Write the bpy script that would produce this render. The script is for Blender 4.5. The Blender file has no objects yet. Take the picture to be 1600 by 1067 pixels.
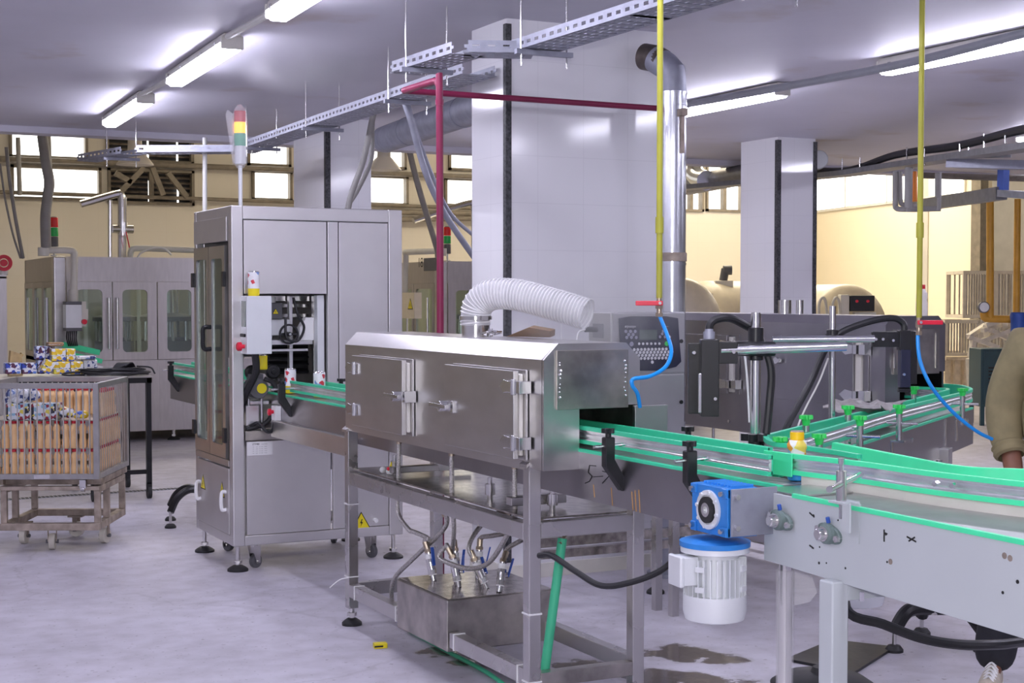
import bpy, bmesh, math, random
from mathutils import Vector, Matrix
random.seed(7)
C = bpy.context.scene.collection
PI = math.pi
V = Vector

# ------------------------------------------------------------------ camera (pixels of the 1600x1067 photograph)
FPX, EYE, YAW, PITCH, HORIZON = 2350.0, 1.62, math.radians(26.66), math.radians(2.2), 465.0
CYP = HORIZON + FPX * math.tan(PITCH)
FWD = V((math.sin(YAW)*math.cos(PITCH), math.cos(YAW)*math.cos(PITCH), -math.sin(PITCH)))
RGT = V((math.cos(YAW), -math.sin(YAW), 0))
UPV = V((math.sin(YAW)*math.sin(PITCH), math.cos(YAW)*math.sin(PITCH), math.cos(PITCH)))
def ray(px, py): return FWD + RGT*((px-800)/FPX) + UPV*(-(py-CYP)/FPX)
def _on(ax, v, px, py):
    r = ray(px, py); o = V((0, 0, EYE)); return o + r*((v-o[ax])/r[ax])
def pX(v, px, py): return _on(0, v, px, py)      # point of the plane X=v seen at that place of the photograph
def pY(v, px, py): return _on(1, v, px, py)
def pZ(v, px, py): return _on(2, v, px, py)
def pD(d, px, py): return V((0, 0, EYE)) + ray(px, py)*d
cam = bpy.data.cameras.new('camera'); camo = bpy.data.objects.new('camera', cam); C.objects.link(camo)
camo.location = (0, 0, EYE); camo.rotation_euler = (PI/2-PITCH, 0, -YAW)
cam.sensor_width = 36; cam.lens = FPX*36/1600; cam.shift_y = (CYP-533.5)/1600; cam.clip_start = .05; cam.clip_end = 200
bpy.context.scene.camera = camo

# ------------------------------------------------------------------ materials
def nt(name):
    m = bpy.data.materials.new(name); m.use_nodes = True
    n = m.node_tree.nodes; l = m.node_tree.links
    return m, n, l, n['Principled BSDF']
def mat(name, col, rough=.5, metal=0, noise=.06, scale=8, bump=0, stretch=None, emit=None, estr=0, alpha=1, trans=0, ior=1.45, coat=0, spec=None):
    m, n, l, b = nt(name)
    b.inputs['Roughness'].default_value = rough; b.inputs['Metallic'].default_value = metal
    b.inputs['IOR'].default_value = ior; b.inputs['Coat Weight'].default_value = coat
    b.inputs['Transmission Weight'].default_value = trans; b.inputs['Alpha'].default_value = alpha
    if spec is not None: b.inputs['Specular IOR Level'].default_value = spec
    if emit: b.inputs['Emission Color'].default_value = (*emit, 1); b.inputs['Emission Strength'].default_value = estr
    tc = n.new('ShaderNodeTexCoord'); mp = n.new('ShaderNodeMapping'); tx = n.new('ShaderNodeTexNoise')
    l.new(tc.outputs['Object'], mp.inputs[0]); l.new(mp.outputs[0], tx.inputs[0])
    if stretch: mp.inputs['Scale'].default_value = stretch
    tx.inputs['Scale'].default_value = scale; tx.inputs['Detail'].default_value = 4
    rp = n.new('ShaderNodeValToRGB'); l.new(tx.outputs[0], rp.inputs[0])
    rp.color_ramp.elements[0].position = .3; rp.color_ramp.elements[1].position = .7
    rp.color_ramp.elements[0].color = (*[max(0, c*(1-noise)) for c in col], 1)
    rp.color_ramp.elements[1].color = (*[min(1, c*(1+noise)) for c in col], 1)
    l.new(rp.outputs[0], b.inputs['Base Color'])
    if metal:
        mr = n.new('ShaderNodeMapRange'); l.new(tx.outputs[0], mr.inputs[0])
        mr.inputs['To Min'].default_value = max(.03, rough-.03); mr.inputs['To Max'].default_value = rough+.04
        l.new(mr.outputs[0], b.inputs['Roughness'])
    if bump:
        bp = n.new('ShaderNodeBump'); bp.inputs['Strength'].default_value = bump; bp.inputs['Distance'].default_value = .01
        l.new(tx.outputs[0], bp.inputs['Height']); l.new(bp.outputs[0], b.inputs['Normal'])
    return m
def tile_mat(name, col, line, w, h, rough=.12, axis='xz', lw=.004, stain=.05):
    m, n, l, b = nt(name)
    g = n.new('ShaderNodeNewGeometry'); s = n.new('ShaderNodeSeparateXYZ'); l.new(g.outputs['Position'], s.inputs[0])
    a = n.new('ShaderNodeMath'); a.operation = 'ADD'; l.new(s.outputs[0], a.inputs[0]); l.new(s.outputs[1], a.inputs[1])
    def edge(sock, size):
        d = n.new('ShaderNodeMath'); d.operation = 'DIVIDE'; l.new(sock, d.inputs[0]); d.inputs[1].default_value = size
        f = n.new('ShaderNodeMath'); f.operation = 'FRACT'; l.new(d.outputs[0], f.inputs[0])
        c = n.new('ShaderNodeMath'); c.operation = 'LESS_THAN'; l.new(f.outputs[0], c.inputs[0]); c.inputs[1].default_value = lw/size
        return c.outputs[0]
    mx = n.new('ShaderNodeMath'); mx.operation = 'MAXIMUM'; l.new(edge(a.outputs[0], w), mx.inputs[0]); l.new(edge(s.outputs[2], h), mx.inputs[1])
    tx = n.new('ShaderNodeTexNoise'); tx.inputs['Scale'].default_value = 2.2; l.new(g.outputs['Position'], tx.inputs[0])
    rp = n.new('ShaderNodeValToRGB'); l.new(tx.outputs[0], rp.inputs[0])
    rp.color_ramp.elements[0].color = (*[c*(1-stain) for c in col], 1); rp.color_ramp.elements[1].color = (*col, 1)
    mi = n.new('ShaderNodeMix'); mi.data_type = 'RGBA'; l.new(mx.outputs[0], mi.inputs[0]); l.new(rp.outputs[0], mi.inputs[6]); mi.inputs[7].default_value = (*line, 1)
    l.new(mi.outputs[2], b.inputs['Base Color']); b.inputs['Roughness'].default_value = rough
    return m
def print_mat(name, cols, scale=14, rough=.35):
    # a printed wrapper: hard-edged blotches of a few inks
    m, n, l, b = nt(name)
    tc = n.new('ShaderNodeTexCoord'); tx = n.new('ShaderNodeTexVoronoi'); tx.inputs['Scale'].default_value = scale
    l.new(tc.outputs['Object'], tx.inputs[0])
    s = n.new('ShaderNodeSeparateColor'); l.new(tx.outputs['Color'], s.inputs[0])
    rp = n.new('ShaderNodeValToRGB'); rp.color_ramp.interpolation = 'CONSTANT'; l.new(s.outputs[0], rp.inputs[0])
    cr = rp.color_ramp
    while len(cr.elements) < len(cols): cr.elements.new(.5)
    for i, c in enumerate(cols): cr.elements[i].position = i/len(cols); cr.elements[i].color = (*c, 1)
    l.new(rp.outputs[0], b.inputs['Base Color']); b.inputs['Roughness'].default_value = rough
    return m
def lamp_mat(name, col, strength):
    m = bpy.data.materials.new(name); m.use_nodes = True; n = m.node_tree.nodes; l = m.node_tree.links
    n.remove(n['Principled BSDF']); e = n.new('ShaderNodeEmission'); e.inputs[0].default_value = (*col, 1); e.inputs[1].default_value = strength
    l.new(e.outputs[0], n['Material Output'].inputs[0]); return m
def glass_mat(name, tint=(.9, .95, .93), clear=.8, rough=.03):
    m = bpy.data.materials.new(name); m.use_nodes = True; n = m.node_tree.nodes; l = m.node_tree.links
    n.remove(n['Principled BSDF']); t = n.new('ShaderNodeBsdfTransparent'); t.inputs[0].default_value = (*tint, 1)
    g = n.new('ShaderNodeBsdfGlossy'); g.inputs['Roughness'].default_value = rough; g.inputs[0].default_value = (*tint, 1)
    mx = n.new('ShaderNodeMixShader'); mx.inputs[0].default_value = 1-clear
    l.new(t.outputs[0], mx.inputs[1]); l.new(g.outputs[0], mx.inputs[2]); l.new(mx.outputs[0], n['Material Output'].inputs[0]); return m
M = {}
M['steel'] = mat('brushed_steel', (.62, .605, .60), .29, 1, .05, 5, 0, (1, 1, 3))
M['steeldk'] = mat('gray_rolled_steel', (.34, .33, .35), .30, 1, .06, 5)
M['sheet'] = mat('satin_sheet_steel', (.72, .705, .70), .43, 1, .04, 4)
M['steel2'] = mat('polished_steel', (.68, .67, .66), .18, 1, .05, 10)
M['steeldull'] = mat('stained_steel', (.43, .405, .375), .34, 1, .30, 9, .04)
M['steelwet'] = mat('wet_stained_steel', (.40, .37, .33), .22, 1, .45, 22, .06)
M['framesteel'] = mat('tube_steel', (.58, .565, .555), .27, 1, .05, 4)
M['chrome'] = mat('chrome', (.74, .74, .75), .17, 1, .02)
M['alu'] = mat('ribbed_aluminium', (.80, .79, .81), .33, 1, .08, 9)
M['galv'] = mat('galvanised_sheet', (.33, .34, .40), .5, .6, .12, 14)
M['bronze'] = mat('filler_steel', (.50, .475, .47), .36, 1, .06, 5, .0, (6, 6, 1))
M['rust'] = mat('rusty_steel', (.37, .31, .26), .55, .75, .35, 12, .05)
M['gray'] = mat('gray_paint', (.47, .50, .515), .42, 0, .02, 5)
M['graydk'] = mat('dark_gray', (.12, .12, .13), .5, 0, .1)
M['black'] = mat('black_plastic', (.013, .013, .015), .35, 0, .1)
M['rubber'] = mat('black_rubber', (.02, .02, .021), .55, 0, .2)
M['green'] = mat('green_guide_plastic', (.045, .60, .33), .38, 0, .05, 6)
M['greenlt'] = mat('light_green_guide_plastic', (.07, .76, .37), .4, 0, .04, 6)
M['greenknob'] = mat('green_knob_plastic', (.03, .60, .10), .35, 0, .05)
M['tubegreen'] = mat('green_hose_plastic', (.06, .50, .27), .45, 0, .06)
M['blue'] = mat('blue_gearbox_paint', (.025, .20, .58), .35, 0, .10, 14, .05)
M['silver'] = mat('silver_paint', (.72, .74, .76), .38, .25, .03)
M['white'] = mat('white_plastic', (.80, .80, .80), .35, 0, .03)
M['offwhite'] = mat('off_white_paint', (.66, .64, .58), .45, 0, .05)
M['cream'] = mat('cream_enamel', (.74, .66, .50), .35, 0, .06)
M['red'] = mat('red_plastic', (.70, .02, .05), .3, 0, .05)
M['redpipe'] = mat('maroon_pipe_paint', (.20, .012, .055), .4, 0, .1)
M['yellowpipe'] = mat('yellow_green_pipe_paint', (.35, .34, .035), .4, 0, .1)
M['orangepipe'] = mat('ochre_pipe_paint', (.62, .32, .04), .45, 0, .1)
M['bluehose'] = mat('blue_hose', (.01, .29, .80), .3, 0, .04)
M['bluepaint'] = mat('blue_paint', (.03, .09, .40), .45, 0, .1)
M['cable'] = mat('black_cable', (.015, .015, .017), .42, 0, .1)
M['graypvc'] = mat('gray_pvc', (.30, .31, .34), .45, 0, .06)
M['whitepvc'] = mat('white_pvc', (.70, .70, .66), .4, 0, .04)
M['teal'] = mat('dark_teal_paint', (.03, .075, .09), .45, 0, .08)
M['wood'] = mat('pale_timber', (.62, .52, .38), .65, 0, .18, 12)
M['cardboard'] = mat('brown_cardboard', (.32, .20, .10), .8, 0, .15)
M['rag'] = mat('gray_rag', (.36, .34, .33), .9, 0, .25, 20, .4)
M['belt'] = mat('steel_slat_belt', (.40, .38, .38), .36, .8, .14, 12, .04)
M['yellow'] = mat('yellow_print', (.82, .68, .02), .4, 0, .05)
M['yellowcap'] = mat('yellow_cap_plastic', (.92, .55, .01), .35, 0, .03)
M['orange'] = mat('orange_plastic', (.80, .25, .03), .4, 0, .05)
M['juice'] = mat('peach_juice_bottle', (.84, .55, .28), .28, 0, .05)
M['redcap'] = mat('red_cap_plastic', (.55, .015, .03), .35, 0, .05)
M['paper'] = mat('paper', (.74, .74, .74), .6, 0, .05)
M['ink'] = mat('black_ink', (.01, .01, .01), .6, 0, .0)
M['screen'] = mat('display_glass', (.10, .13, .12), .1, 0, .05)
M['keycap'] = mat('key_caps', (.62, .62, .66), .4, 0, .04)
M['panelblue'] = mat('control_face_navy', (.018, .02, .045), .3, 0, .05)
M['skin'] = mat('skin', (.20, .085, .05), .5, 0, .12, 12)
M['khaki'] = mat('khaki_cloth', (.24, .20, .105), .85, 0, .12, 16, .25)
M['trousers'] = mat('dark_cloth', (.03, .03, .035), .9, 0, .15, 16, .2)
M['shoe'] = mat('beige_suede', (.52, .46, .38), .85, 0, .1, 20, .1)
M['hair'] = mat('hair', (.012, .010, .009), .7, 0, .2, 40)
M['darkgap'] = mat('unlit_recess', (.03, .03, .032), .6, 0, .1)
M['copper'] = mat('brass_fitting', (.46, .38, .29), .3, 1, .1)
M['glass'] = glass_mat('door_glass', (.90, .96, .93), .80)
M['glassgreen'] = glass_mat('green_edged_glass', (.90, .97, .93), .88)
M['film'] = mat('cloudy_film', (.86, .85, .87), .25, 0, .03, alpha=.26)
M['flexduct'] = None
M['boxblue'] = print_mat('blue_printed_wrap', [(.03, .06, .38), (.55, .62, .80), (.02, .02, .07), (.10, .22, .62), (.75, .76, .82), (.09, .02, .06)], 42)
M['boxyellow'] = print_mat('yellow_printed_wrap', [(.80, .52, .03), (.85, .62, .05), (.70, .72, .80), (.06, .12, .50), (.80, .80, .82), (.80, .70, .08)], 34)
M['boxwhite'] = print_mat('white_printed_wrap', [(.70, .72, .78), (.20, .28, .50), (.60, .62, .66), (.05, .07, .22), (.78, .78, .82)], 44)
M['boxmulti'] = print_mat('mixed_printed_wrap', [(.70, .70, .74), (.30, .03, .05), (.25, .45, .60), (.03, .03, .05), (.72, .60, .10), (.62, .66, .72)], 46)
M['canlabel'] = print_mat('can_label', [(.80, .80, .82), (.78, .76, .78), (.60, .04, .06), (.82, .82, .84), (.80, .80, .80), (.20, .30, .58), (.78, .79, .82)], 44)
M['tubelight'] = lamp_mat('fluorescent_tube', (.84, .82, 1.0), 34)
# ------------------------------------------------------------------ mesh builder
class MB:
    def __init__(s): s.v = []; s.f = []; s.m = []; s.mi = 0
    def _add(s, vs, fs):
        b = len(s.v); s.v += [V(p) for p in vs]; s.f += [tuple(b+i for i in f) for f in fs]; s.m += [s.mi]*len(fs); return s
    def mat(s, i): s.mi = i; return s
    def box(s, a, b):
        x0, x1 = sorted((a[0], b[0])); y0, y1 = sorted((a[1], b[1])); z0, z1 = sorted((a[2], b[2]))
        return s._add([(x0,y0,z0),(x1,y0,z0),(x1,y1,z0),(x0,y1,z0),(x0,y0,z1),(x1,y0,z1),(x1,y1,z1),(x0,y1,z1)],
            [(0,3,2,1),(4,5,6,7),(0,1,5,4),(1,2,6,5),(2,3,7,6),(3,0,4,7)])
    def cb(s, c, d):
        return s.box([c[i]-d[i]/2 for i in range(3)], [c[i]+d[i]/2 for i in range(3)])
    def ob(s, c, ax, ay, az, d):
        # oriented box: centre, three axes, sizes
        c = V(c); ax = V(ax).normalized()*d[0]/2; ay = V(ay).normalized()*d[1]/2; az = V(az).normalized()*d[2]/2
        P = [c+ax*i+ay*j+az*k for k in (-1, 1) for i, j in ((-1,-1),(1,-1),(1,1),(-1,1))]
        return s._add(P, [(0,3,2,1),(4,5,6,7),(0,1,5,4),(1,2,6,5),(2,3,7,6),(3,0,4,7)])
    def bar(s, p, q, w, h=None, up=(0, 0, 1)):
        # rectangular bar from p to q, w across, h along up
        p = V(p); q = V(q); h = h or w; d = (q-p); L = d.length; d.normalize(); u = V(up)
        if abs(d.dot(u)) > .98: u = V((0, 1, 0))
        r = d.cross(u).normalized(); u = r.cross(d)
        return s.ob((p+q)/2, d, r, u, (L, w, h))
    def cyl(s, p, q, r0, r1=None, n=16, cap=True):
        p = V(p); q = V(q); r1 = r0 if r1 is None else r1; d = (q-p).normalized()
        u = d.orthogonal().normalized(); w = d.cross(u)
        vs = []
        for c, r in ((p, r0), (q, r1)):
            for i in range(n):
                a = 2*PI*i/n; vs.append(c+u*(r*math.cos(a))+w*(r*math.sin(a)))
        fs = [(i, (i+1) % n, n+(i+1) % n, n+i) for i in range(n)]
        if cap: fs += [tuple(range(n-1, -1, -1)), tuple(range(n, 2*n))]
        return s._add(vs, fs)
    def ring(s, c, axis, ro, ri, t, n=24):
        # flat washer of thickness t centred at c
        c = V(c); d = V(axis).normalized(); u = d.orthogonal().normalized(); w = d.cross(u); vs = []
        for k, r in ((-.5, ro), (.5, ro), (.5, ri), (-.5, ri)):
            for i in range(n):
                a = 2*PI*i/n; vs.append(c+d*(t*k)+u*(r*math.cos(a))+w*(r*math.sin(a)))
        fs = []
        for k in range(4):
            for i in range(n): fs.append((k*n+i, k*n+(i+1) % n, ((k+1) % 4)*n+(i+1) % n, ((k+1) % 4)*n+i))
        return s._add(vs, fs)
    def lathe(s, prof, c=(0, 0, 0), axis=(0, 0, 1), n=20, cap=True):
        # prof: (radius, height) pairs along axis
        c = V(c); d = V(axis).normalized(); u = d.orthogonal().normalized(); w = d.cross(u); vs = []
        for r, h in prof:
            for i in range(n):
                a = 2*PI*i/n; vs.append(c+d*h+u*(max(r, 1e-5)*math.cos(a))+w*(max(r, 1e-5)*math.sin(a)))
        fs = []
        for k in range(len(prof)-1):
            for i in range(n): fs.append((k*n+i, k*n+(i+1) % n, (k+1)*n+(i+1) % n, (k+1)*n+i))
        if cap: fs += [tuple(range(n-1, -1, -1)), tuple(range((len(prof)-1)*n, len(prof)*n))]
        return s._add(vs, fs)
    def prism(s, poly, d):
        # polygon extruded by vector d
        d = V(d); P = [V(p) for p in poly]; n = len(P)
        return s._add(P+[p+d for p in P], [tuple(range(n-1, -1, -1)), tuple(range(n, 2*n))]+[(i, (i+1) % n, n+(i+1) % n, n+i) for i in range(n)])
    def tube(s, path, r, n=10, smooth=6, cap=True, radii=None):
        P = smooth_path(path, smooth) if smooth else [V(p) for p in path]
        return s._sweep(P, [(r*math.cos(2*PI*i/n), r*math.sin(2*PI*i/n)) for i in range(n)], cap, radii)
    def _sweep(s, P, prof, cap=True, scale=None, up=None):
        n = len(prof); vs = []
        T = [(P[min(i+1, len(P)-1)]-P[max(i-1, 0)]).normalized() for i in range(len(P))]
        u = (V(up) if up else T[0].orthogonal()).normalized()
        for i, p in enumerate(P):
            t = T[i]
            if up: r = t.cross(V(up)).normalized(); uu = r.cross(t)
            else:
                u = (u-t*u.dot(t)).normalized(); uu = u; r = t.cross(u)
            k = scale[i] if scale else 1
            vs += [p+r*(a*k)+uu*(b*k) for a, b in prof]
        fs = []
        for k in range(len(P)-1):
            for i in range(n): fs.append((k*n+i, k*n+(i+1) % n, (k+1)*n+(i+1) % n, (k+1)*n+i))
        if cap: fs += [tuple(range(n-1, -1, -1)), tuple(range((len(P)-1)*n, len(P)*n))]
        return s._add(vs, fs)
    def strip(s, path, prof, smooth=6):
        # sweep a cross-section (side, up) along a horizontal path, kept upright
        P = smooth_path(path, smooth) if smooth else [V(p) for p in path]
        return s._sweep(P, prof, True, None, (0, 0, 1))
    def ball(s, c, r, n=12, sz=1):
        c = V(c); return s.lathe([(r*math.sin(PI*k/n), -r*sz*math.cos(PI*k/n)) for k in range(n+1)], c, (0, 0, 1), 2*n, False)
    def rrect(s, c, ax, ay, w, h, rad, d, n=4):
        # rounded rectangle panel: centre, width axis, height axis, extruded by d
        c = V(c); ax = V(ax).normalized(); ay = V(ay).normalized(); P = []
        for qx, qy, a0 in ((1, 1, 0), (-1, 1, 90), (-1, -1, 180), (1, -1, 270)):
            for k in range(n+1):
                a = math.radians(a0+90*k/n)
                P.append(c+ax*(qx*(w/2-rad)+rad*math.cos(a))+ay*(qy*(h/2-rad)+rad*math.sin(a)))
        return s.prism(P, d)
    def frame(s, c, ax, ay, w, h, iw, ih, rad, d, n=4):
        # rectangular plate (w x h) with a rounded opening (iw x ih), extruded by d
        c = V(c); ax = V(ax).normalized(); ay = V(ay).normalized(); d = V(d); I = []; O = []
        for qx, qy, a0 in ((1, 1, 0), (-1, 1, 90), (-1, -1, 180), (1, -1, 270)):
            for k in range(n+1):
                a = math.radians(a0+90*k/n)
                I.append(c+ax*(qx*(iw/2-rad)+rad*math.cos(a))+ay*(qy*(ih/2-rad)+rad*math.sin(a)))
                O.append(c+ax*(qx*w/2)+ay*(qy*h/2))
        N = len(I); vs = O+I+[p+d for p in O]+[p+d for p in I]; fs = []
        for i in range(N):
            j = (i+1) % N
            fs += [(i, j, N+j, N+i), (2*N+i, 3*N+i, 3*N+j, 2*N+j), (i, 2*N+i, 2*N+j, j), (N+i, N+j, 3*N+j, 3*N+i)]
        return s._add(vs, fs)
    def build(s, name, m, parent=None, bevel=0, local=False, smooth=True, recalc=True):
        me = bpy.data.meshes.new(name)
        off = V((0, 0, 0))
        if parent is not None and not local:
            r = parent
            while r.parent is not None: r = r.parent
            if not r.get('_local'): off = r.location.copy()
        bm = bmesh.new(); bv = [bm.verts.new(p-off) for p in s.v]
        for f, mi in zip(s.f, s.m):
            try: fc = bm.faces.new([bv[i] for i in f]); fc.material_index = mi
            except ValueError: pass
        if recalc: bmesh.ops.recalc_face_normals(bm, faces=bm.faces)
        bm.to_mesh(me); bm.free()
        for x in (m if isinstance(m, (list, tuple)) else [m]): me.materials.append(M[x] if isinstance(x, str) else x)
        if smooth:
            me.polygons.foreach_set('use_smooth', [True]*len(me.polygons)); me.set_sharp_from_angle(angle=math.radians(35))
        o = bpy.data.objects.new(name, me); C.objects.link(o)
        if parent is not None: o.parent = parent
        if bevel:
            b = o.modifiers.new('bevel', 'BEVEL'); b.width = bevel; b.segments = 2; b.limit_method = 'ANGLE'; b.angle_limit = math.radians(40)
            b.harden_normals = True
        return o
def smooth_path(P, k=6):
    P = [V(p) for p in P]
    if len(P) < 3: return P
    Q = [P[0]*2-P[1]]+P+[P[-1]*2-P[-2]]; out = []
    for i in range(1, len(Q)-2):
        a, b, c, d = Q[i-1:i+3]
        for j in range(k):
            t = j/k
            out.append(.5*((2*b)+(c-a)*t+(2*a-5*b+4*c-d)*t*t+(3*b-a-3*c+d)*t**3))
    out.append(P[-1]); return out
def thing(name, label, cat, loc=(0, 0, 0), rotz=0, group=None, local=False):
    o = bpy.data.objects.new(name, None); C.objects.link(o); o.location = loc; o.rotation_euler = (0, 0, rotz); o.empty_display_size = .1
    o['label'] = label; o['category'] = cat
    if group: o['group'] = group
    if local or rotz: o['_local'] = 1
    return o
def solo(name, mb, m, label, cat, group=None, kind=None, loc=None, bevel=0, **k):
    # a thing that is a single mesh; its origin goes to the middle of its base
    lo = V([min(p[i] for p in mb.v) for i in range(3)]); hi = V([max(p[i] for p in mb.v) for i in range(3)])
    c = V(((lo.x+hi.x)/2, (lo.y+hi.y)/2, lo.z)); mb.v = [p-c for p in mb.v]
    o = mb.build(name, m, None, bevel, **k); o.location = c
    o['label'] = label; o['category'] = cat
    if group: o['group'] = group
    if kind: o['kind'] = kind
    return o
def struct(name, mb, m, parent=None, **k):
    o = mb.build(name, m, parent, **k)
    if parent is None: o['kind'] = 'structure'
    return o
def copy_tree(src, loc=None, rotz=None, label=None, parent=None):
    o = src.copy(); C.objects.link(o)
    if parent is not None: o.parent = parent
    if loc is not None: o.location = loc
    if rotz is not None: o.rotation_euler = (0, 0, rotz)
    if label: o['label'] = label
    for ch in list(src.children): copy_tree(ch, parent=o)
    return o
def text(name, body, size, loc, right, up, m, parent=None, depth=.0006):
    # lettering standing at loc (centre), running along 'right', upright along 'up'
    cu = bpy.data.curves.new(name, 'FONT'); cu.body = body; cu.size = size; cu.align_x = 'CENTER'; cu.align_y = 'CENTER'; cu.extrude = depth
    cu.materials.append(M[m]); o = bpy.data.objects.new(name, cu); C.objects.link(o)
    r = V(right).normalized(); u = V(up).normalized(); n = r.cross(u)
    mw = Matrix((( r.x, u.x, n.x, loc[0]), (r.y, u.y, n.y, loc[1]), (r.z, u.z, n.z, loc[2]), (0, 0, 0, 1)))
    if parent is not None:
        rt = parent
        while rt.parent is not None: rt = rt.parent
        if not rt.get('_local'): mw = Matrix.Translation(-rt.location) @ mw
        o.parent = parent
    bpy.context.view_layer.update()
    me = bpy.data.meshes.new_from_object(o.evaluated_get(bpy.context.evaluated_depsgraph_get()))
    q = bpy.data.objects.new(name, me); C.objects.link(q); bpy.data.objects.remove(o); q.name = name
    if parent is not None: q.parent = parent
    q.matrix_local = mw
    return q
XA, YA, ZA = V((1, 0, 0)), V((0, 1, 0)), V((0, 0, 1))
def warning_sign(parent, c, right, up, size, out, bolt=True):
    # yellow triangle with a black border and a bolt
    c = V(c); r = V(right); u = V(up); o = V(out)
    tri = lambda k: [c+r*(-k*.5*size)+u*(-k*.36*size), c+r*(k*.5*size)+u*(-k*.36*size), c+u*(k*.5*size)]
    a = MB(); a.mat(0).prism(tri(1.0), o*.0015); a.mat(1).prism([p+o*.0015 for p in tri(.84)], o*.0008)
    z = [(.03, .26), (-.10, -.02), (-.01, -.02), (-.05, -.26), (.12, .06), (.02, .06), (.09, .26)]
    if bolt: a.mat(0).prism([c+r*(x*size*.72)+u*(y*size*.72-.05*size)+o*.0023 for x, y in z], o*.0006)
    else: a.mat(0).prism([c+r*(x*size)+u*(y*size)+o*.0023 for x, y in ((-.05, .15), (.05, .15), (.02, -.18), (-.02, -.18))], o*.0006)
    return a.build('warning_sign', ['ink', 'yellow'], parent)
# ------------------------------------------------------------------ the setting
ZC, YEDGE, YB, ZR = 3.2, 14.7, 27.0, 6.2
def floor_mat():
    m, n, l, b = nt('concrete_floor')
    g = n.new('ShaderNodeNewGeometry')
    def noise(sc, det=6):
        t = n.new('ShaderNodeTexNoise'); t.inputs['Scale'].default_value = sc; t.inputs['Detail'].default_value = det; l.new(g.outputs['Position'], t.inputs[0]); return t.outputs[0]
    def ramp(s, p0, p1, c0, c1):
        r = n.new('ShaderNodeValToRGB'); l.new(s, r.inputs[0]); e = r.color_ramp.elements
        e[0].position = p0; e[1].position = p1; e[0].color = (*c0, 1); e[1].color = (*c1, 1); return r.outputs[0]
    def mul(a, b_, f=1.0):
        x = n.new('ShaderNodeMix'); x.data_type = 'RGBA'; x.blend_type = 'MULTIPLY'; x.inputs[0].default_value = f; l.new(a, x.inputs[6]); l.new(b_, x.inputs[7]); return x.outputs[2]
    base = ramp(noise(.9), .35, .7, (.45, .43, .48), (.585, .565, .63))
    c = mul(base, ramp(noise(7), .3, .62, (.80, .79, .78), (1, 1, 1)))
    c = mul(c, ramp(noise(34, 3), .27, .36, (.45, .43, .40), (1, 1, 1)), .8)
    nd = n.new('ShaderNodeTexNoise'); nd.inputs['Scale'].default_value = 1.6; nd.inputs['Detail'].default_value = 5; l.new(g.outputs['Position'], nd.inputs[0])
    ad = n.new('ShaderNodeVectorMath'); ad.operation = 'MULTIPLY_ADD'; l.new(nd.outputs['Color'], ad.inputs[0]); ad.inputs[1].default_value = (1.1, 1.1, 0); l.new(g.outputs['Position'], ad.inputs[2])
    vo = n.new('ShaderNodeTexVoronoi'); vo.feature = 'DISTANCE_TO_EDGE'; vo.inputs['Scale'].default_value = .42; l.new(ad.outputs[0], vo.inputs[0])
    c = mul(c, ramp(vo.outputs['Distance'], .002, .009, (.72, .71, .70), (1, 1, 1)), .45)
    # wet, dirty patches around the machine (x, y, radius)
    wet = None
    WET = [(pZ(0, *p), r) for p, r in (((1085, 1075), .55), ((1040, 1060), .35), ((1060, 1020), .33), ((690, 1018), .20), ((720, 1035), .12), ((1130, 1030), .22), ((905, 1040), .25))]
    for (x, y, _z), r in WET:
        d = n.new('ShaderNodeVectorMath'); d.operation = 'DISTANCE'; l.new(g.outputs['Position'], d.inputs[0]); d.inputs[1].default_value = (x, y, 0)
        k = n.new('ShaderNodeMapRange'); l.new(d.outputs['Value'], k.inputs[0]); k.inputs['From Min'].default_value = r; k.inputs['From Max'].default_value = 0
        if wet is None: wet = k.outputs[0]
        else:
            q = n.new('ShaderNodeMath'); q.operation = 'MAXIMUM'; l.new(wet, q.inputs[0]); l.new(k.outputs[0], q.inputs[1]); wet = q.outputs[0]
    q = n.new('ShaderNodeMath'); q.operation = 'MULTIPLY'; l.new(wet, q.inputs[0]); l.new(noise(8, 9), q.inputs[1])
    mask = ramp(q.outputs[0], .20, .30, (0, 0, 0), (1, 1, 1))
    x = n.new('ShaderNodeMix'); x.data_type = 'RGBA'; l.new(mask, x.inputs[0]); l.new(c, x.inputs[6]); x.inputs[7].default_value = (.13, .11, .095, 1)
    l.new(x.outputs[2], b.inputs['Base Color'])
    rr = n.new('ShaderNodeMapRange'); l.new(mask, rr.inputs[0]); rr.inputs['To Min'].default_value = .5; rr.inputs['To Max'].default_value = .12
    l.new(rr.outputs[0], b.inputs['Roughness'])
    bp = n.new('ShaderNodeBump'); bp.inputs['Strength'].default_value = .12; bp.inputs['Distance'].default_value = .01; l.new(noise(11), bp.inputs['Height']); l.new(bp.outputs[0], b.inputs['Normal'])
    return m
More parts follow.
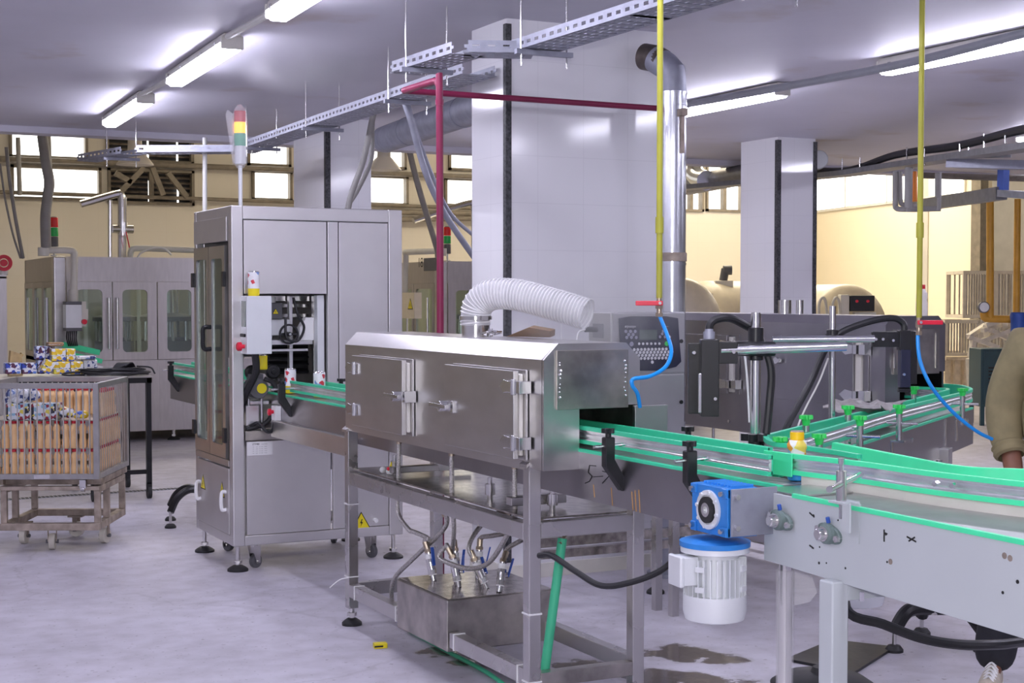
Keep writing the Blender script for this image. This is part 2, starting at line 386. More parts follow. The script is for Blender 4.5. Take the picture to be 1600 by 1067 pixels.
def ceil_mat():
    m, n, l, b = nt('painted_ceiling')
    g = n.new('ShaderNodeNewGeometry')
    t = n.new('ShaderNodeTexNoise'); t.inputs['Scale'].default_value = .55; t.inputs['Detail'].default_value = 5; l.new(g.outputs['Position'], t.inputs[0])
    r = n.new('ShaderNodeValToRGB'); l.new(t.outputs[0], r.inputs[0]); e = r.color_ramp.elements
    e[0].position = .35; e[1].position = .7; e[0].color = (.55, .54, .61, 1); e[1].color = (.64, .63, .71, 1)
    # rust-brown seep marks by the second pillar
    t2 = n.new('ShaderNodeTexNoise'); t2.inputs['Scale'].default_value = 1.3; t2.inputs['Detail'].default_value = 6; l.new(g.outputs['Position'], t2.inputs[0])
    r2 = n.new('ShaderNodeValToRGB'); l.new(t2.outputs[0], r2.inputs[0]); e = r2.color_ramp.elements
    e[0].position = .60; e[1].position = .72; e[0].color = (0, 0, 0, 1); e[1].color = (.4, .4, .4, 1)
    x = n.new('ShaderNodeMix'); x.data_type = 'RGBA'; l.new(r2.outputs[0], x.inputs[0]); l.new(r.outputs[0], x.inputs[6]); x.inputs[7].default_value = (.36, .25, .16, 1)
    l.new(x.outputs[2], b.inputs['Base Color']); b.inputs['Roughness'].default_value = .55
    bp = n.new('ShaderNodeBump'); bp.inputs['Strength'].default_value = .25; bp.inputs['Distance'].default_value = .05; l.new(t2.outputs[0], bp.inputs['Height']); l.new(bp.outputs[0], b.inputs['Normal'])
    return m
M['floor'] = floor_mat(); M['ceiling'] = ceil_mat()
M['pillartile'] = tile_mat('white_wall_tile', (.76, .755, .78), (.69, .685, .71), .30, .27, .10, stain=.03)
M['backtile'] = tile_mat('beige_wall_tile', (.62, .575, .49), (.56, .52, .44), .60, .40, .18)
M['creamtile'] = tile_mat('cream_wall_tile', (.86, .77, .58), (.80, .71, .53), .60, .40, .34)
M['plaster'] = mat('gray_plaster', (.50, .47, .42), .8, 0, .08, 3)
M['sky'] = lamp_mat('daylit_pane', (1.0, .97, .92), 3.0)
M['skywarm'] = lamp_mat('added_skylight_glow', (1.0, .88, .68), 9.5)
M['winframe'] = mat('window_frame', (.20, .17, .13), .6, 0, .2)
struct('floor', MB().box((-6, -5, -.2), (32, 28.5, 0)), 'floor')
struct('ceiling', MB().box((-6, -5, ZC), (32, YEDGE, ZC+.35)), 'ceiling')
struct('trim_1', MB().box((-6, YEDGE-.25, ZC-.06), (32, YEDGE, ZC+.02)), 'ceiling')
struct('wall_front', MB().box((-6.2, -5.2, 0), (32.2, -5, ZC)), 'pillartile')
struct('wall_left', MB().box((-6.2, -5, 0), (-6, 28.5, ZR)), 'pillartile')
struct('wall_far_side', MB().box((32, -5, 0), (32.2, 28.5, ZR)), 'plaster')
struct('wall_above_ceiling', MB().box((-6, YEDGE-.2, ZC+.35), (32, YEDGE, ZR)), 'plaster')
struct('ceiling_back_hall', MB().box((-6, YEDGE-.2, ZR), (32, 28.5, ZR+.2)), 'plaster')
def rect_wall(Yw, holes, x0, x1, z0, z1, t):
    # wall slab along X with rectangular holes (x0,x1,z0,z1)
    b = MB(); xs = sorted({x0, x1, *[h[0] for h in holes], *[h[1] for h in holes]}); zs = sorted({z0, z1, *[h[2] for h in holes], *[h[3] for h in holes]})
    for i in range(len(xs)-1):
        k = 0
        while k < len(zs)-1:
            cx = (xs[i]+xs[i+1])/2
            inside = lambda j: any(h[0] < cx < h[1] and h[2] < (zs[j]+zs[j+1])/2 < h[3] for h in holes)
            if inside(k): k += 1; continue
            j = k
            while j+1 < len(zs)-1 and not inside(j+1): j += 1
            b.box((xs[i], Yw, zs[k]), (xs[i+1], Yw+t, zs[j+1])); k = j+1
    return b
def wrect(x0, y0, x1, y1, Yw=YB, ztop=None):
    a = pY(Yw, x0, y1); c = pY(Yw, x1, y1); t = pY(Yw, x0, y0)
    return (a.x, c.x, a.z, ztop or t.z)
WL = [wrect(17, 257, 158, 311), wrect(168, 262, 303, 318), wrect(393, 265, 456, 313), wrect(572, 273, 637, 320), wrect(694, 277, 748, 322)]
WU = [wrect(14, 212, 137, 246, ztop=5.4), wrect(165, 214, 302, 252, ztop=5.4), wrect(386, 222, 454, 259, ztop=5.4), wrect(572, 230, 634, 263, ztop=5.4), wrect(700, 236, 748, 266, ztop=5.4)]
WR = [wrect(1076, 308, 1122, 326, ztop=4.3), wrect(1126, 308, 1160, 326, ztop=4.3), wrect(1076, 300, 1160, 301, ztop=5.5)]
WR = [wrect(1060, 303, 1098, 330, ztop=4.9), wrect(1102, 303, 1160, 330, ztop=4.9), wrect(1270, 303, 1300, 332, ztop=4.9)]
struct('wall_back', rect_wall(YB, WL+WU+WR, -6, 32, 0, ZR, .3), 'backtile')
def window(i, h, dark=False, mull=0):
    w = MB(); x0, x1, z0, z1 = h; f = .05
    for a, b in (((x0, z0), (x1, z0+f)), ((x0, z1-f), (x1, z1)), ((x0, z0), (x0+f, z1)), ((x1-f, z0), (x1, z1))):
        w.box((a[0], YB-.06, a[1]), (b[0], YB+.1, b[1]))
    for k in range(mull):
        x = x0+(x1-x0)*(k+1)/(mull+1); w.box((x-.04, YB-.04, z0), (x+.04, YB+.08, z1))
    fr = struct('window_%d' % i, w, 'winframe')
    p = MB().box((x0+f*.5, YB+.12, z0+f*.5), (x1-f*.5, YB+.14, z1-f*.5))
    p.build('pane', 'darkgap' if dark else 'sky', fr)
    if dark:
        s = MB(); n = int((z1-z0)/.09)
        for k in range(n): s.ob(((x0+x1)/2, YB+.07, z0+(k+.5)*(z1-z0)/n), XA, (0, .8, .5), (0, -.5, .8), (x1-x0-.1, .07, .006))
        s.build('louvre', 'rust', fr)
        g = MB(); g.box((x0+(x1-x0)*.47, YB+.03, z0), (x0+(x1-x0)*.47+.03, YB+.035, z1-.2)); g.box((x1-.3, YB+.03, z0+.05), (x1-.27, YB+.035, z1-.3)); g.build('gap_of_daylight', 'sky', fr)
i = 0
for h in WL: i += 1; window(i, h, dark=(h is WL[1]), mull=1 if h is WL[1] else 0)
for h in WU: i += 1; window(i, h, dark=(h is WU[1]), mull=0)
for h in WR: i += 1; window(i, h, mull=1)
# right-hand tiled wall, running a little askew, with its strip of windows
RA, RB = V((19.56, 20.4, 0)), V((20.95, 27.2, 0)); RD = (RB-RA).normalized(); RN = V((RD.y, -RD.x, 0))
wr = MB()
def rbox(m, s0, s1, z0, z1, t0=0, t1=.3):
    P = [RA+RD*s0+RN*t0, RA+RD*s1+RN*t0, RA+RD*s1+RN*t1, RA+RD*s0+RN*t1]
    m.prism([p+ZA*z0 for p in P], ZA*(z1-z0)); return m
LR = (RB-RA).length
rbox(wr, 0, LR, 0, 3.48); rbox(wr, 0, LR, 4.75, ZR); rbox(wr, 0, .35, 3.48, 4.75)
struct('wall_right', wr, 'creamtile')
for k, (a, b) in enumerate(((.35, 1.75), (1.75, 3.15), (3.15, 4.9), (4.9, LR))):
    f = MB()
    for z in (3.48, 4.72): rbox(f, a, b, z, z+.05, -.04, .1)
    rbox(f, a, a+.05, 3.48, 4.75, -.04, .1)
    fr = struct('window_%d' % (i+1+k), f, 'offwhite'); rbox(MB(), a+.02, b, 3.5, 4.74, .12, .14).build('pane', 'sky', fr)
struct('trim_2', MB().box((RA.x-.16, RA.y-.25, 0), (RA.x+.02, RA.y-.02, 3.9)), 'winframe')
struct('wall_far_right', MB().box((RA.x+.3, 22.0, 0), (32, 22.2, ZR)), 'plaster')
# unseen rooflights, added to give the back hall its warm light
for k, (x, y, w, d) in enumerate(((4.5, 21, 5.0, 1.2), (12.5, 20.0, 4.6, 2.4), (17.3, 22.6, 3.4, 4.6), (24.5, 18.5, 4, 2.0))):
    fr = struct('window_%d' % (20+k), MB().frame((x, y, ZR-.02), XA, YA, w+.3, d+.3, w, d, .05, (0, 0, -.08)), 'offwhite')
    MB().box((x-w/2, y-d/2, ZR-.06), (x+w/2, y+d/2, ZR-.04)).build('pane', 'skywarm', fr)
dr = MB()
DA, DB = pZ(0, -40, 784), pZ(0, 330, 760)
dr.bar(V((DA.x, DA.y, .001)), V((DB.x, DB.y, .001)), .10, .004)
fr = struct('trim_3', dr, 'galv'); g_ = MB()
for k in range(60): q = DA.lerp(DB, (k+.5)/60); g_.bar(V((q.x, q.y-.04, .004)), V((q.x, q.y+.04, .004)), .022, .002)
g_.build('drain_slots', 'darkgap', fr)
# pillars
def pillar(n, x0, x1, y0, y1, strip, strips):
    o = struct(n, MB().box((x0, y0, 0), (x1, y1, ZC)), 'pillartile')
    for (x, y) in strips:
        MB().box((x-strip*.5, y-strip*.5, .1), (x+strip*.5, y+strip*.5, ZC-.03)).build('corner_strip', 'cornerstrip', o)
M['cornerstrip'] = mat('dark_corner_strip', (.05, .05, .055), .5, 0, .7, 60)
pillar('pillar_near', 3.82, 4.83, 7.68, 8.14, .036, ((3.832, 7.692),))
pillar('pillar_right', 9.0, 9.46, 12.1, 12.72, .045, ((9.012, 12.112), (9.455, 12.115)))
pillar('pillar_left', 4.5, 4.92, 12.6, 13.5, .045, ((4.512, 12.612),))
for (x0, x1, y0, y1, nm) in ((3.82, 4.83, 7.68, 8.14, 'baseboard_near'),):
    struct(nm, MB().box((x0-.012, y0-.012, 0), (x1+.012, y1+.012, .08)), 'offwhite')

# ------------------------------------------------------------------ fluorescent fixtures and their conduit
def fixture(name, label, x, y, L, group, rz=0):
    t = thing(name, label, 'ceiling light', (x, y, ZC-.005), 0, group)
    h = MB(); h.prism([(x-.05, y-L/2, ZC-.005), (x+.05, y-L/2, ZC-.005), (x+.072, y-L/2, ZC-.06), (x-.072, y-L/2, ZC-.06)], (0, L, 0)).build('housing', 'offwhite', t, .004)
    d = MB(); d.prism([(x-.068, y-L/2+.02, ZC-.061), (x+.068, y-L/2+.02, ZC-.061), (x+.060, y-L/2+.02, ZC-.095), (x+.04, y-L/2+.02, ZC-.112), (x-.04, y-L/2+.02, ZC-.112), (x-.060, y-L/2+.02, ZC-.095)], (0, L-.04, 0)).build('diffuser', 'tubelight', t)
    for s in (-1, 1):
        MB().box((x-.07, y+s*(L/2-.012), ZC-.10), (x+.07, y+s*(L/2+.006), ZC-.02)).build('end_cap', 'offwhite', t, .01)
        for k in (.18, .42):
            MB().box((x-.078, y+s*L*k-.012, ZC-.08), (x-.070, y+s*L*k+.012, ZC-.045)).build('clip', 'steel2', t)
    return t
FX = [(2.72, 12.4, 'farthest of the lit fluorescent fixtures on the left of the ceiling'),
      (2.6, 9.65, 'middle lit fluorescent fixture of the row on the left of the ceiling'),
      (2.47, 6.95, 'nearest left lit fluorescent fixture, cut by the top edge of the photo'),
      (6.75, 9.85, 'long lit fluorescent fixture right of the silver duct and large pillar'),
      (6.7, 7.02, 'lit fluorescent fixture at the far right, cut by the right photo edge')]
for x, y, lb in FX:
    fixture('fluorescent_fixture', lb, x, y, 1.66, 'fluorescent ceiling fixtures').rotation_euler = (0, 0, -.045 if x < 5 else 0)
for x, y in ((6.75, 12.5), (2.58, 4.1), (2.58, 1.3), (6.7, 4.2), (6.7, 1.4), (-1.6, 9.6), (-1.6, 6.9), (-1.6, 4.1), (-1.6, 1.3), (-1.6, -1.6), (2.58, -1.6), (6.7, -1.6), (10.8, 9.8), (10.8, 7.0), (10.8, 4.2)):
    fixture('fluorescent_fixture', 'lit fluorescent fixture on the ceiling away from the pictured machines', x, y, 1.8, 'fluorescent fixtures out of view')
for x, ys, lb in ((2.65, (11.55, 10.5), 'short white conduit between the two farthest left fluorescent fixtures'), (2.53, (8.8, 7.8), 'short white conduit between the two nearest left fluorescent fixtures')):
    solo('light_conduit', MB().tube([(x, ys[0], ZC-.03), (x-.02, (ys[0]+ys[1])/2, ZC-.045), (x, ys[1], ZC-.03)], .02), 'whitepvc', lb, 'conduit', 'conduits between the fixtures')
solo('light_conduit', MB().tube([pD(10.6, 1073, 163), pD(9.6, 1240, 133), pD(8.7, 1420, 98), pD(8.0, 1600, 52), pD(7.6, 1700, 28)], .025), 'graypvc', 'long gray conduit running beside the right-hand fluorescent fixtures under the ceiling', 'conduit')
# ------------------------------------------------------------------ shared small parts
def foot(parent, x, y, ztop, r=.05, rod=.011, name='levelling_foot', m='rubber'):
    f = MB().cyl((x, y, .03), (x, y, ztop), rod, n=10).build(name, 'steel2', parent)
    MB().lathe([(r, 0), (r, .012), (r*.8, .022), (r*.45, .034), (r*.2, .036)], (x, y, 0.0)).build('rubber_pad', m, f)
    MB().cyl((x, y, .045), (x, y, .062), rod*1.9, n=6).build('nut', 'steel2', f)
def castor(parent, x, y, ztop, r, ang=0, wheel='graydk', plate='steel2', w=.03):
    d = V((math.cos(ang), math.sin(ang), 0)); s = V((-d.y, d.x, 0)); c = V((x, y, r))+d*(r*.35)
    b = MB(); b.ob((x, y, ztop-.004), d, s, ZA, (.09, .075, .008)); b.cyl((x, y, ztop-.02), (x, y, ztop-.006), .025)
    for k in (-1, 1):
        q = s*(k*(w/2+.006))
        b.prism([V((x, y, ztop-.02))-d*.03+q, V((x, y, ztop-.02))+d*.035+q, c+d*.016+q-ZA*.012, c-d*.016+q-ZA*.012], s*(k*.004))
    f = b.build('castor', plate, parent)
    wl = MB().cyl(c-s*w/2, c+s*w/2, r, n=24).build('wheel', wheel, f, .004)
    MB().cyl(c-s*(w/2+.016), c+s*(w/2+.016), r*.25, n=10).build('axle', 'steel2', f)
def knob_head(m, c, r, h, lobes=5):
    # lobed clamping knob, axis up
    c = V(c); n = 40
    P = [c+V((math.cos(2*PI*i/n), math.sin(2*PI*i/n), 0))*(r*(.80+.20*math.cos(lobes*2*PI*i/n))) for i in range(n)]
    m.prism(P, ZA*h); m.cyl(c-ZA*h*.9, c, r*.42, n=12); return m
def printed_can(loc, label, group, h=.145, r=.034, turn=0, m='canlabel', cat='can', name='printed_can'):
    t = thing(name, label, cat, loc, turn, group, local=True)
    MB().lathe([(r*.9, 0), (r, .006), (r, h*.30)], n=24).build('base_band', 'yellow', t, local=True)
    MB().lathe([(r, h*.30), (r, h-.006)], n=24, cap=False).build('printed_wrap', m, t, local=True)
    MB().lathe([(r, h-.008), (r*.93, h), (r*.9, h-.004)], n=24).build('rim', 'steel2', t, local=True)
    return t
# ------------------------------------------------------------------ labelling machine
LX0, LX1, LF, LB, LZ0, LZ1 = 2.49, 3.57, 8.62, 9.46, .15, 2.16
L = thing('labelling_machine', 'tall stainless cabinet with open bay, handwheel and traffic light tower, left of the large pillar', 'machine', ((LX0+LX1)/2, (LF+LB)/2, 0))
b = MB()
for x0, x1, y0, y1 in ((LX0, LX0+.07, LF, LF+.07), (LX1-.09, LX1, LF, LF+.06), (LX0, LX0+.05, LB-.05, LB), (LX1-.05, LX1, LB-.05, LB)): b.box((x0, y0, LZ0), (x1, y1, LZ1))
for z0, z1 in ((LZ1-.08, LZ1-.001), (LZ0+.001, LZ0+.06)):
    b.box((LX0+.07, LF+.001, z0), (LX1-.09, LF+.06, z1)); b.box((LX0+.05, LB-.05, z0), (LX1-.05, LB-.001, z1)); b.box((LX0+.001, LF+.07, z0), (LX0+.05, LB-.05, z1)); b.box((LX1-.06, LF+.06, z0), (LX1-.001, LB-.05, z1))
b.build('frame', 'sheet', L, .006)
MB().box((LX0+.02, LF+.02, LZ1-.012), (LX1-.02, LB-.02, LZ1-.002)).build('top_plate', 'steel', L)
MB().box((LX1-.03, LF+.05, LZ0+.05), (LX1-.01, LB-.04, LZ1-.05)).build('side_panel', 'steel', L)
MB().box((LX0+.05, LF+.06, .73), (LX1-.05, LB-.05, .77)).build('deck', 'steel', L)
MB().box((2.565, LF+.006, 1.642), (3.08, LF+.03, 2.077)).build('upper_panel', 'sheet', L, .004)
MB().box((3.085, LF+.002, .84), (3.152, LF+.05, 2.078)).build('centre_post', 'sheet', L, .004)
MB().box((3.158, LF+.008, .84), (3.478, LF+.03, 2.077)).build('right_panel', 'sheet', L, .004)
MB().box((2.565, LF-.004, .775), (3.48, LF+.05, .832)).build('sill', 'steeldull', L, .004)
MB().box((2.575, LF+.006, .212), (3.10, LF+.03, .77)).build('lower_panel', 'sheet', L, .004)
MB().box((3.115, LF+.008, .212), (3.478, LF+.03, .77)).build('lower_right_panel', 'sheet', L, .004)
MB().box((LX0+.07, LF+.035, .21), (LX0+.09, LB-.05, .74)).build('inner_side', 'steel', L)
warning_sign(L, (3.295, LF+.006, .245), XA, ZA, .125, -YA)
MB().cyl((3.385, LF+.01, .25), (3.385, LF-.02, .25), .014, n=12).build('cable_gland', 'white', L)
pl = MB().box((2.578, LF+.003, .686), (2.733, LF+.005, .766)).build('data_plate', 'paper', L)
text('heading', 'ZTMBE   --------', .014, (2.655, LF+.0025, .752), XA, ZA, 'ink', pl)
for k in range(4): text('line', '--   ---  -- ---  ----', .013, (2.655, LF+.0025, .737-.0125*k), XA, ZA, 'ink', pl)
# side doors
def leaf(y0, y1, hinge_y):
    d = MB().frame((LX0-.004, (y0+y1)/2, 1.295), YA, ZA, y1-y0-.006, 1.27, y1-y0-.11, 1.12, .025, (.02, 0, 0)).build('glazed_door', 'steel', L)
    MB().box((LX0+.005, y0+.05, .73), (LX0+.009, y1-.05, 1.86)).build('pane', 'glass', d)
    for z in (.80, 1.73): MB().box((LX0-.02, hinge_y-.022, z-.045), (LX0-.003, hinge_y+.022, z+.045)).build('hinge', 'black', d, .003)
    return d
d1 = leaf(8.755, 9.105, 8.752); d2 = leaf(9.108, 9.455, 9.452)
MB().tube([(LX0-.004, 9.06, 1.44), (LX0-.05, 9.06, 1.435), (LX0-.055, 9.06, 1.38), (LX0-.05, 9.06, 1.31), (LX0-.004, 9.06, 1.305)], .014).build('handle', 'black', d1)
MB().box((LX0-.003, 8.72, 1.955), (LX0+.02, 9.455, 2.10)).build('side_header', 'sheet', L, .004)
ld = MB().box((LX0-.004, 8.70, .212), (LX0+.02, 9.40, .605)).build('lower_door', 'sheet', L, .004)
for y in (9.27, 8.84): warning_sign(ld, (LX0-.004, y, .46), -YA, ZA, .11, -XA)
for y in (9.33, 8.76): MB().tube([(LX0, y, .46), (LX0-.03, y, .455), (LX0-.03, y, .36), (LX0, y, .355)], .011).build('handle', 'white', ld)
MB().box((LX0-.003, 8.70, .615), (LX0+.02, 9.455, .655)).build('side_rail', 'steel', L, .003)
MB().box((LX0+.06, LB-.03, 1.24), (LX1-.05, LB-.02, LZ1-.06)).box((LX0+.06, LB-.03, .77), (2.68, LB-.02, 1.24)).box((2.98, LB-.03, .77), (LX1-.05, LB-.02, 1.24)).box((2.68, LB-.03, .77), (2.98, LB-.02, .86)).build('back_panel', 'bronze', L)
# control box with its display facing left
bx0, bx1 = pY(8.5, 385.5, 500).x, pY(8.5, 425, 500).x
cbx = MB().box((bx0, 8.5, 1.29), (bx1, LF+.01, 1.63)).build('control_box', 'silver', L, .005)  # paler finish on this steel box stands in for light reflected off it
MB().box((bx0-.003, 8.52, 1.45), (bx0+.004, 8.60, 1.60)).build('display', 'screen', cbx)
for k in range(3): MB().cyl((bx0-.012, 8.53+.03*k, 1.40), (bx0, 8.53+.03*k, 1.40), .01, n=12).build('push_button', 'black', cbx)
MB().lathe([(.012, 0), (.012, .02), (.026, .02), (.026, .04), (.018, .046)], (bx0, 8.55, 1.335), (-1, 0, 0)).build('emergency_stop', 'red', cbx)
MB().tube([(2.61, 8.56, 1.3), (2.62, 8.58, 1.18), (2.58, 8.64, 1.06), (2.565, 8.72, .95)], .022).build('conduit', 'cable', cbx)
# works seen inside the bay
MB().box((2.62, 8.9, 1.56), (3.06, 8.93, 1.58)).box((2.62, 8.9, 1.50), (3.06, 8.93, 1.52)).box((2.62, 8.86, 1.60), (3.06, 8.9, 1.63)).build('upper_crossbars', 'steel2', L)
for x in (2.90, 3.055): MB().box((x, 8.80, 1.16), (x+.022, 8.84, 1.63)).build('guide_column', 'alu', L, .003)
MB().box((3.03, 8.66, .85), (3.075, 8.72, 1.635)).build('jamb', 'silver', L, .003)
mt = MB().box((2.745, 8.76, 1.49), (2.845, 8.86, 1.59)).build('drive_motor', 'graydk', L, .006)
warning_sign(mt, (2.80, 8.758, 1.535), XA, ZA, .04, -YA)
MB().cyl((2.795, 8.81, 1.59), (2.795, 8.81, 1.625), .022).build('gauge', 'white', mt)
MB().box((2.72, 8.78, 1.39), (2.90, 8.88, 1.49)).build('gearbox', 'silver', L, .006)
hw = MB().ring((2.87, 8.72, 1.40), (0, 1, 0), .062, .05, .014, 28); hw.box((2.815, 8.715, 1.393), (2.925, 8.725, 1.407)); hw.cyl((2.87, 8.70, 1.40), (2.87, 8.78, 1.40), .014)
hw = hw.build('handwheel', 'black', L, .002); MB().cyl((2.87, 8.705, 1.40), (2.87, 8.69, 1.40), .008, n=10).build('hub_nut', 'chrome', hw)
MB().box((2.70, 8.74, 1.335), (3.03, 8.92, 1.365)).box((2.70, 8.74, 1.295), (3.0, 8.80, 1.31)).build('slide_table', 'alu', L, .003)
MB().prism([(2.94, 8.72, 1.36), (3.03, 8.72, 1.36), (3.03, 8.72, 1.50), (2.98, 8.72, 1.50), (2.94, 8.72, 1.44)], (0, .06, 0)).build('bracket', 'white', L, .003)
MB().tube([(2.90, 8.72, 1.62), (2.92, 8.70, 1.52), (2.96, 8.70, 1.44), (2.92, 8.70, 1.36), (2.85, 8.70, 1.38), (2.85, 8.72, 1.50)], .008).build('cable', 'cable', L)
lv = MB().box((2.80, 8.95, 1.15), (3.07, 9.2, 1.33))
for k in range(4): lv.ob((2.935, 8.93, 1.17+.045*k), XA, (0, .9, .4), (0, -.4, .9), (.25, .05, .01))
lv.build('louvred_heater', 'black', L)
for x, y in ((2.66, 8.80), (2.80, 8.84)): MB().lathe([(.045, 0), (.045, .03), (.035, .04)], (x, y, 1.17), (0, -1, 0)).lathe([(.016, .04), (.016, .046)], (x, y, 1.17), (0, -1, 0)).build('tension_roller', 'black', L, .003)
bm_ = MB().cyl((2.665, 8.66, 1.08), (2.665, 8.80, 1.08), .06, n=24).box((2.625, 8.70, 1.12), (2.705, 8.79, 1.165)).build('conveyor_motor', 'graydk', L, .006)
MB().cyl((2.68, 8.665, 1.08), (2.68, 8.655, 1.08), .03, n=20).build('rating_disc', 'yellow', bm_)
MB().tube([(2.69, 8.64, 1.14), (2.75, 8.63, 1.10), (2.76, 8.63, .98), (2.70, 8.63, .88), (2.58, 8.64, .84)], .014).build('motor_cable', 'cable', L)
MB().box((2.58, 8.65, .86), (2.66, 8.75, .98)).box((2.59, 8.66, .985), (2.725, 8.78, 1.005)).build('lower_bracket', 'alu', L, .003)
for x in (2.60, 2.68): MB().cyl((x, 8.66, .77), (x, 8.66, 1.02), .009).build('stand_rod', 'chrome', L)
for x, y in ((2.527, 8.66), (3.52, 8.66), (2.53, 9.41), (3.52, 9.41)): foot(L, x, y, .16, .062, .013)
for x, y, a in ((2.64, 8.71, .5), (3.40, 8.75, -1.2), (2.68, 9.36, 2), (3.38, 9.36, 1)): castor(L, x, y, .155, .042, a)
# signal tower in its film bag
def seg(parent, name, m, x, y, r, z0, z1): return MB().lathe([(r*.96, z0), (r, z0+.006), (r, z1-.006), (r*.96, z1)], (x, y, 0), n=20).build(name, m, parent)
M['amberlit'] = mat('lit_amber_lens', (.9, .4, .02), .3, emit=(1, .36, .02), estr=1.6)
M['redlens'] = mat('red_lens', (.62, .05, .07), .25); M['greenlens'] = mat('green_lens', (.06, .42, .25), .25); M['amberlens'] = mat('amber_lens', (.85, .35, .06), .25)
T = thing('signal_tower', 'signal light tower with lit amber lamp in a plastic bag atop the tall labelling cabinet', 'signal light', (2.57, 8.70, 2.16))
MB().cyl((2.57, 8.70, 2.155), (2.57, 8.70, 2.40), .012).build('pole', 'silver', T)
seg(T, 'red_lens', 'redlens', 2.57, 8.7, .034, 2.655, 2.72); seg(T, 'amber_lens', 'amberlit', 2.57, 8.7, .034, 2.59, 2.655); seg(T, 'green_lens', 'greenlens', 2.57, 8.7, .034, 2.515, 2.59); seg(T, 'base_body', 'silver', 2.57, 8.7, .034, 2.41, 2.515)
bag = MB().lathe([(.02, 2.385), (.042, 2.42), (.047, 2.55), (.046, 2.69), (.03, 2.735), (.008, 2.76)], (2.57, 8.70, 0), n=14, cap=False)
bag.prism([V((2.53, 8.70, 2.40)), V((2.515, 8.71, 2.52)), V((2.49, 8.715, 2.70)), V((2.50, 8.71, 2.725)), V((2.535, 8.70, 2.70))], (0, .012, 0))
bag.build('plastic_bag', 'film', T)
printed_can((2.605, 8.56, 1.63), 'printed can standing on top of the control box of the tall cabinet', None)
printed_can((2.815, 8.53, 1.056), 'printed can standing in the open bay, left of the green guide rails', None, turn=.6)
printed_can((2.845, 8.10, 1.056), 'printed can between the green rails just right of the open bay', None, turn=2)
printed_can((2.70, 8.72, 1.19), 'yellow printed can held between rollers below the control box', None, h=.09, m='yellow')
# three-colour towers of the filling machines come with those machines
# ------------------------------------------------------------------ steam tunnel
TX0, TX1, TY0, TY1, TZ0, TZ1, TZ2 = 2.585, 2.998, 4.90, 6.965, .98, 1.39, 1.45
TC = .06                                     # chamfer
S = thing('steam_tunnel', 'long stainless shrink tunnel with two front doors and a shutter at its near end', 'machine', ((TX0+TX1)/2, (TY0+TY1)/2, 0))
def section(y, e=0): return [(TX0+e, y, TZ0), (TX0+e, y, TZ1-e), (TX0+TC+e*.4, y, TZ2-e), (TX1-TC-e*.4, y, TZ2-e), (TX1-e, y, TZ1-e), (TX1-e, y, TZ0)]
sk = MB(); A0 = section(TY0+.004); A1 = section(TY1); I0 = section(TY0+.004, .012); I1 = section(TY1, .012)
for i in range(5): sk.prism([A0[i], A0[i+1], I0[i+1], I0[i]], (0, TY1-TY0-.004, 0))
sk.build('shell', 'steel', S, smooth=False)
ex = 2.735
e = MB(); e.prism([(TX0, TY0, TZ0), (ex, TY0, TZ0), (ex, TY0, 1.215), (TX1, TY0, 1.215), (TX1, TY0, TZ1), (TX1-TC, TY0, TZ2), (TX0+TC, TY0, TZ2), (TX0, TY0, TZ1)], (0, -.012, 0)); e.build('end_plate', 'steel', S)
MB().prism([(TX0, TY1, TZ0), (TX0+.14, TY1, TZ0), (TX0+.14, TY1, 1.215), (TX1, TY1, 1.215), (TX1, TY1, TZ1), (TX1-TC, TY1, TZ2), (TX0+TC, TY1, TZ2), (TX0, TY1, TZ1)], (0, .012, 0)).build('end_plate', 'steel', S)
MB().box((TX0+.05, TY0-.022, 1.205), (2.942, TY0-.013, 1.425)).build('height_shutter', 'steeldull', S, .002)
wd = MB()
for x in (TX0+.062, 2.925):
    for k in range(9): wd.ball((x+random.uniform(-.004, .004), TY0-.023, 1.25+.016*k+random.uniform(0, .01)), random.uniform(.003, .007), 4)
wd.build('weld_beads', 'chrome', S)
MB().box((2.955, TY0-.05, 1.06), (3.10, TY0-.03, 1.212)).build('exit_cover', 'steel', S, .002)
MB().box((TX1-.014, TY0, 1.0), (TX1-.002, TY1, 1.215)).build('inner_wall', 'steeldull', S)
def tdoor(y0, y1, z0, z1, hinge_at_near):
    # door proud of the long face, its ribbed seal showing along the near edge
    d = MB().box((TX0-.05, y0, z0), (TX0-.028, y1, z1)).build('door', 'steeldull' if False else 'steel', S, .003)
    MB().box((TX0-.028, y0-.012, z0+.012), (TX0-.012, y1-.02, z1-.012)).build('door_seal', 'offwhite', d, .006)
    MB().box((TX0-.012, y0-.03, z0-.004), (TX0-.002, y1, z1+.004)).build('door_frame', 'steel', d, .003)
    return d
def hinge(d, y, z):
    MB().prism([(TX0-.052, y+.075, z), (TX0-.052, y+.04, z+.026), (TX0-.052, y-.01, z+.02), (TX0-.052, y-.01, z-.02), (TX0-.052, y+.04, z-.026)], (-.012, 0, 0)).build('hinge_leaf', 'chrome', d, .003)
    h = MB().box((TX0-.068, y-.032, z-.022), (TX0-.045, y-.01, z+.022)).cyl((TX0-.058, y-.036, z-.03), (TX0-.058, y-.036, z+.03), .011, n=12).box((TX0-.058, y-.085, z-.024), (TX0-.006, y-.04, z+.024))
    h.build('hinge', 'chrome', d, .003)
def latch(d, y, z, s=1):
    MB().cyl((TX0-.05, y, z), (TX0-.085, y, z), .022, n=12).bar((TX0-.08, y+.09, z+.002), (TX0-.08, y-.075, z), .022, .018).build('latch_handle', 'chrome', d, .003)
    MB().box((TX0-.06, y-.085, z-.025), (TX0-.004, y-.06, z+.025)).build('latch_keeper', 'chrome', d, .002)
P1, P2 = pX(TX0-.05, 549, 558), pX(TX0-.05, 628, 671)
dA = tdoor(P2.y, P1.y, 1.012, 1.345, False)
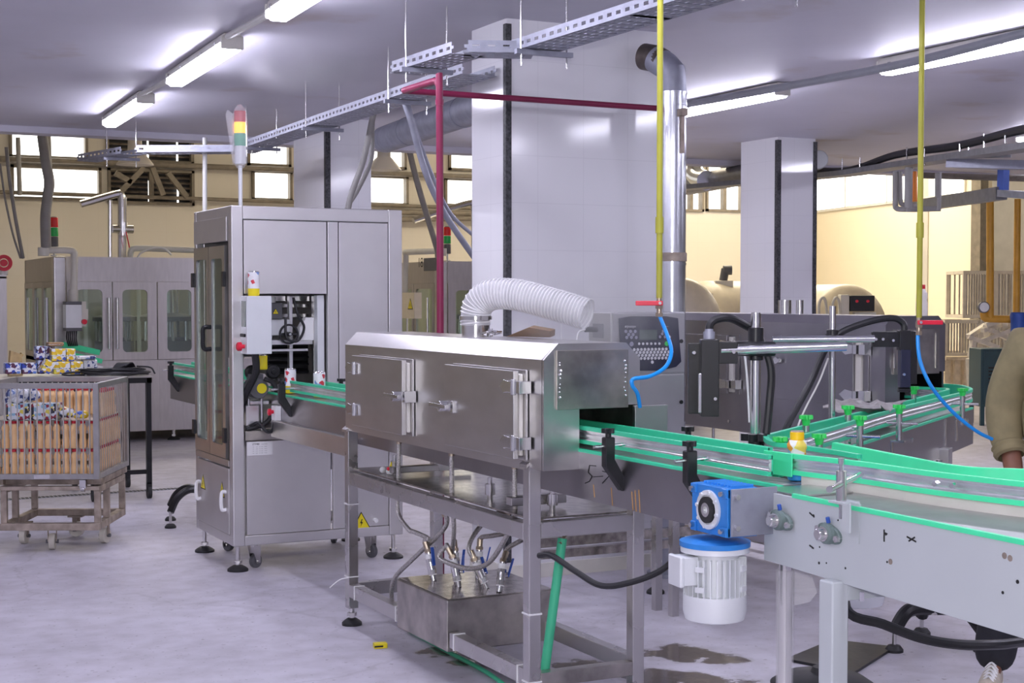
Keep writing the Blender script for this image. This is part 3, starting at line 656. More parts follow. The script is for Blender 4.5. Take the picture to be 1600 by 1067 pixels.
Q1, Q2 = pX(TX0-.05, 694, 575), pX(TX0-.05, 802, 704)
dB = tdoor(Q2.y, Q1.y, 1.012, 1.345, True)
for z in (1.09, 1.285): hinge(dA, P1.y-.02, z)
for z in (1.075, 1.285): hinge(dB, Q2.y+.02, z)
latch(dA, P2.y+.03, 1.185); latch(dB, Q1.y-.02, 1.175)
lip = MB().box((TX0+.002, TY0+.1, TZ0-.012), (TX0+.03, TY1, TZ0)).box((TX1-.03, TY0+.1, TZ0-.012), (TX1, TY1, TZ0)).build('bottom_lip', 'steel', S)
# what shows beneath the chamber: the trough plate
# exhaust collar on top
dc = pZ(TZ2, 738, 528)
DCX, DCY = 2.80, 5.93
cl = MB().lathe([(.062, 0), (.062, .075), (.058, .08)], (DCX, DCY, TZ2-.002), n=28).build('duct_collar', 'steel2', S)
# --------------------------------------------------------------- frame of the tunnel
fr = thing('tunnel_stand', 'stainless square-tube stand with rubber feet carrying the shrink tunnel', 'stand', ((TX0+TX1)/2, (TY0+TY1)/2, 0))
fx0, fx1, fy0, fy1, t = 2.585, 3.095, 5.006, 6.995, .052
for x, y, zt in ((fx0, fy0, 1.0), (fx1-t, fy0, .79), (fx0, fy1-t, .98), (fx1-t, fy1-t, .98)):
    l = MB().box((x, y, .085), (x+t, y+t, zt)).build('leg', 'framesteel', fr, .004)
    foot(l, x+t/2, y+t/2, .09, .05, .013)
    if x == fx0: MB().prism([(x-.012, y-.004, zt-.02), (x+t, y-.004, zt+.035), (x+t, y-.004, zt+.043), (x-.012, y-.004, zt-.008)], (0, t+.008, 0)).build('angle_bracket', 'framesteel', l)
def rail(a, b_, nm='rail', m='framesteel'): return MB().box(a, b_).build(nm, m, fr, .003)
rail((fx0, fy0+t, .70), (fx0+.05, fy1-t, .765)); rail((fx1-.05, fy0+t, .70), (fx1, fy1-t, .765)); rail((fx0+t, fy0, .712), (fx1-t, fy0+.05, .772)); rail((fx0+t, fy1-.05, .70), (fx1-t, fy1, .765))
rail((fx0, fy0+t, .145), (fx0+.05, 5.74, .21)); rail((fx0, 6.305, .145), (fx0+.05, fy1-t, .21)); rail((fx1-.05, fy0+t, .145), (fx1, fy1-t, .21)); rail((fx0+t, fy0, .14), (fx1-t, fy0+.05, .195), m='steeldull'); rail((fx0+t, fy1-.05, .145), (fx1-t, fy1, .21))
rail((fx0+t, fy0+.25, .80), (fx0+.30, fy0+.30, .835), 'cross_bar'); rail((fx0+t, fy1-.5, .80), (fx1-t, fy1-.46, .83), 'cross_bar')
ct = MB()
for x, y, z in ((fx0, fy0, .42), (fx0, fy0, .16), (fx0, fy1-t, .60), (fx0, fy1-t, .24)): ct.box((x-.003, y-.003, z), (x+t+.003, y+t+.003, z+.006))
for y in (5.69, 6.33, 6.86, 5.10): ct.box((fx0-.003, y, .142), (fx0+.053, y+.006, .213))
ct.tube([(fx0-.003, fy1-.06, .243), (fx0-.04, fy1-.03, .23), (fx0-.08, fy1, .19)], .003); ct.build('cable_ties', 'white', fr)
MB().box((fx0+.03, fy0+.05, .775), (fx1-.03, fy1-.05, .782)).build('drip_pan', 'steelwet', thing('drip_pan_tray', 'stained wet steel drip pan lying in the stand under the shrink tunnel', 'tray', ((TX0+TX1)/2, 6, .77)))
for x, y in ((2.86, 5.20), (2.86, 5.75), (2.70, 6.40)): pass
# short drain spindles between pan and chamber
for x, y, lb in ((2.80, 5.22, 'short steel spindle on the pan by the tunnel exit'), (2.72, 5.62, 'short steel spindle standing on the pan behind the third hose'), (2.70, 6.62, 'thin dark rod standing on the pan at the far end')):
    solo('pan_spindle', MB().cyl((x, y, .782), (x, y, .80), .012, n=12).cyl((x, y, .80), (x, y, .845), .021, n=14).cyl((x, y, .845), (x, y, .872), .011, n=12), 'steel2', lb, 'fitting', 'drip pan fittings')
# condensate tank
K = thing('condensate_tank', 'stained steel box tank with valves on its lid, low in the tunnel stand', 'tank', (2.85, 6.02, .12))
kx0, kx1, ky0, ky1 = 2.577, 3.10, 5.745, 6.30
kb = MB().box((kx0, ky0, .125), (kx1, ky1, .345)).build('tank_body', 'steeldull', K, .006)
MB().box((kx0+.01, ky0+.01, .345), (kx1-.01, ky1-.01, .349)).build('wet_lid', 'steelwet', K)
def ballvalve(parent, base, d, hl, L_=.13):
    base = V(base); d = V(d).normalized(); s = d.cross(ZA).normalized() if abs(d.z) < .95 else YA
    v = MB().cyl(base, base+d*.03, .013).cyl(base+d*.03, base+d*.05, .02, n=6).cyl(base+d*.05, base+d*.085, .019).cyl(base+d*.085, base+d*.10, .02, n=6).cyl(base+d*.10, base+d*L_, .013).build('ball_valve', 'steel2', parent)
    for ta, tb in ((.026, .046), (.092, .122)): MB().cyl(base+d*ta, base+d*tb, .0175).build('thread_tape', 'white', v)
    h = V(hl); st = base+d*.067; MB().cyl(st, st+h.normalized()*.035, .006).build('stem', 'steel2', v)
    q = st+h.normalized()*.033; MB().bar(q-d*.005, q+d*.075+h*.3, .016, .006, up=h.normalized()).build('lever', 'bluepaint', v, .002)
    return base+d*L_
TIPS = []
for (px, py, tx, ty) in ((545, 0, 0, 0),): pass
VALV = [((2.70, 6.16, .348), (-.10, .25, 1), (0, -.05, .02)), ((2.80, 6.13, .348), (.02, .2, 1), (.03, -.05, 0)), ((2.74, 5.98, .348), (-.12, .2, 1), (.05, -.02, 0)), ((2.84, 5.90, .348), (-.35, .30, 1), (.05, .02, 0)), ((2.90, 6.12, .348), (.1, .1, 1), (.05, -.02, 0)), ((2.85, 5.80, .348), (.25, .2, 1), (.05, 0, 0))]
for bpt, dd, hh in VALV: TIPS.append(ballvalve(K, bpt, dd, hh))
dv = MB().tube([(2.80, 5.95, .14), (2.80, 5.95, .07), (2.81, 5.90, .065), (2.83, 5.86, .06)], .012).build('drain_elbow', 'copper', K)
ballvalve(K, (2.83, 5.86, .06), (.5, -.8, -.1), (-.04, 0, .02), .12)
# braided hoses from the chamber down to the tank
def hose(label, pts, r=.0105, m='braid', tips=True, name='braided_hose'):
    t = thing(name, label, 'hose', pts[-1], 0, 'braided hoses under the tunnel')
    MB().tube(pts, r, 10, 8).build('hose_body', m, t)
    for a, b_ in ((pts[0], pts[1]), (pts[-1], pts[-2])):
        a = V(a); d = (V(b_)-a).normalized(); MB().cyl(a-d*.004, a+d*.05, r*1.25, n=10).cyl(a+d*.0, a+d*.014, r*1.6, n=6).build('ferrule', 'copper', t)
    return t
M['braid'] = mat('braided_steel_hose', (.50, .48, .46), .4, .8, .35, 160, .3)
h1 = pX(2.64, 617, 693); h2 = pX(2.64, 699, 709); h3 = pX(2.64, 790, 729)
hose('leftmost braided hose dropping from the tunnel floor and looping down to the tank valves', [(2.66, h1.y, .99), (2.66, h1.y, .90), (2.655, h1.y, .76), (2.655, h1.y, .62), (2.66, h1.y-.12, .555), (2.67, 6.33, .55), (2.68, 6.18, .54), TIPS[0]+V((-.01, .02, .05)), TIPS[0]])
hose('middle braided hose running from the tunnel floor to the tank, nearest the second front door', [(2.66, h2.y, .99), (2.66, h2.y, .88), (2.66, h2.y-.005, .74), (2.68, h2.y+.02, .62), (2.74, 6.05, .50), TIPS[1]+V((0, .01, .05)), TIPS[1]])
hose('rightmost braided hose from the tunnel floor, curling left under the stand rail to the tank', [(2.68, h3.y, .99), (2.68, h3.y, .88), (2.685, h3.y+.01, .74), (2.70, 5.42, .66), (2.72, 5.62, .52), (2.72, 5.80, .46), (2.71, 5.98, .45), (2.69, 6.08, .47), (2.71, 6.05, .52), TIPS[2]+V((-.02, .02, .05)), TIPS[2]])
hose('short braided hose hooking over between the tank valves', [(2.95, 5.92, .66), (2.92, 5.98, .66), (2.85, 6.0, .60), TIPS[3]+V((-.02, .02, .06)), TIPS[3]])
hose('pair-side braided hose rising straight up to the pan from the tank', [(2.98, 5.62, .70), (2.95, 5.75, .62), (2.92, 6.0, .56), TIPS[4]+V((.01, .01, .05)), TIPS[4]])
hose('braided hose rising at the right end of the tank toward the pan', [(2.93, 5.40, .70), (2.93, 5.50, .66), (2.92, 5.72, .58), TIPS[5]+V((.03, .02, .05)), TIPS[5]])
hose('braided hose slanting from the pan behind the tank down to the floor at the left', [(2.70, 6.05, .70), (2.72, 6.08, .60), (2.68, 6.35, .42), (2.66, 6.55, .28), (2.70, 6.62, .12), (2.78, 6.60, .03)])
# green drain tube and floor hose
solo('drain_tube', MB().mat(0).cyl((2.80, 5.11, .70), (2.77, 5.10, .665), .008).mat(1).cyl((2.785, 5.11, .685), (2.70, 5.09, .20), .0185, n=18).cyl((2.70, 5.09, .20), (2.69, 5.085, .14), .0185, n=18), ['copper', 'tubegreen'], 'straight green plastic drain tube hanging inside the right end of the stand', 'tube')
solo('floor_hose', MB().tube([pZ(.012, 640, 985), pZ(.012, 700, 1018), pZ(.012, 760, 1050), pZ(.012, 800, 1080), pZ(.012, 860, 1130)], .010), 'tubegreen', 'thin green hose lying on the floor under the tunnel stand', 'hose')
solo('power_cable', MB().tube([pD(5.55, 842, 868)+V((0, 0, 0)), pD(5.5, 862, 868), pD(5.4, 900, 893), pD(5.3, 940, 915), pD(5.25, 985, 910), pD(5.2, 1030, 893), pD(5.15, 1058, 870)], .011), 'cable', 'black power cable sagging from the stand leg to the gray motor', 'cable')
# white ribbed exhaust hose
def ribbed():
    pts = [V((DCX, DCY, TZ2+.05)), V((DCX, DCY, TZ2+.10)), V((DCX+.01, DCY-.02, TZ2+.15)), V((DCX+.05, DCY-.08, TZ2+.185)), V((DCX+.12, DCY-.18, TZ2+.18)), V((DCX+.22, DCY-.32, TZ2+.14)), V((DCX+.31, DCY-.44, TZ2+.10))]
    P = smooth_path(pts, 26); R = .066
    return P, R
P, R = ribbed()
ds = thing('flexible_duct', 'white ribbed flexible exhaust duct bent over on top of the shrink tunnel', 'duct', (DCX, DCY, TZ2))
M['ductfilm'] = glass_mat('clear_white_pvc', (.93, .93, .95), .35, .2); M['ductfilm'].node_tree.nodes['Glossy BSDF'].inputs[0].default_value = (.8, .8, .82, 1)
n_ = 28
MB()._sweep(P, [(R*math.cos(2*PI*i/n_), R*math.sin(2*PI*i/n_)) for i in range(n_)], False).build('wall', 'ductwall', ds, recalc=False) if False else None
# helical rib
Tn = [(P[min(i+1, len(P)-1)]-P[max(i-1, 0)]).normalized() for i in range(len(P))]
arc = [0]
for i in range(1, len(P)): arc.append(arc[-1]+(P[i]-P[i-1]).length)
def at(s):
    k = 0
    while k < len(P)-2 and arc[k+1] < s: k += 1
    f = (s-arc[k])/max(1e-6, arc[k+1]-arc[k]); return P[k].lerp(P[k+1], f), Tn[k].lerp(Tn[k+1], f).normalized()
hel = []; pitch = .0155; side = V((.82, .57, 0))
turns = arc[-1]/pitch; N = int(turns*22)
for k in range(N+1):
    s_ = arc[-1]*k/N; c, tt = at(s_); u = (side-tt*side.dot(tt)).normalized(); w_ = tt.cross(u); a = 2*PI*turns*k/N
    hel.append(c+(u*math.cos(a)+w_*math.sin(a))*R)
MB().tube(hel, .0032, 5, 0).build('rib', 'white', ds)
M['ductwall'] = mat('translucent_pvc', (.80, .80, .82), .3, 0, .03, alpha=.55)
MB()._sweep(P, [((R-.0015)*math.cos(2*PI*i/n_), (R-.0015)*math.sin(2*PI*i/n_)) for i in range(n_)], False).build('wall', 'ductwall', ds)
MB().ring((DCX, DCY, TZ2+.082), ZA, .0715, .066, .016, 32).box((DCX-.012, DCY-.085, TZ2+.072), (DCX+.02, DCY-.066, TZ2+.092)).build('hose_clamp', 'steel2', ds)
sb = MB(); c0 = V((2.76, 5.77, TZ2+.004))
for k in range(9):
    a = random.uniform(0, 6); p = c0+V((random.uniform(-.05, .05), random.uniform(-.07, .04), .003*k)); sb.bar(p, p+V((math.cos(a)*.04, math.sin(a)*.04, random.uniform(-.002, .012))), .010, .006)
sb.cyl(c0+V((.02, -.03, 0)), c0+V((.02, -.03, .035)), .009, n=6)
solo('loose_clamp', sb, 'chrome', 'loose shiny hose clamp lying on the tunnel top by the duct collar', 'clamp')
cd = MB().prism([(2.90, 5.83, TZ2+.002), (2.99, 5.60, TZ2+.002), (2.965, 5.55, TZ2+.03), (2.90, 5.62, TZ2+.045)], (.035, .02, .008))
solo('cardboard_scrap', cd, 'cardboard', 'brown cardboard scrap lying on the tunnel top under the white duct', 'scrap')
solo('crumpled_wrapper', MB().ball((2.655, 6.66, .80), .016, 5).ball((2.665, 6.61, .797), .015, 4).ball((2.66, 6.57, .798), .012, 5).mat(1).ball((2.655, 6.59, .812), .009, 5).mat(2).tube([(2.66, 6.60, .80), (2.67, 6.59, .84), (2.665, 6.575, .835), (2.66, 6.56, .81)], .003), ['paper', 'red', 'yellow'], 'crumpled white and red wrapper lying on the left end of the drip pan', 'wrapper')
# ------------------------------------------------------------------ conveyors
M['platewet'] = mat('wet_black_plate', (.012, .012, .013), .42, 0, .6, 30, .1)
M['bearinggreen'] = mat('gray_green_casting', (.15, .20, .19), .45, .2, .08)
RZ0, RZ1, BZ = 1.075, 1.14, 1.05
def guide_rail(parent, path, side=1, smooth=6, lt=False, z0=RZ0, z1=RZ1, name='guide_rail'):
    # C-shaped guide: grooved aluminium web between two plastic edges; the plastic also lines the product side (side=+1: right of travel)
    g = 'greenlt' if lt else 'green'; zz = [V((p[0], p[1], 0)) for p in path]; h = z1-z0; k = side
    web = [(0, z0+.013), (-.010*k, z0+.013), (-.010*k, z0+h*.30), (-.006*k, z0+h*.36), (-.010*k, z0+h*.44), (-.010*k, z0+h*.56), (-.006*k, z0+h*.64), (-.010*k, z0+h*.70), (-.010*k, z1-.013), (0, z1-.013)]
    o = MB().strip(zz, web, smooth).build(name, 'alu', parent)
    for a, b in ((z1-.014, z1), (z0, z0+.014)):
        MB().strip(zz, [(.004*k, a), (-.013*k, a), (-.013*k, b), (.004*k, b)], smooth).build('edge_strip', g, o)
    MB().strip(zz, [(0, z0+.002), (.006*k, z0+.002), (.006*k, z1-.002), (0, z1-.002)], smooth).build('liner', g, o)
    return o
# --- straight conveyor through labeller and tunnel
SC = thing('slat_conveyor', 'long straight slat conveyor with green guide rails running through the cabinet and the shrink tunnel', 'conveyor', (2.83, 7.3, 0))
for x, y0 in ((2.735, 3.66), (2.915, 3.9)):
    MB().box((x, y0, .872), (x+.006, 11.1, 1.046)).build('side_plate', 'steeldk', SC)
    MB().box((x-.004, y0, 1.046), (x+.016, 11.1, 1.056)).build('wear_strip', 'green', SC)
MB().box((2.75, 3.66, .90), (2.905, 11.1, .91)).build('bed_plate', 'steeldull', SC)
sl = MB(); y = 3.70
while y < 11.05:
    sl.box((2.775, y, BZ-.006), (2.890, y+.034, BZ)); y += .038
sl.build('slat_belt', 'belt', SC)
guide_rail(SC, [(2.762, 3.735), (2.762, 8.34)], 1, 0); guide_rail(SC, [(2.898, 3.93), (2.898, 8.34)], -1, 0)
guide_rail(SC, [(2.762, 9.52), (2.762, 11.1)], 1, 0); guide_rail(SC, [(2.898, 9.52), (2.898, 11.1)], -1, 0)
def clamp(y, s=-1, x0=2.735):
    # black bracket outside the side plate, with lobed knob and rail rod
    X = lambda d: x0+s*d
    c = MB().prism([(X(.075), y-.016, 1.128), (X(.035), y-.016, 1.128), (X(.035), y-.016, 1.05), (X(-.004), y-.016, .985), (X(-.004), y-.016, .935), (X(.008), y-.016, .935), (X(.075), y-.016, 1.025)], (0, .032, 0)).build('rail_clamp', 'black', SC, .005)
    k = MB().cyl((X(.055), y, 1.12), (X(.055), y, 1.145), .011, n=12); knob_head(k, (X(.055), y, 1.142), .025, .016); k.build('knob', 'black', c)
    MB().cyl((X(.115), y, 1.095), (X(-.03), y, 1.10), .006, n=10).cyl((X(-.03), y, 1.10), (X(-.035), y, 1.10), .009, n=10).build('rod', 'chrome', c)
for yy in (4.58, 4.06, 8.28, 10.86): clamp(yy)
for yy in (4.52, 8.1): clamp(yy, 1, 2.921)
eb = MB().box((2.70, 8.46, .90), (2.735, 8.54, .985)).build('switch_box', 'white', SC, .004)
MB().lathe([(.011, 0), (.011, .015), (.02, .015), (.02, .03), (.013, .034)], (2.70, 8.50, .95), (-1, 0, 0)).build('stop_button', 'red', eb)
MB().tube([(2.71, 8.5, .90), (2.70, 8.52, .84), (2.68, 8.57, .83), (2.64, 8.60, .88), (2.60, 8.64, .86)], .009).build('cable', 'cable', SC)
MB().box((2.70, 7.2, .80), (2.735, 8.55, .90)).build('drive_cover', 'steel', SC, .004)
for yy in (10.62,):
    MB().cyl((2.83, yy, .20), (2.83, yy, .90), .03).build('column', 'steel2', SC)
    for a in (3.6, 2.2, .4):
        d = V((math.cos(a), math.sin(a), 0)); c = V((2.83, yy, 0))
        f = MB().tube([c+ZA*.24, c+d*.12+ZA*.25, c+d*.22+ZA*.20, c+d*.28+ZA*.11], .026, 10, 5).build('leg', 'black', SC)
        q = c+d*.28; MB().cyl(q+ZA*.03, q+ZA*.12, .010).build('rod', 'steel2', f); MB().lathe([(.04, 0), (.04, .012), (.026, .028), (.01, .032)], q).build('rubber_pad', 'rubber', f)
wm = MB()
def stroke(pts):
    Q = [pX(2.734, px, py) for px, py in pts]
    for a, b in zip(Q, Q[1:]): wm.bar(a, b, .003, .0016, up=XA)
stroke([(931, 728), (921, 727), (919, 738), (925, 744), (921, 752), (914, 755)]); stroke([(927, 745), (942, 744)]); stroke([(941, 736), (955, 740), (941, 755)])
wm.build('marker_writing', 'ink', SC)
rs = MB()
for px, y0, y1 in ((955, 762, 790), (987, 768, 797), (992, 766, 799), (998, 765, 801), (927, 757, 777)):
    a, b_ = pX(2.7345, px, y0), pX(2.7345, px+2, y1); rs.bar(a, b_, .0022, .001, up=XA)
rs.build('rust_streaks', 'orangepipe', SC)

# --- gray painted curved conveyor in the right foreground
GC = thing('curved_conveyor', 'gray painted curved conveyor with light green guides, running off the right edge', 'conveyor', (3.0, 3.0, 0))
gx = lambda y: 2.648-.035*(3.615-y)
Y0, Y1 = 3.615, 1.9
MB().prism([(gx(Y0), Y0, .846), (gx(Y0), Y0, 1.05), (gx(Y1), Y1, 1.05), (gx(Y1), Y1, .82)], (.006, 0, 0)).build('side_panel', 'gray', GC, .002)
MB().box((gx(Y0)+.004, Y0-.006, .85), (2.76, Y0, 1.05)).build('end_panel', 'gray', GC)
NEAR = [pZ(RZ1, *p) for p in ((1202, 705), (1252, 711), (1350, 722), (1450, 736), (1600, 753))]
NEAR = NEAR+[NEAR[-1]+V((.10, -.28, 0)), NEAR[-1]+V((.34, -.52, 0))]
FAR = [pZ(RZ1, *p) for p in ((1302, 692), (1400, 711), (1500, 729), (1600, 734))]
FAR = FAR+[FAR[-1]+V((.14, -.20, 0)), FAR[-1]+V((.40, -.42, 0))]
bed = [V((2.66, 3.60, 0)), V((2.655, 3.0, 0)), V((2.615, 1.95, 0)), V((3.45, 1.95, 0)), V((3.75, 2.35, 0)), V((3.38, 2.95, 0)), V((3.22, 3.5, 0)), V((3.22, 3.98, 0)), V((2.95, 4.0, 0)), V((2.93, 3.62, 0))]
MB().prism([V((p.x, p.y, 1.035)) for p in bed], (0, 0, .012)).build('belt', 'belt', GC)
MB().prism([V((p.x+.01, p.y, .90)) for p in bed], (0, 0, .012)).build('under_plate', 'gray', GC)
MB().strip([(gx(3.47)+.001, 3.47, 0), (gx(Y1)+.001, Y1, 0)], [(.006, 1.048), (-.008, 1.048), (-.008, 1.060), (.006, 1.060)], 0).build('wear_strip', 'greenlt', GC)
MB().box((gx(3.6)+.02, 3.47, 1.048), (2.86, 3.66, 1.053)).build('bridge_plate', 'steel', GC)
nr = guide_rail(GC, NEAR, -1, 6, True, 1.078, 1.142); fr_ = guide_rail(GC, FAR, 1, 6, True, 1.07, 1.142)
MB().strip([V((p.x+.004, p.y, 0)) for p in NEAR[1:]], [(.004, 1.047), (-.004, 1.047), (-.004, 1.08), (.004, 1.08)]).build('skirt', 'offwhite', GC)
# plastic splice covering the joint of the two near guides
A_, B_ = pZ(RZ1, 1203, 704), pZ(RZ1, 1247, 710)
dd = (B_-A_).normalized(); nn = V((dd.y, -dd.x, 0))
MB().prism([A_+nn*.02-ZA*.069, B_+nn*.02-ZA*.069, B_+nn*.02+ZA*.003, A_+nn*.02+ZA*.003], nn*.006).build('joint_cover', 'greenlt', GC, .002)
for px, py in ((1465, 755), (1492, 758)):
    p = pD(4.06, px, py); q = p+V((-.9, -.35, 0)).normalized()*.02; MB().cyl(p, q, .008, n=6).build('bolt', 'chrome', GC)
# clamp post standing on an angle plate
pb = pX(2.60, 1303, 765); pb = V((2.615, pb.y, 0)); py_ = pb.y
cp = MB().box((2.605, py_-.035, 1.062), (2.66, py_+.03, 1.068)).box((2.600, py_-.065, .99), (2.606, py_-.035, 1.068)).box((2.630, py_-.068, .96), (2.636, py_-.03, 1.068)).build('clamp_bracket', 'gray', GC)
MB().lathe([(.014, 1.06), (.014, 1.15)], (2.625, py_, 0)).build('clamp_post', 'steel2', cp); MB().cyl((2.625, py_, 1.02), (2.625, py_, 1.18), .006, n=10).cyl((2.625, py_, 1.17), (2.625, py_, 1.185), .009, n=8).build('spindle', 'chrome', cp)
rr_ = pD(4.35, 1345, 741); MB().cyl(V((2.625, py_, 1.115))-(rr_-V((2.625, py_, 1.115)))*.55, rr_, .009).build('rod', 'chrome', cp)
# flange bearings on the panel
def bearing(px, py, s):
    c = pX(gx(3.4)-.001, px, py); a = V((0, -.93, -.22)).normalized(); u = XA*-1
    b = MB(); P = []
    for k in range(40):
        t_ = 2*PI*k/40; r = .026+.018*abs(math.cos(t_))**3; P.append(c+a*(r*1.15*math.cos(t_))+a.cross(u)*(r*.95*math.sin(t_)))
    b.prism(P, u*.014); o = b.build('flange_bearing', 'bearinggreen', GC, .003)
    MB().lathe([(.030, .012), (.028, .026), (.02, .03)], c, u).build('housing', 'bearinggreen', o)
    MB().lathe([(.0165, .0), (.0165, .05), (.013, .053)], c, u).ring(c+u*.03, u, .021, .016, .008).build('shaft', 'steel2', o)
    for k in (-1, 1): MB().cyl(c+a*(k*.041), c+a*(k*.041)+u*.022, .010, n=6).build('bolt', 'steel2', o)
    MB().cyl(c+ZA*.03+u*.012, c+ZA*.045+u*.016, .006, n=10).build('grease_cap', 'bluepaint', o)
bearing(1224, 812, 1); bearing(1300, 833, 1)
hm = MB()
for px, py, r in ((1266, 806, .004), (1306, 813, .0025), (1264, 856, .003), (1276, 855, .0025), (1275, 880, .004), (1287, 880, .0025), (1318, 888, .003), (1386, 878, .003), (1574, 925, .004), (1384, 835, .003), (1598, 908, .005)):
    p = pX(gx(3.1)-.0025, px, py); p.x = gx(p.y)-.0012; hm.cyl(p, p+XA*.003, r, n=10)
for a, b_ in (((1384, 827), (1384, 846)), ((1384, 832), (1389, 834)), ((1421, 838), (1436, 846)), ((1424, 845), (1434, 839)), ((1262, 801), (1270, 808)), ((1262, 852), (1269, 857))):
    p, q = pX(gx(3.2), *a), pX(gx(3.2), *b_); p.x = gx(p.y)-.0005; q.x = gx(q.y)-.0005; hm.bar(p, q, .004, .002, up=XA)
hm.build('hole_marks', 'ink', GC)
rm = MB()
for px, py in ((1571, 868), (1580, 872), (1386, 878)):
    p = pX(gx(2.7), px, py); p.x = gx(p.y)-.0008; rm.cyl(p, p+XA*.002, .008, n=9)
rm.build('rust_spots', 'rust', GC)
lg = MB().box((2.598, 3.235, .005), (2.655, 3.295, .847)).build('leg', 'gray', GC, .006)
MB().box((2.655, 3.24, .79), (3.25, 3.29, .847)).build('cross_beam', 'gray', GC, .004)
MB().cyl((2.69, 3.225, .79), (2.69, 3.225, .815), .007, n=8).build('bolt', 'chrome', lg)
# wrapped support pole and the pole on the black plate
wp = thing('support_pole', 'steel support pole wrapped in torn clear film beside the gray motor', 'pole', (2.76, 3.66, 0))
MB().cyl((2.76, 3.66, 0), (2.76, 3.66, .89), .021).build('tube', 'steel2', wp)
fm = MB().lathe([(.026, .02), (.029, .2), (.026, .45), (.028, .80)], (2.76, 3.66, 0), n=12, cap=False)
fm.prism([(2.785, 3.65, .84), (2.83, 3.63, .80), (2.85, 3.62, .73), (2.83, 3.63, .70), (2.79, 3.65, .69)], (0, .012, 0)); fm.build('film', 'film', wp)
bp_ = thing('plate_stand', 'steel pole standing on a black square floor plate under the gray conveyor', 'stand', (4.33, 5.3, 0))
c_ = [pZ(.0, *p) for p in ((1228, 1033), (1335, 1054), (1398, 1014), (1300, 1003))]
MB().prism([V((p.x, p.y, .001)) for p in c_], (0, 0, .012)).build('base_plate', 'platewet', bp_)
pc = pZ(.012, 1308, 1020); MB().cyl((pc.x, pc.y, .012), (pc.x, pc.y, .90), .021).build('pole', 'steel2', bp_); MB().cyl((pc.x, pc.y, .012), (pc.x, pc.y, .10), .028).build('sleeve', 'black', bp_)
rb = pZ(0, 1285, 1075); MB().lathe([(.02, 0), (.21, 0), (.215, .02), (.17, .05), (.05, .07), (.04, .09)], (rb.x, rb.y, 0), n=40).build('weighted_base', 'rubber', thing('floor_weight', 'black round weighted base on the floor behind the gray conveyor leg', 'base', (rb.x, rb.y, 0)))
# ------------------------------------------------------------------ gear motors
def gearmotor(name, label, mx, my, full=True):
    g = thing(name, label, 'motor', (mx, my, .66))
    z = lambda py: EYE-(py-465)/529.
    b = MB().lathe([(.088, .905), (.105, .90), (.105, .885), (.088, .88)], (mx, my, 0), n=36).build('flange', 'blue', g)
    MB().lathe([(.102, .885), (.102, .868), (.07, .866)], (mx, my, 0), n=36).build('flange_ring', 'silver', g)
    f = MB().cyl((mx, my, .735), (mx, my, .87), .073, n=32)
    for k in range(30):
        a = 2*PI*k/30; d = V((math.cos(a), math.sin(a), 0)); f.ob(V((mx, my, .795))+d*.082, d, ZA.cross(d), ZA, (.022, .0035, .115))
    for k in range(4):
        a = .5+PI/2*k; d = V((math.cos(a), math.sin(a), 0))
        for zz in (.765, .825): f.ob(V((mx, my, zz))+d*.090, d, ZA.cross(d), ZA, (.014, .03, .016))
    f.build('stator', 'silver', g)
    MB().lathe([(.085, .742), (.094, .742), (.094, .69), (.088, .668), (.06, .66), (.0, .658)], (mx, my, 0), n=36).build('fan_cover', 'silver', g)
    d = -RGT*.93-FWD*.36; d.z = 0; d.normalize(); s = ZA.cross(d)
    tb = MB().ob(V((mx, my, .818))+d*.098, d, s, ZA, (.05, .072, .085)).build('terminal_box', 'silver', g, .004)
    MB().ob(V((mx, my, .818))+d*.128, d, s, ZA, (.016, .08, .092)).build('box_lid', 'silver', tb, .006)
    return g
MX, MY = 2.532, 3.70
G = gearmotor('gear_motor', 'blue worm gearbox with silver motor hanging from the end of the gray conveyor', MX, MY)
gx0 = 2.495; ya, yb_ = pX(gx0, 1137, 800).y, pX(gx0, 1081, 800).y
gb = MB().box((gx0, ya, .925), (2.60, yb_, 1.068))
for k in range(9): gb.box((gx0+.02, ya+.012+k*(yb_-ya-.03)/9, 1.066), (2.595, ya+.017+k*(yb_-ya-.03)/9, 1.076))
for y in (ya+.014, yb_-.014):
    for z_ in (.94, 1.053): gb.box((gx0-.006, y-.014, z_-.014), (gx0+.01, y+.014, z_+.014))
gbo = gb.build('gearbox', 'blue', G, .003)
cy = (ya+yb_)/2; cz = .997
MB().lathe([(.058, 0), (.058, .008), (.044, .010), (.042, .006), (.0, .006)], (gx0, cy, cz), (-1, 0, 0), 32).build('bearing_cover', 'silver', gbo)
MB().ring((gx0-.008, cy, cz), XA, .039, .021, .012, 30).build('oil_seal', 'rubber', gbo)
MB().ring((gx0-.006, cy, cz), XA, .021, .012, .02, 24).build('hollow_shaft', 'steel2', gbo)
for k in range(8):
    a = 2*PI*k/8+.2; p = V((gx0-.008, cy+.051*math.cos(a), cz+.051*math.sin(a))); MB().cyl(p, p-XA*.006, .006, n=6).build('bolt', 'silver', gbo)
for y in (ya+.016, yb_-.016):
    for z_ in (.943, 1.052): MB().cyl((gx0-.006, y, z_), (gx0-.018, y, z_), .008, n=6).build('bolt', 'steel2', gbo)
MB().box((gx0+.004, ya-.014, .93), (2.66, ya-.008, 1.068)).build('mounting_plate', 'galv', G, .001)
for z_ in (.955, 1.045): MB().cyl((gx0+.02, ya-.014, z_), (gx0+.02, ya-.026, z_), .009, n=6).build('bolt', 'steel2', G)
G2 = gearmotor('drive_motor', 'silver drum shaped motor cover showing below the gray conveyor panel', 3.515, 4.236)
for ch in list(G2.children):
    pass
G2.location.z = .515
MB().box((3.40, 4.1, .905), (3.63, 4.37, 1.0)).build('gearbox', 'blue', G2, .004)
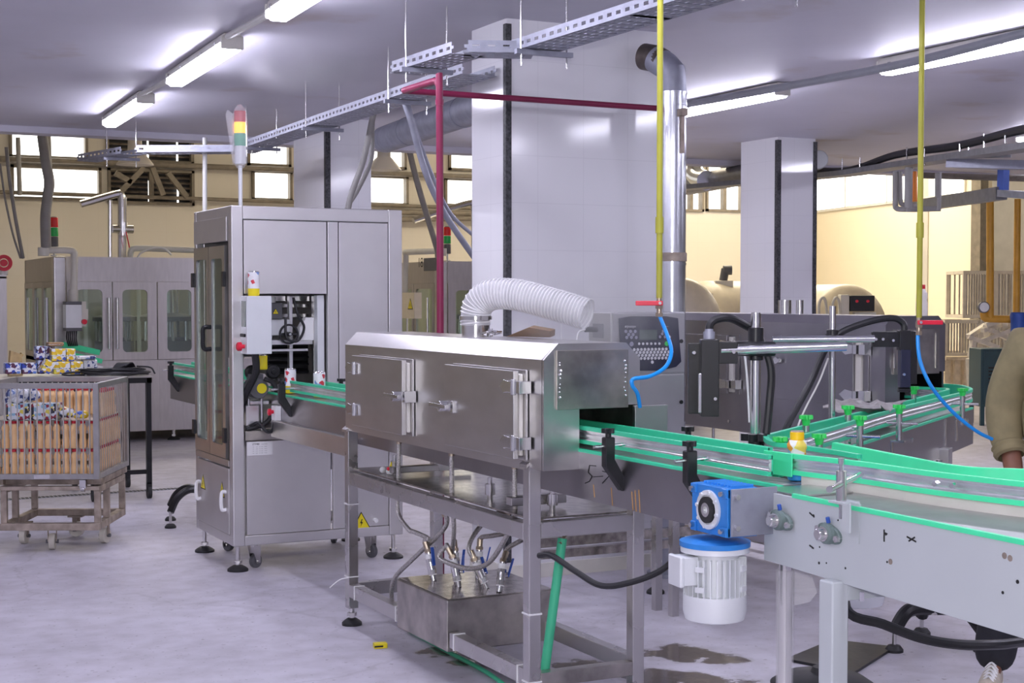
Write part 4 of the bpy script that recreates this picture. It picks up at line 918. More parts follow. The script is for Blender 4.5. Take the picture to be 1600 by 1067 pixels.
solo('motor_cable', MB().tube([V((3.42, 4.16, .74)), pD(5.0, 1322, 950), pD(4.95, 1380, 975), pD(4.9, 1440, 997), pD(4.9, 1500, 1007), pD(4.95, 1560, 1007), pD(5.1, 1610, 1003), pD(5.4, 1680, 1010)], .017), 'cable', 'thick black cable sagging under the gray conveyor toward the worker', 'cable')
# ------------------------------------------------------------------ diagonal transfer conveyor
n1, n2 = pZ(RZ1, 1240, 682), pZ(RZ1, 1504, 611.6); n1.z = n2.z = 0
U = (n2-n1).normalized(); W = V((-U.y, U.x, 0))
TCV = thing('transfer_conveyor', 'diagonal conveyor with green S-shaped guides and green knobs, right of the centre', 'conveyor', (n1+n2)/2)
LT = (n2-n1).length
near = [pZ(RZ1, *p) for p in ((1415, 597.5), (1467, 599), (1500, 601.5), (1516, 607), (1507, 611), (1485, 616.6), (1385, 641), (1300, 666), (1240, 682))]
far = [pZ(RZ1, *p) for p in ((1415, 603), (1460, 605), (1482, 607), (1470, 612), (1414, 627), (1280, 659), (1212, 676), (1199, 681), (1204, 687), (1216, 691), (1249, 694.5), (1300, 702), (1345, 709.5))]
guide_rail(TCV, near, 1, 5); guide_rail(TCV, far, -1, 5)
a0, a1 = n1-U*.10, n2+U*.10
MB().prism([V((p.x, p.y, .865)) for p in (a0-W*.035, a1-W*.035, a1-W*.03, a0-W*.03)], (0, 0, .18)).build('side_plate', 'steeldk', TCV)
MB().prism([V((p.x, p.y, .865)) for p in (a0+W*.26, a1+W*.26, a1+W*.265, a0+W*.265)], (0, 0, .18)).build('side_plate', 'steeldk', TCV)
MB().prism([V((p.x, p.y, .865)) for p in (a1-W*.035, a1-W*.035+U*.005, a1+W*.265+U*.005, a1+W*.265)], (0, 0, .18)).build('end_plate', 'steeldk', TCV)
sb_ = MB(); k = 0
while k*.038 < (a1-a0).length-.03:
    c = a0+U*(k*.038+.02)+W*.115; sb_.ob(V((c.x, c.y, BZ-.003)), U, W, ZA, (.034, .24, .006)); k += 1
sb_.build('slat_belt', 'belt', TCV)
for o_ in (-.03, .255): MB().bar(a0+W*o_+ZA*1.050, a1+W*o_+ZA*1.050, .012, .010).build('wear_strip', 'green', TCV)
rb_ = MB()
for px, py in ((1455, 668),): pass
q0 = n1+U*((n2-n1).length*.80)-W*.036
MB().ob(V((q0.x, q0.y, .94)), U, W, ZA, (.02, .006, .20)).build('slotted_strap', 'steel2', TCV)
q1 = n1+U*((n2-n1).length*.77)-W*.05
MB().ob(V((q1.x, q1.y, .86)), U, W, ZA, (.08, .06, .10)).build('bracket', 'steel', TCV, .004)
for f_, z_ in ((.55, 1.0), (.55, .89), (.92, .99), (.97, .99)):
    q = n1+U*(LT*f_)-W*.037; MB().cyl((q.x, q.y, z_), (q.x-W.x*.01, q.y-W.y*.01, z_), .010, n=6).build('bolt', 'chrome', TCV)
q = n1+U*(LT*.30)-W*.05
MB().bar((q.x, q.y, .87), (q.x+U.x*.5, q.y+U.y*.5, .87), .02).build('tie_rod', 'chrome', TCV)
def post(base, away, ztop=1.185, arm=True):
    base = V((base.x, base.y, 0)); away = V(away).normalized(); b = base+away*.055
    p = MB().cyl(b+ZA*1.04, b+ZA*(ztop-.035), .0125, n=14).build('rail_post', 'steel2', TCV)
    MB().bar(b+ZA*1.035-away*.03, b+ZA*1.035+away*.025, .03, .008).bar(b+ZA*1.04-away*.03, b+ZA*.93-away*.025, .03, .006, up=away).build('bracket', 'steel2', p)
    k_ = MB().cyl(b+ZA*(ztop-.04), b+ZA*(ztop-.012), .012, .017, n=12); knob_head(k_, b+ZA*(ztop-.014), .027, .014, 6); k_.build('knob', 'greenknob', p)
    if arm: MB().cyl(b+ZA*1.11+away*.075, b+ZA*1.11-away*.05, .006, n=10).build('rod', 'chrome', p)
for px, py in ((1343.8, 658), (1405, 640), (1504, 613)):
    post(pZ(1.165, px, py)+W*.055, -W)
for px, py in ((1259.5, 653), (1325, 637.5), (1428, 607)):
    post(pZ(1.19, px, py)-W*.055, W, 1.20)
for px, py in ((1219, 690), (1280, 685)):
    post(pZ(1.142, px, py)+V((.45, .9, 0)).normalized()*.055, -V((.45, .9, 0)), 1.158, False)
def tripod(parent, c, feet, zc):
    MB().cyl((c.x, c.y, .15), (c.x, c.y, zc), .035).build('column', 'steel2', parent)
    for q in feet:
        q = V((q.x, q.y, 0)); m_ = (c+q)/2; d = (q-c).normalized()
        l = MB().tube([V((c.x, c.y, .175)), V((m_.x, m_.y, .185)), V((q.x, q.y, .165))-d*.06, V((q.x, q.y, .095))], .032, 10, 6).build('leg', 'black', parent)
        MB().cyl(q+ZA*.03, q+ZA*.10, .010).build('rod', 'steel2', l); MB().lathe([(.042, 0), (.042, .012), (.028, .03), (.01, .034)], q).build('rubber_pad', 'rubber', l)
ft = [pZ(0, *p) for p in ((1397, 1018), (1440, 991), (1535, 1018))]; cc = (ft[0]+ft[1]+ft[2])/3; cc.z = 0
tripod(TCV, cc, ft, .87)
# bottle, rag and the code-printing heads
bt = thing('juice_bottle', 'small bottle with yellow cap and blue printed label on the curved conveyor bridge plate', 'bottle', (2.89, 3.765, 1.053))
M['bottlelabel'] = print_mat('bottle_label', [(.80, .80, .80), (.78, .30, .04), (.80, .78, .76), (.30, .50, .75), (.80, .62, .10)], 34)
M['labelblue'] = mat('blue_label', (.02, .25, .62), .35)
bx_, by_ = 2.885, 3.77
MB().lathe([(.026, 1.053), (.029, 1.057), (.029, 1.085)], (bx_, by_, 0), n=24, cap=True).build('label_band', 'labelblue', bt)
MB().lathe([(.029, 1.085), (.029, 1.13), (.027, 1.145), (.031, 1.155), (.031, 1.165), (.024, 1.178)], (bx_, by_, 0), n=24).build('body', 'bottlelabel', bt)
MB().lathe([(.024, 1.168), (.020, 1.178), (.022, 1.18), (.022, 1.202), (.020, 1.204)], (bx_, by_, 0), n=24).build('cap', 'yellowcap', bt)
MB().lathe([(.0215, 1.2035), (.0205, 1.207), (0, 1.207)], (bx_, by_, 0), n=24).build('cap_top', 'copper', bt)
rg = MB(); rc = n1+U*(LT*.52)+W*.14
NX, NY = 13, 8
def rz(i, j): return 1.148+.012*math.sin(i*1.7+j)+.010*math.cos(j*2.1-i*.6)+(.02 if 4 < i < 8 and j > 4 else 0)
vs = [V((rc.x, rc.y, 0))+U*((i-6)*.038+.01*math.sin(j*2.0))+W*((j-3.5)*.036+.012*math.sin(i*1.3))+ZA*rz(i, j) for i in range(NX) for j in range(NY)]
nv = len(vs); vs += [v-ZA*.003 for v in vs]
fs = [(i*NY+j, (i+1)*NY+j, (i+1)*NY+j+1, i*NY+j+1) for i in range(NX-1) for j in range(NY-1)]
rg._add(vs, fs+[tuple(nv+q for q in f[::-1]) for f in fs])
solo('cleaning_rag', rg, 'rag', 'crumpled gray rag lying across the guides of the diagonal conveyor', 'rag')
def head_post(px, d, ytop, ybot, r):
    a, b_ = pD(d, px, ytop), pD(d, px, ybot); return V((a.x, a.y, b_.z)), V((a.x, a.y, a.z))
H1 = thing('print_head_stand', 'large black code-printing head on a chrome post beside the keyboard cabinet', 'printer', (3.1, 4.3, 1.0))
p0, p1 = head_post(1181, 5.24, 490, 700, .018)
MB().cyl(V((p0.x, p0.y, .95)), p1, .018, n=18).cyl(p1, p1+ZA*.004, .016).build('post', 'chrome', H1)
ck = MB().cyl(V((p0.x, p0.y, 1.10)), V((p0.x, p0.y, 1.135)), .024); knob_head(ck, (p0.x, p0.y, 1.12), .05, .025); ck.build('base_knob', 'black', H1)
zb1 = pD(5.24, 1181, 545).z
MB().cyl(V((p0.x, p0.y, zb1-.04)), V((p0.x, p0.y, zb1+.075)), .027, n=18).cyl(V((p0.x, p0.y, zb1))+RGT*.065+FWD*-.02, V((p0.x, p0.y, zb1))-RGT*.07-FWD*.02, .026, n=18).build('cross_clamp', 'black', H1, .004)
a, b_ = pD(5.20, 1126, 548), pD(5.20, 1322, 541)
MB().cyl(a, b_, .0165, n=18).build('cross_tube', 'chrome', H1)
def ob_px(x0, y0, x1, y1, d, depth, parent, name, m, bev=.003):
    a, b_ = pD(d, x0, y1), pD(d, x1, y0); c = (a+b_)/2
    r = V((RGT.x, RGT.y, 0)); f = V((FWD.x, FWD.y, 0)).normalized()
    w_ = (b_-a).dot(r); return MB().ob(V((c.x, c.y, (a.z+b_.z)/2)), r, f, ZA, (w_, depth, b_.z-a.z)).build(name, m, parent, bev)
ob_px(1094, 530, 1122, 650, 5.2, .06, H1, 'print_head', 'black')
ob_px(1075, 536, 1094, 646, 5.26, .03, H1, 'rear_plate', 'black')
ob_px(1122, 534, 1152, 568, 5.2, .03, H1, 'head_bracket', 'black')
ob_px(1091, 583, 1096, 645, 5.16, .02, H1, 'nozzle_slot', 'chrome')
for px, py in ((1084, 551), (1146, 550), (1117, 623)):
    p = pD(5.155, px, py); MB().cyl(p, p-FWD*.012, .006, n=8).build('bolt', 'chrome', H1)
ca, cb_ = pD(5.2, 1108, 530), pD(5.2, 1108, 518)
MB().cyl(ca, cb_, .020, n=14).cyl(cb_, pD(5.2, 1108, 514), .015).build('cable_gland', 'galv', H1)
MB().tube([pD(5.2, 1108, 516), pD(5.2, 1110, 506), pD(5.21, 1120, 499), pD(5.22, 1140, 497), pD(5.25, 1160, 506), pD(5.28, 1178, 518), pD(5.30, 1195, 545), pD(5.30, 1205, 580), pD(5.30, 1202, 630), pD(5.28, 1195, 700)], .014).build('umbilical', 'cable', H1)
MB().tube([pD(5.4, 1164, 556), pD(5.4, 1168, 600), pD(5.4, 1171, 660)], .004).build('white_cable', 'white', H1)
H2 = thing('print_head_stand', 'smaller black code-printing head at the right, hung over the diagonal conveyor', 'printer', (3.95, 4.95, 1.05))
p0, p1 = head_post(1301, 6.2, 478, 650, .014)
MB().cyl(V((p0.x, p0.y, 1.0)), p1, .014, n=16).build('post', 'chrome', H2)
zb2 = pD(6.2, 1301, 530).z
MB().cyl(V((p0.x, p0.y, zb2-.03)), V((p0.x, p0.y, zb2+.04)), .025).cyl(V((p0.x, p0.y, zb2))-RGT*.03, V((p0.x, p0.y, zb2))+RGT*.04, .022).build('cross_clamp', 'black', H2, .004)
MB().cyl(pD(6.17, 1207, 531), pD(6.17, 1366, 529), .0155, n=16).build('cross_tube', 'chrome', H2)
ob_px(1362, 518, 1404, 542, 6.2, .03, H2, 'head_bracket', 'black'); ob_px(1403, 516, 1421, 547, 6.2, .05, H2, 'head_top', 'black'); ob_px(1405, 546, 1421, 605, 6.2, .05, H2, 'print_head', 'panelblue'); ob_px(1421, 517, 1432, 600, 6.25, .03, H2, 'rear_plate', 'black')
for px, py in ((1368, 530), (1379, 530), (1395, 532), (1412, 585)):
    p = pD(6.165, px, py); MB().cyl(p, p-FWD*.01, .006, n=8).build('bolt', 'chrome', H2)
a = pD(6.2, 1403, 609); MB().cyl(a, a+RGT*.05, .010).build('sensor', 'black', H2)
MB().tube([pD(6.2, 1413, 518), pD(6.2, 1411, 505), pD(6.2, 1395, 497), pD(6.2, 1360, 502), pD(6.2, 1315, 519), pD(6.2, 1290, 545), pD(6.18, 1265, 600), pD(6.1, 1230, 665), pD(6.0, 1215, 700)], .014).build('umbilical', 'cable', H2)
MB().tube([pD(6.25, 1294, 560), pD(6.2, 1278, 600), pD(6.15, 1255, 645), pD(6.1, 1238, 690)], .004).build('white_cable', 'whitepvc', H2)
M['cagebar'] = mat('cage_bar', (.46, .44, .43), .33, .9, .1, 20)
M['cagesteel'] = mat('cage_steel', (.36, .35, .345), .38, .85, .12, 12)
M['wheelwhite'] = mat('cream_wheel', (.66, .62, .54), .5, 0, .1)
M['kraft'] = mat('kraft_paper', (.50, .36, .17), .8, 0, .25, 14)
M['innerpale'] = mat('pale_inner_wall', (.58, .57, .46), .5, 0, .1, 3); M['casegray'] = mat('cabinet_steel', (.52, .515, .53), .36, .85, .05, 4); M['bottlewhite'] = mat('milky_bottle', (.80, .74, .68), .3, 0, .03); M['keygray'] = mat('key_blue_gray', (.30, .30, .40), .4, 0, .04)
M['greenlens2'] = mat('green_beacon', (.02, .40, .08), .25); M['redlens2'] = mat('red_beacon', (.70, .02, .02), .25)
# ------------------------------------------------------------------ second tunnel, behind the diagonal conveyor
B = thing('steam_tunnel', 'dark stainless shrink tunnel at the back right, behind the two black printing heads', 'machine', (5.57, 7.6, 0))
ux0, ux1, uy0, uy1, uz0, uz1, uz2, uc = 5.36, 5.775, 6.26, 8.95, .925, 1.475, 1.522, .05
def sec2(e): return [(ux0+e, uy0, uz0), (ux0+e, uy0, uz1-e), (ux0+uc+e*.4, uy0, uz2-e), (ux1-uc-e*.4, uy0, uz2-e), (ux1-e, uy0, uz1-e), (ux1-e, uy0, uz0)]
A_, I_ = sec2(0), sec2(.012); sk = MB()
for i in range(5): sk.prism([A_[i], A_[i+1], I_[i+1], I_[i]], (0, uy1-uy0, 0))
sk.build('shell', 'steeldk', B, smooth=False)
MB().prism([(ux0, uy0, uz0), (ux0+.10, uy0, uz0), (ux0+.10, uy0, 1.22), (ux1, uy0, 1.22), (ux1, uy0, uz1), (ux1-uc, uy0, uz2), (ux0+uc, uy0, uz2), (ux0, uy0, uz1)], (0, -.01, 0)).build('end_plate', 'steeldk', B)
MB().box((ux0+.05, uy0-.02, 1.21), (ux1-.05, uy0-.011, 1.45)).build('height_shutter', 'steeldull', B)
for px in (1398, 1463):
    a, b_ = pY(uy0-.022, px, 520), pY(uy0-.022, px, 575); MB().box((a.x-.004, uy0-.026, b_.z), (a.x+.004, uy0-.02, a.z)).build('weld_bead', 'steel2', B)
def door2(pxa, pya, pxb, pyb):
    a, b_ = pX(ux0-.03, pxa, pya), pX(ux0-.03, pxb, pyb); y0, y1, z1 = b_.y, a.y, a.z; z0 = 1.03
    d = MB().box((ux0-.04, y0, z0), (ux0-.02, y1, z1)).build('door', 'steeldk', B, .003)
    MB().box((ux0-.024, y0-.05, z0+.01), (ux0-.004, y0, z1-.01)).build('door_seal', 'offwhite', d, .004)
    MB().box((ux0-.01, y0-.09, z0), (ux0-.002, y1, z1+.005)).build('door_frame', 'steeldk', d)
    for z_ in (z0+.06, z1-.06):
        MB().box((ux0-.058, y0-.05, z_-.025), (ux0-.03, y0-.02, z_+.025)).box((ux0-.05, y0-.11, z_-.028), (ux0-.004, y0-.06, z_+.028)).build('hinge', 'chrome', d, .002)
        MB().prism([(ux0-.042, y0+.10, z_), (ux0-.042, y0+.05, z_+.03), (ux0-.042, y0-.01, z_+.022), (ux0-.042, y0-.01, z_-.022), (ux0-.042, y0+.05, z_-.03)], (-.01, 0, 0)).build('hinge_leaf', 'chrome', d)
    MB().bar((ux0-.06, y1+.07, 1.255), (ux0-.06, y1-.06, 1.255), .02, .02).cyl((ux0-.04, y1-.02, 1.255), (ux0-.065, y1-.02, 1.255), .02).build('latch_handle', 'chrome', d)
    return z1
door2(1216, 524, 1334, 620); door2(1020, 519, 1137, 600)
MB().box((ux0+.03, uy0+.02, .90), (ux1-.02, uy1, .915)).build('trough', 'steeldull', B)
MB().box((ux0+.012, uy0+.02, .80), (ux0+.02, uy1, .925)).build('lower_plate', 'steeldk', B)
for f in (6.5, 7.05, 7.7): MB().cyl((ux0+.012, f, .855), (ux0+.004, f, .855), .011, n=6).build('bolt', 'steel2', B)
for x in (ux0+.01, ux1-.06):
    for y in (uy0+.08, uy1-.13):
        l = MB().box((x, y, .06), (x+.05, y+.05, .92)).build('leg', 'framesteel', B); foot(l, x+.025, y+.025, .07)
for z_ in (.62, .14):
    MB().box((ux0+.01, uy0+.13, z_), (ux0+.06, uy1-.13, z_+.05)).build('rail', 'framesteel', B); MB().box((ux1-.06, uy0+.13, z_), (ux1-.01, uy1-.13, z_+.05)).build('rail', 'framesteel', B)
MB().box((ux0+.04, uy0+.1, .66), (ux1-.03, uy1-.05, .67)).build('drip_pan', 'steelwet', B)
for x, y in ((ux0+.03, 7.5), (ux0+.03, 7.9), (ux0+.05, 7.15)): MB().cyl((x, y, .67), (x, y, .90), .010).build('hose', 'steel2', B)
e1, e2 = pX(5.56, 1226, 492), pX(5.56, 1241, 492)
MB().cyl((5.56, e1.y, uz2-.01), (5.56, e1.y, 1.605), .04, n=24).build('vent_stub', 'steel2', B); MB().cyl((5.60, e2.y, uz2-.01), (5.60, e2.y, 1.605), .022, n=20).build('vent_stub', 'steel2', B)
SC2 = thing('slat_conveyor', 'short slat conveyor lying inside the dark shrink tunnel at the back right', 'conveyor', (5.6, 7.5, .9))
MB().box((5.50, 6.30, .93), (5.506, 8.9, 1.046)).build('side_plate', 'steel', SC2); MB().box((5.69, 6.42, .93), (5.696, 8.9, 1.046)).build('side_plate', 'steel', SC2)
MB().box((5.53, 6.42, 1.04), (5.67, 8.9, 1.05)).build('belt', 'belt', SC2)
solo('juice_bottle', MB().mat(0).lathe([(.028, 0), (.031, .01), (.031, .07), (.027, .085), (.031, .10), (.029, .12), (.016, .145)], V((0, 0, 0))+V((pX(5.6, 1440, 488).x, pX(5.6, 1440, 488).y, uz2)), n=20).mat(1).lathe([(.018, .145), (.018, .165), (.016, .168)], V((pX(5.6, 1440, 488).x, pX(5.6, 1440, 488).y, uz2)), n=18), ['bottlewhite', 'redcap'], 'white bottle with red cap standing on the right end of the back tunnel', 'bottle')
# ------------------------------------------------------------------ printer cabinet with keyboard
PC = thing('printer_cabinet', 'gray printer cabinet with black keyboard face, in front of the large pillar', 'printer', (3.97, 6.5, 0))
cx0, cx1, cyf, cyb = 3.756, 4.19, 6.40, 6.62
MB().box((cx0, cyf, .92), (cx1, cyb, 1.548)).build('case', 'casegray', PC, .006)
up_ = MB().box((cx0+.006, cyf-.006, 1.243), (cx1-.004, cyf, 1.542)).build('upper_door', 'casegray', PC, .003)
lo_ = MB().box((cx0+.006, cyf-.006, .926), (cx1-.004, cyf, 1.234)).build('lower_door', 'casegray', PC, .003)
for py in (533, 628): p = pY(cyf-.006, 1064, py); MB().cyl(p, p-YA*.006, .010, n=14).build('lock', 'black', up_ if py < 600 else lo_)
pf = [pY(cyf-.006, *p) for p in ((966, 497), (985, 494), (1040, 494), (1058, 497), (1060, 530), (1063, 565), (1055, 573), (1030, 579), (985, 579), (969, 560))]
kf = MB().prism(pf, (0, -.012, 0)).build('keyboard_face', 'panelblue', up_, .003)
def key(px, py, r, m, rx=1):
    p = pY(cyf-.0185, px, py); MB().lathe([(r, 0), (r*.9, .003), (0, .0035)], p, (0, -1, 0), 14).build('key', m, kf)
K0 = lambda x, y: (960+x/10.67, 485+y/10.67)
for row, (x0, y0, n) in enumerate(((330, 655, 10), (368, 703, 11), (345, 752, 11), (325, 803, 11))):
    for k in range(n): key(*K0(x0+k*59.3, y0-k*1.2), .0078, 'keycap')
for k in range(6): key(*K0(410+k*67.5, 556-k*.5), .0068, 'keycap')
for x, y in ((190, 350), (268, 350), (345, 350), (235, 402), (310, 402), (203, 452), (282, 450), (362, 450)): key(*K0(x, y), .0085, 'keygray')
for x, y in ((810, 345), (795, 390), (868, 392), (760, 440), (918, 440), (840, 440)): key(*K0(x, y), .0075, 'keycap' if x > 850 else 'keygray')
key(*K0(870, 555), .012, 'greenknob'); key(*K0(285, 560), .012, 'keygray'); key(*K0(630, 862), .0085, 'keycap'); key(*K0(892, 845), .0075, 'keycap')
a, b_ = pY(cyf-.0185, *K0(415, 490)), pY(cyf-.0185, *K0(710, 320)); MB().box((a.x, cyf-.020, a.z), (b_.x, cyf-.0185, b_.z)).build('display', 'screen', kf)
p = pY(cyf-.019, *K0(285, 268)); text('brand_lettering', 'Jnattyx', .018, p, XA, ZA, 'keycap', kf)
p = pY(cyf-.019, *K0(190, 270)); MB().ring(p, YA, .005, .002, .001, 16).build('emblem', 'keycap', kf)
p = pY(cyf-.019, *K0(850, 262)); text('model_lettering', '------', .018, p, XA, ZA, 'keycap', kf)
sp = MB().box((cx0-.003, cyf+.07, 1.42), (cx0, cyf+.17, 1.49)).build('socket_plate', 'graydk', PC)
MB().cyl((cx0, cyf+.13, 1.462), (cx0-.07, cyf+.13, 1.462), .014, n=12).build('plug', 'black', sp)
MB().tube([(cx0-.07, cyf+.13, 1.462), (cx0-.11, cyf+.13, 1.44), (cx0-.12, cyf+.12, 1.35), (cx0-.11, cyf+.12, 1.2), (cx0-.10, cyf+.14, .9)], .005).build('cord', 'white', sp)
for y in (cyf+.06, cyf+.12): MB().lathe([(.020, 0), (.018, .018), (.0, .02)], (cx0, y, 1.385), (-1, 0, 0), 14).build('connector', 'black', PC)
for x in (cx1-.06,):
    for y in (cyf+.01, cyb-.05): MB().box((x, y, .0), (x+.04, y+.04, .92)).build('leg', 'framesteel', PC)
PB = thing('low_guard_rail', 'pair of low wet steel rails behind the stand, in front of the large pillar base', 'rail', (3.8, 6.9, 0))
for z0_, z1_ in ((.315, .365), (.255, .30)): MB().box((3.60, 6.9, z0_), (4.95, 6.95, z1_)).build('rail', 'steelwet', PB)
for x in (3.60, 4.36):
    MB().box((x, 6.952, .05), (x+.045, 6.99, .40)).build('post', 'framesteel', PB); foot(PB, x+.02, 6.97, .06)
# ------------------------------------------------------------------ filling machines far left
def filler(label, x0, x1, yf, yb, arm_dx, number=None):
    f = thing('filling_machine', label, 'machine', ((x0+x1)/2, (yf+yb)/2, 0), 0, 'filling machines in the back hall')
    zt = 2.07; zd = .92
    b = MB().box((x0, yf, .12), (x1, yf+.04, zd)).box((x0, yf, .12), (x0+.04, yb, zd)).box((x1-.04, yf, .12), (x1, yb, zd)).box((x0, yb-.04, .12), (x1, yb, zt)).box((x0, yf+.04, zd-.04), (x1, yb, zd)).build('base_cabinet', 'bronze', f)
    MB().box((x0, yf, 1.80), (x1, yf+.04, zt)).box((x0, yf, 1.80), (x0+.04, yb, zt)).box((x1-.04, yf, 1.80), (x1, yb, zt)).build('header', 'bronze', f)
    MB().box((x0-.02, yf-.02, zd), (x0+.12, yf+.10, zt+.005)).build('corner_post', 'steel', f, .02)
    MB().box((x1-.08, yf, zd), (x1, yf+.08, zt)).build('corner_post', 'steel', f)
    n = max(2, round((x1-x0-.1)/.52)); w = (x1-x0-.14)/n
    for k in range(n):
        xc = x0+.12+w*(k+.5)
        d = MB().frame((xc, yf-.005, 1.36), XA, ZA, w-.012, .87, w-.22, .70, .05, (0, .03, 0)).build('door', 'bronze', f)
        MB().box((xc-w/2+.08, yf+.005, .98), (xc+w/2-.08, yf+.011, 1.74)).build('pane', 'glassgreen', d)
        hx = xc+(w/2-.045)*(1 if k % 2 == 0 else -1)
        h = MB().cyl((hx, yf-.045, 1.05), (hx, yf-.045, 1.62), .016, n=12)
        for z_ in (1.12, 1.55): h.cyl((hx, yf-.045, z_), (hx, yf, z_), .008, n=8)
        h.build('handle', 'chrome', d)
        p = MB().box((xc-w/2+.02, yf-.003, .2), (xc+w/2-.02, yf, .86)).build('base_door', 'bronze', f)
    dy = (yb-yf-.1)/3
    for k in range(3):
        yc = yf+.12+dy*(k+.5); d = MB().frame((x0-.005, yc, 1.36), YA, ZA, dy-.02, .87, dy-.14, .74, .03, (.03, 0, 0)).build('side_door', 'bronze', f)
        MB().box((x0+.006, yc-dy/2+.06, .98), (x0+.012, yc+dy/2-.06, 1.74)).build('pane', 'glassgreen', d)
        MB().cyl((x0-.045, yc-.2, 1.0), (x0-.045, yc-.2, 1.62), .016, n=10).build('handle', 'chrome', d)
    # works behind the glass
    for xc, r in ((x0+.75, .10), (x0+1.35, .16), (x1-.6, .12)):
        c = MB().cyl((xc, yf+.55, zd), (xc, yf+.55, 1.8), r, n=20).build('column', 'steel2', f)
        MB().lathe([(r*2.2, 1.0), (r*2.2, 1.12), (r*1.2, 1.16)], (xc, yf+.55, 0), n=28).lathe([(r*2.4, 1.35), (r*2.4, 1.40), (r, 1.44)], (xc, yf+.55, 0), n=28).build('star_wheel', 'graydk', c)
        vb = MB()
        for k in range(12):
            a = 2*PI*k/12; vb.cyl((xc+r*2*math.cos(a), yf+.55+r*2*math.sin(a), 1.12), (xc+r*2*math.cos(a), yf+.55+r*2*math.sin(a), 1.35), .02, n=8)
        vb.build('valve_ring', 'steel2', c)
    MB().box((x0+.3, yf+.95, 1.0), (x1-.3, yf+.99, 1.75)).build('inner_wall', 'innerpale', f)
    for k in range(int((x1-x0)/.6)): MB().cyl((x0+.4+.6*k, yf+.4, zd), (x0+.4+.6*k, yf+.4, 1.8), .025, n=8).build('pipe', 'whitepvc', f)
    for x in (x0+.1, (x0+x1)/2, x1-.1):
        for y in (yf+.1, yb-.1): foot(f, x, y, .13, .07, .02)
    return f
F1 = filler('long steel filling machine with glazed doors at the far left, behind the table', 2.92, 5.55, 16.95, 19.0, 0)
F2x = 7.50
F2 = filler('filling machine marked 18 seen between the tall cabinet and large pillar', F2x, 9.7, 16.95, 19.0, 0)
tn = pX(F2x-.03, 657, 411); text('number', '18', .17, tn, -YA, ZA, 'ink', F2)
q = pX(F2x-.03, 672, 413); MB().box((F2x-.03, q.y-.2, q.z-.08), (F2x-.02, q.y+.2, q.z+.08)).build('label_plate', 'graydk', F2)
def control_arm(label, p_top, p_elb, p_box, bw, side):
    a = thing('control_arm', label, 'control panel', p_top, 0, 'swing-arm control panels')
    MB().cyl(p_top-ZA*.06, p_top+ZA*.03, .06, n=16).build('swivel', 'offwhite', a)
    MB().tube([p_top, p_elb-(p_elb-p_top).normalized()*.07, p_elb-ZA*.02+(p_top-p_elb).normalized()*.01, p_elb-ZA*.09, p_box], .038, 12, 6).build('arm', 'offwhite', a)
    MB().cyl(p_box+ZA*.12, p_box-ZA*.02, .05, n=14).build('box_swivel', 'offwhite', a)
    return a
pt, pe, pb = pY(16.75, 68, 391), pY(16.75, 116, 391), pY(16.75, 115, 470)
ca = control_arm('gray swing-arm control box with dark ends hanging before the far-left filling machine', pt, pe, pb, .2, 1)
a, b_ = pY(16.75, 100, 517), pY(16.75, 124, 471)
MB().box((a.x, 16.62, a.z+.03), (b_.x, 16.8, b_.z-.03)).build('control_box', 'silver', ca)
MB().box((a.x, 16.615, b_.z-.035), (b_.x, 16.8, b_.z)).box((a.x, 16.615, a.z), (b_.x, 16.8, a.z+.035)).build('box_end_caps', 'graydk', ca)
MB().box((b_.x+.005, 16.64, a.z+.05), (b_.x+.05, 16.78, b_.z)).box((b_.x+.05, 16.66, a.z+.12), (b_.x+.075, 16.76, b_.z-.08)).build('keypad', 'offwhite', ca)
MB().cyl((b_.x+.02, 16.62, a.z+.10), (b_.x+.02, 16.57, a.z+.10), .028, n=14).build('stop_button', 'red', ca)
ub = MB()
for k in range(6): ub.tube([(a.x+.02+.02*k, 16.68, a.z), (a.x+.01+.02*k, 16.66, a.z-.08), (a.x+.04+.018*k, 16.7, a.z-.16)], .008)
ub.build('cables', 'cable', ca)
pt, pe, pb = pX(F2x-.2, 690, 392), pX(F2x-.2, 634, 394), pX(F2x-.2, 632, 470)
cb2 = control_arm('gray swing arm with cream panel beside the filling machine marked 18', pt, pe, pb, .2, -1)
a, b_ = pX(F2x-.25, 629, 497), pX(F2x-.25, 653, 457)
bx = MB().box((F2x-.30, min(a.y, b_.y), a.z), (F2x-.2, max(a.y, b_.y), b_.z)).build('control_box', 'cream', cb2)
warning_sign(bx, pX(F2x-.302, 641, 476), -YA, ZA, .16, -XA)
def beacon(label, x, y, z, r=.045):
    t = thing('signal_tower', label, 'signal light', (x, y, z), 0, 'red and green signal towers')
    MB().cyl((x, y, z), (x, y, z+.10), .012).cyl((x, y, z), (x, y, z+.01), .04, n=14).build('pole', 'silver', t)
    seg(t, 'base_body', 'graydk', x, y, r, z+.09, z+.21); seg(t, 'green_lens', 'greenlens2', x, y, r, z+.215, z+.31); seg(t, 'red_lens', 'redlens2', x, y, r, z+.315, z+.42)
    MB().lathe([(r*.9, z+.42), (r*.6, z+.43)], (x, y, 0), n=16).build('cap', 'graydk', t)
q = pY(17.0, 82, 402); beacon('red and green signal tower on the far-left filling machine', q.x+.02, 17.0, 2.075)
q = pY(17.1, 699, 402); beacon('red and green signal tower on the machine marked 18', q.x, 17.1, 2.075)
pl_ = thing('process_pipes', 'cluster of thin polished steel pipes rising behind the far-left filling machine', 'pipe', (3.9, 18.2, 2.0))
def ppx(y, pts, r, nm='pipe', m='steel2', par=None): return MB().tube([pY(y, *p) for p in pts], r, 10, 4).build(nm, m, par or pl_)
ppx(18.2, [(126, 319), (183, 303), (188, 305), (190, 312), (190, 405)], .045); ppx(18.2, [(172, 313), (172, 405)], .025); ppx(18.2, [(194, 308), (194, 405)], .03)
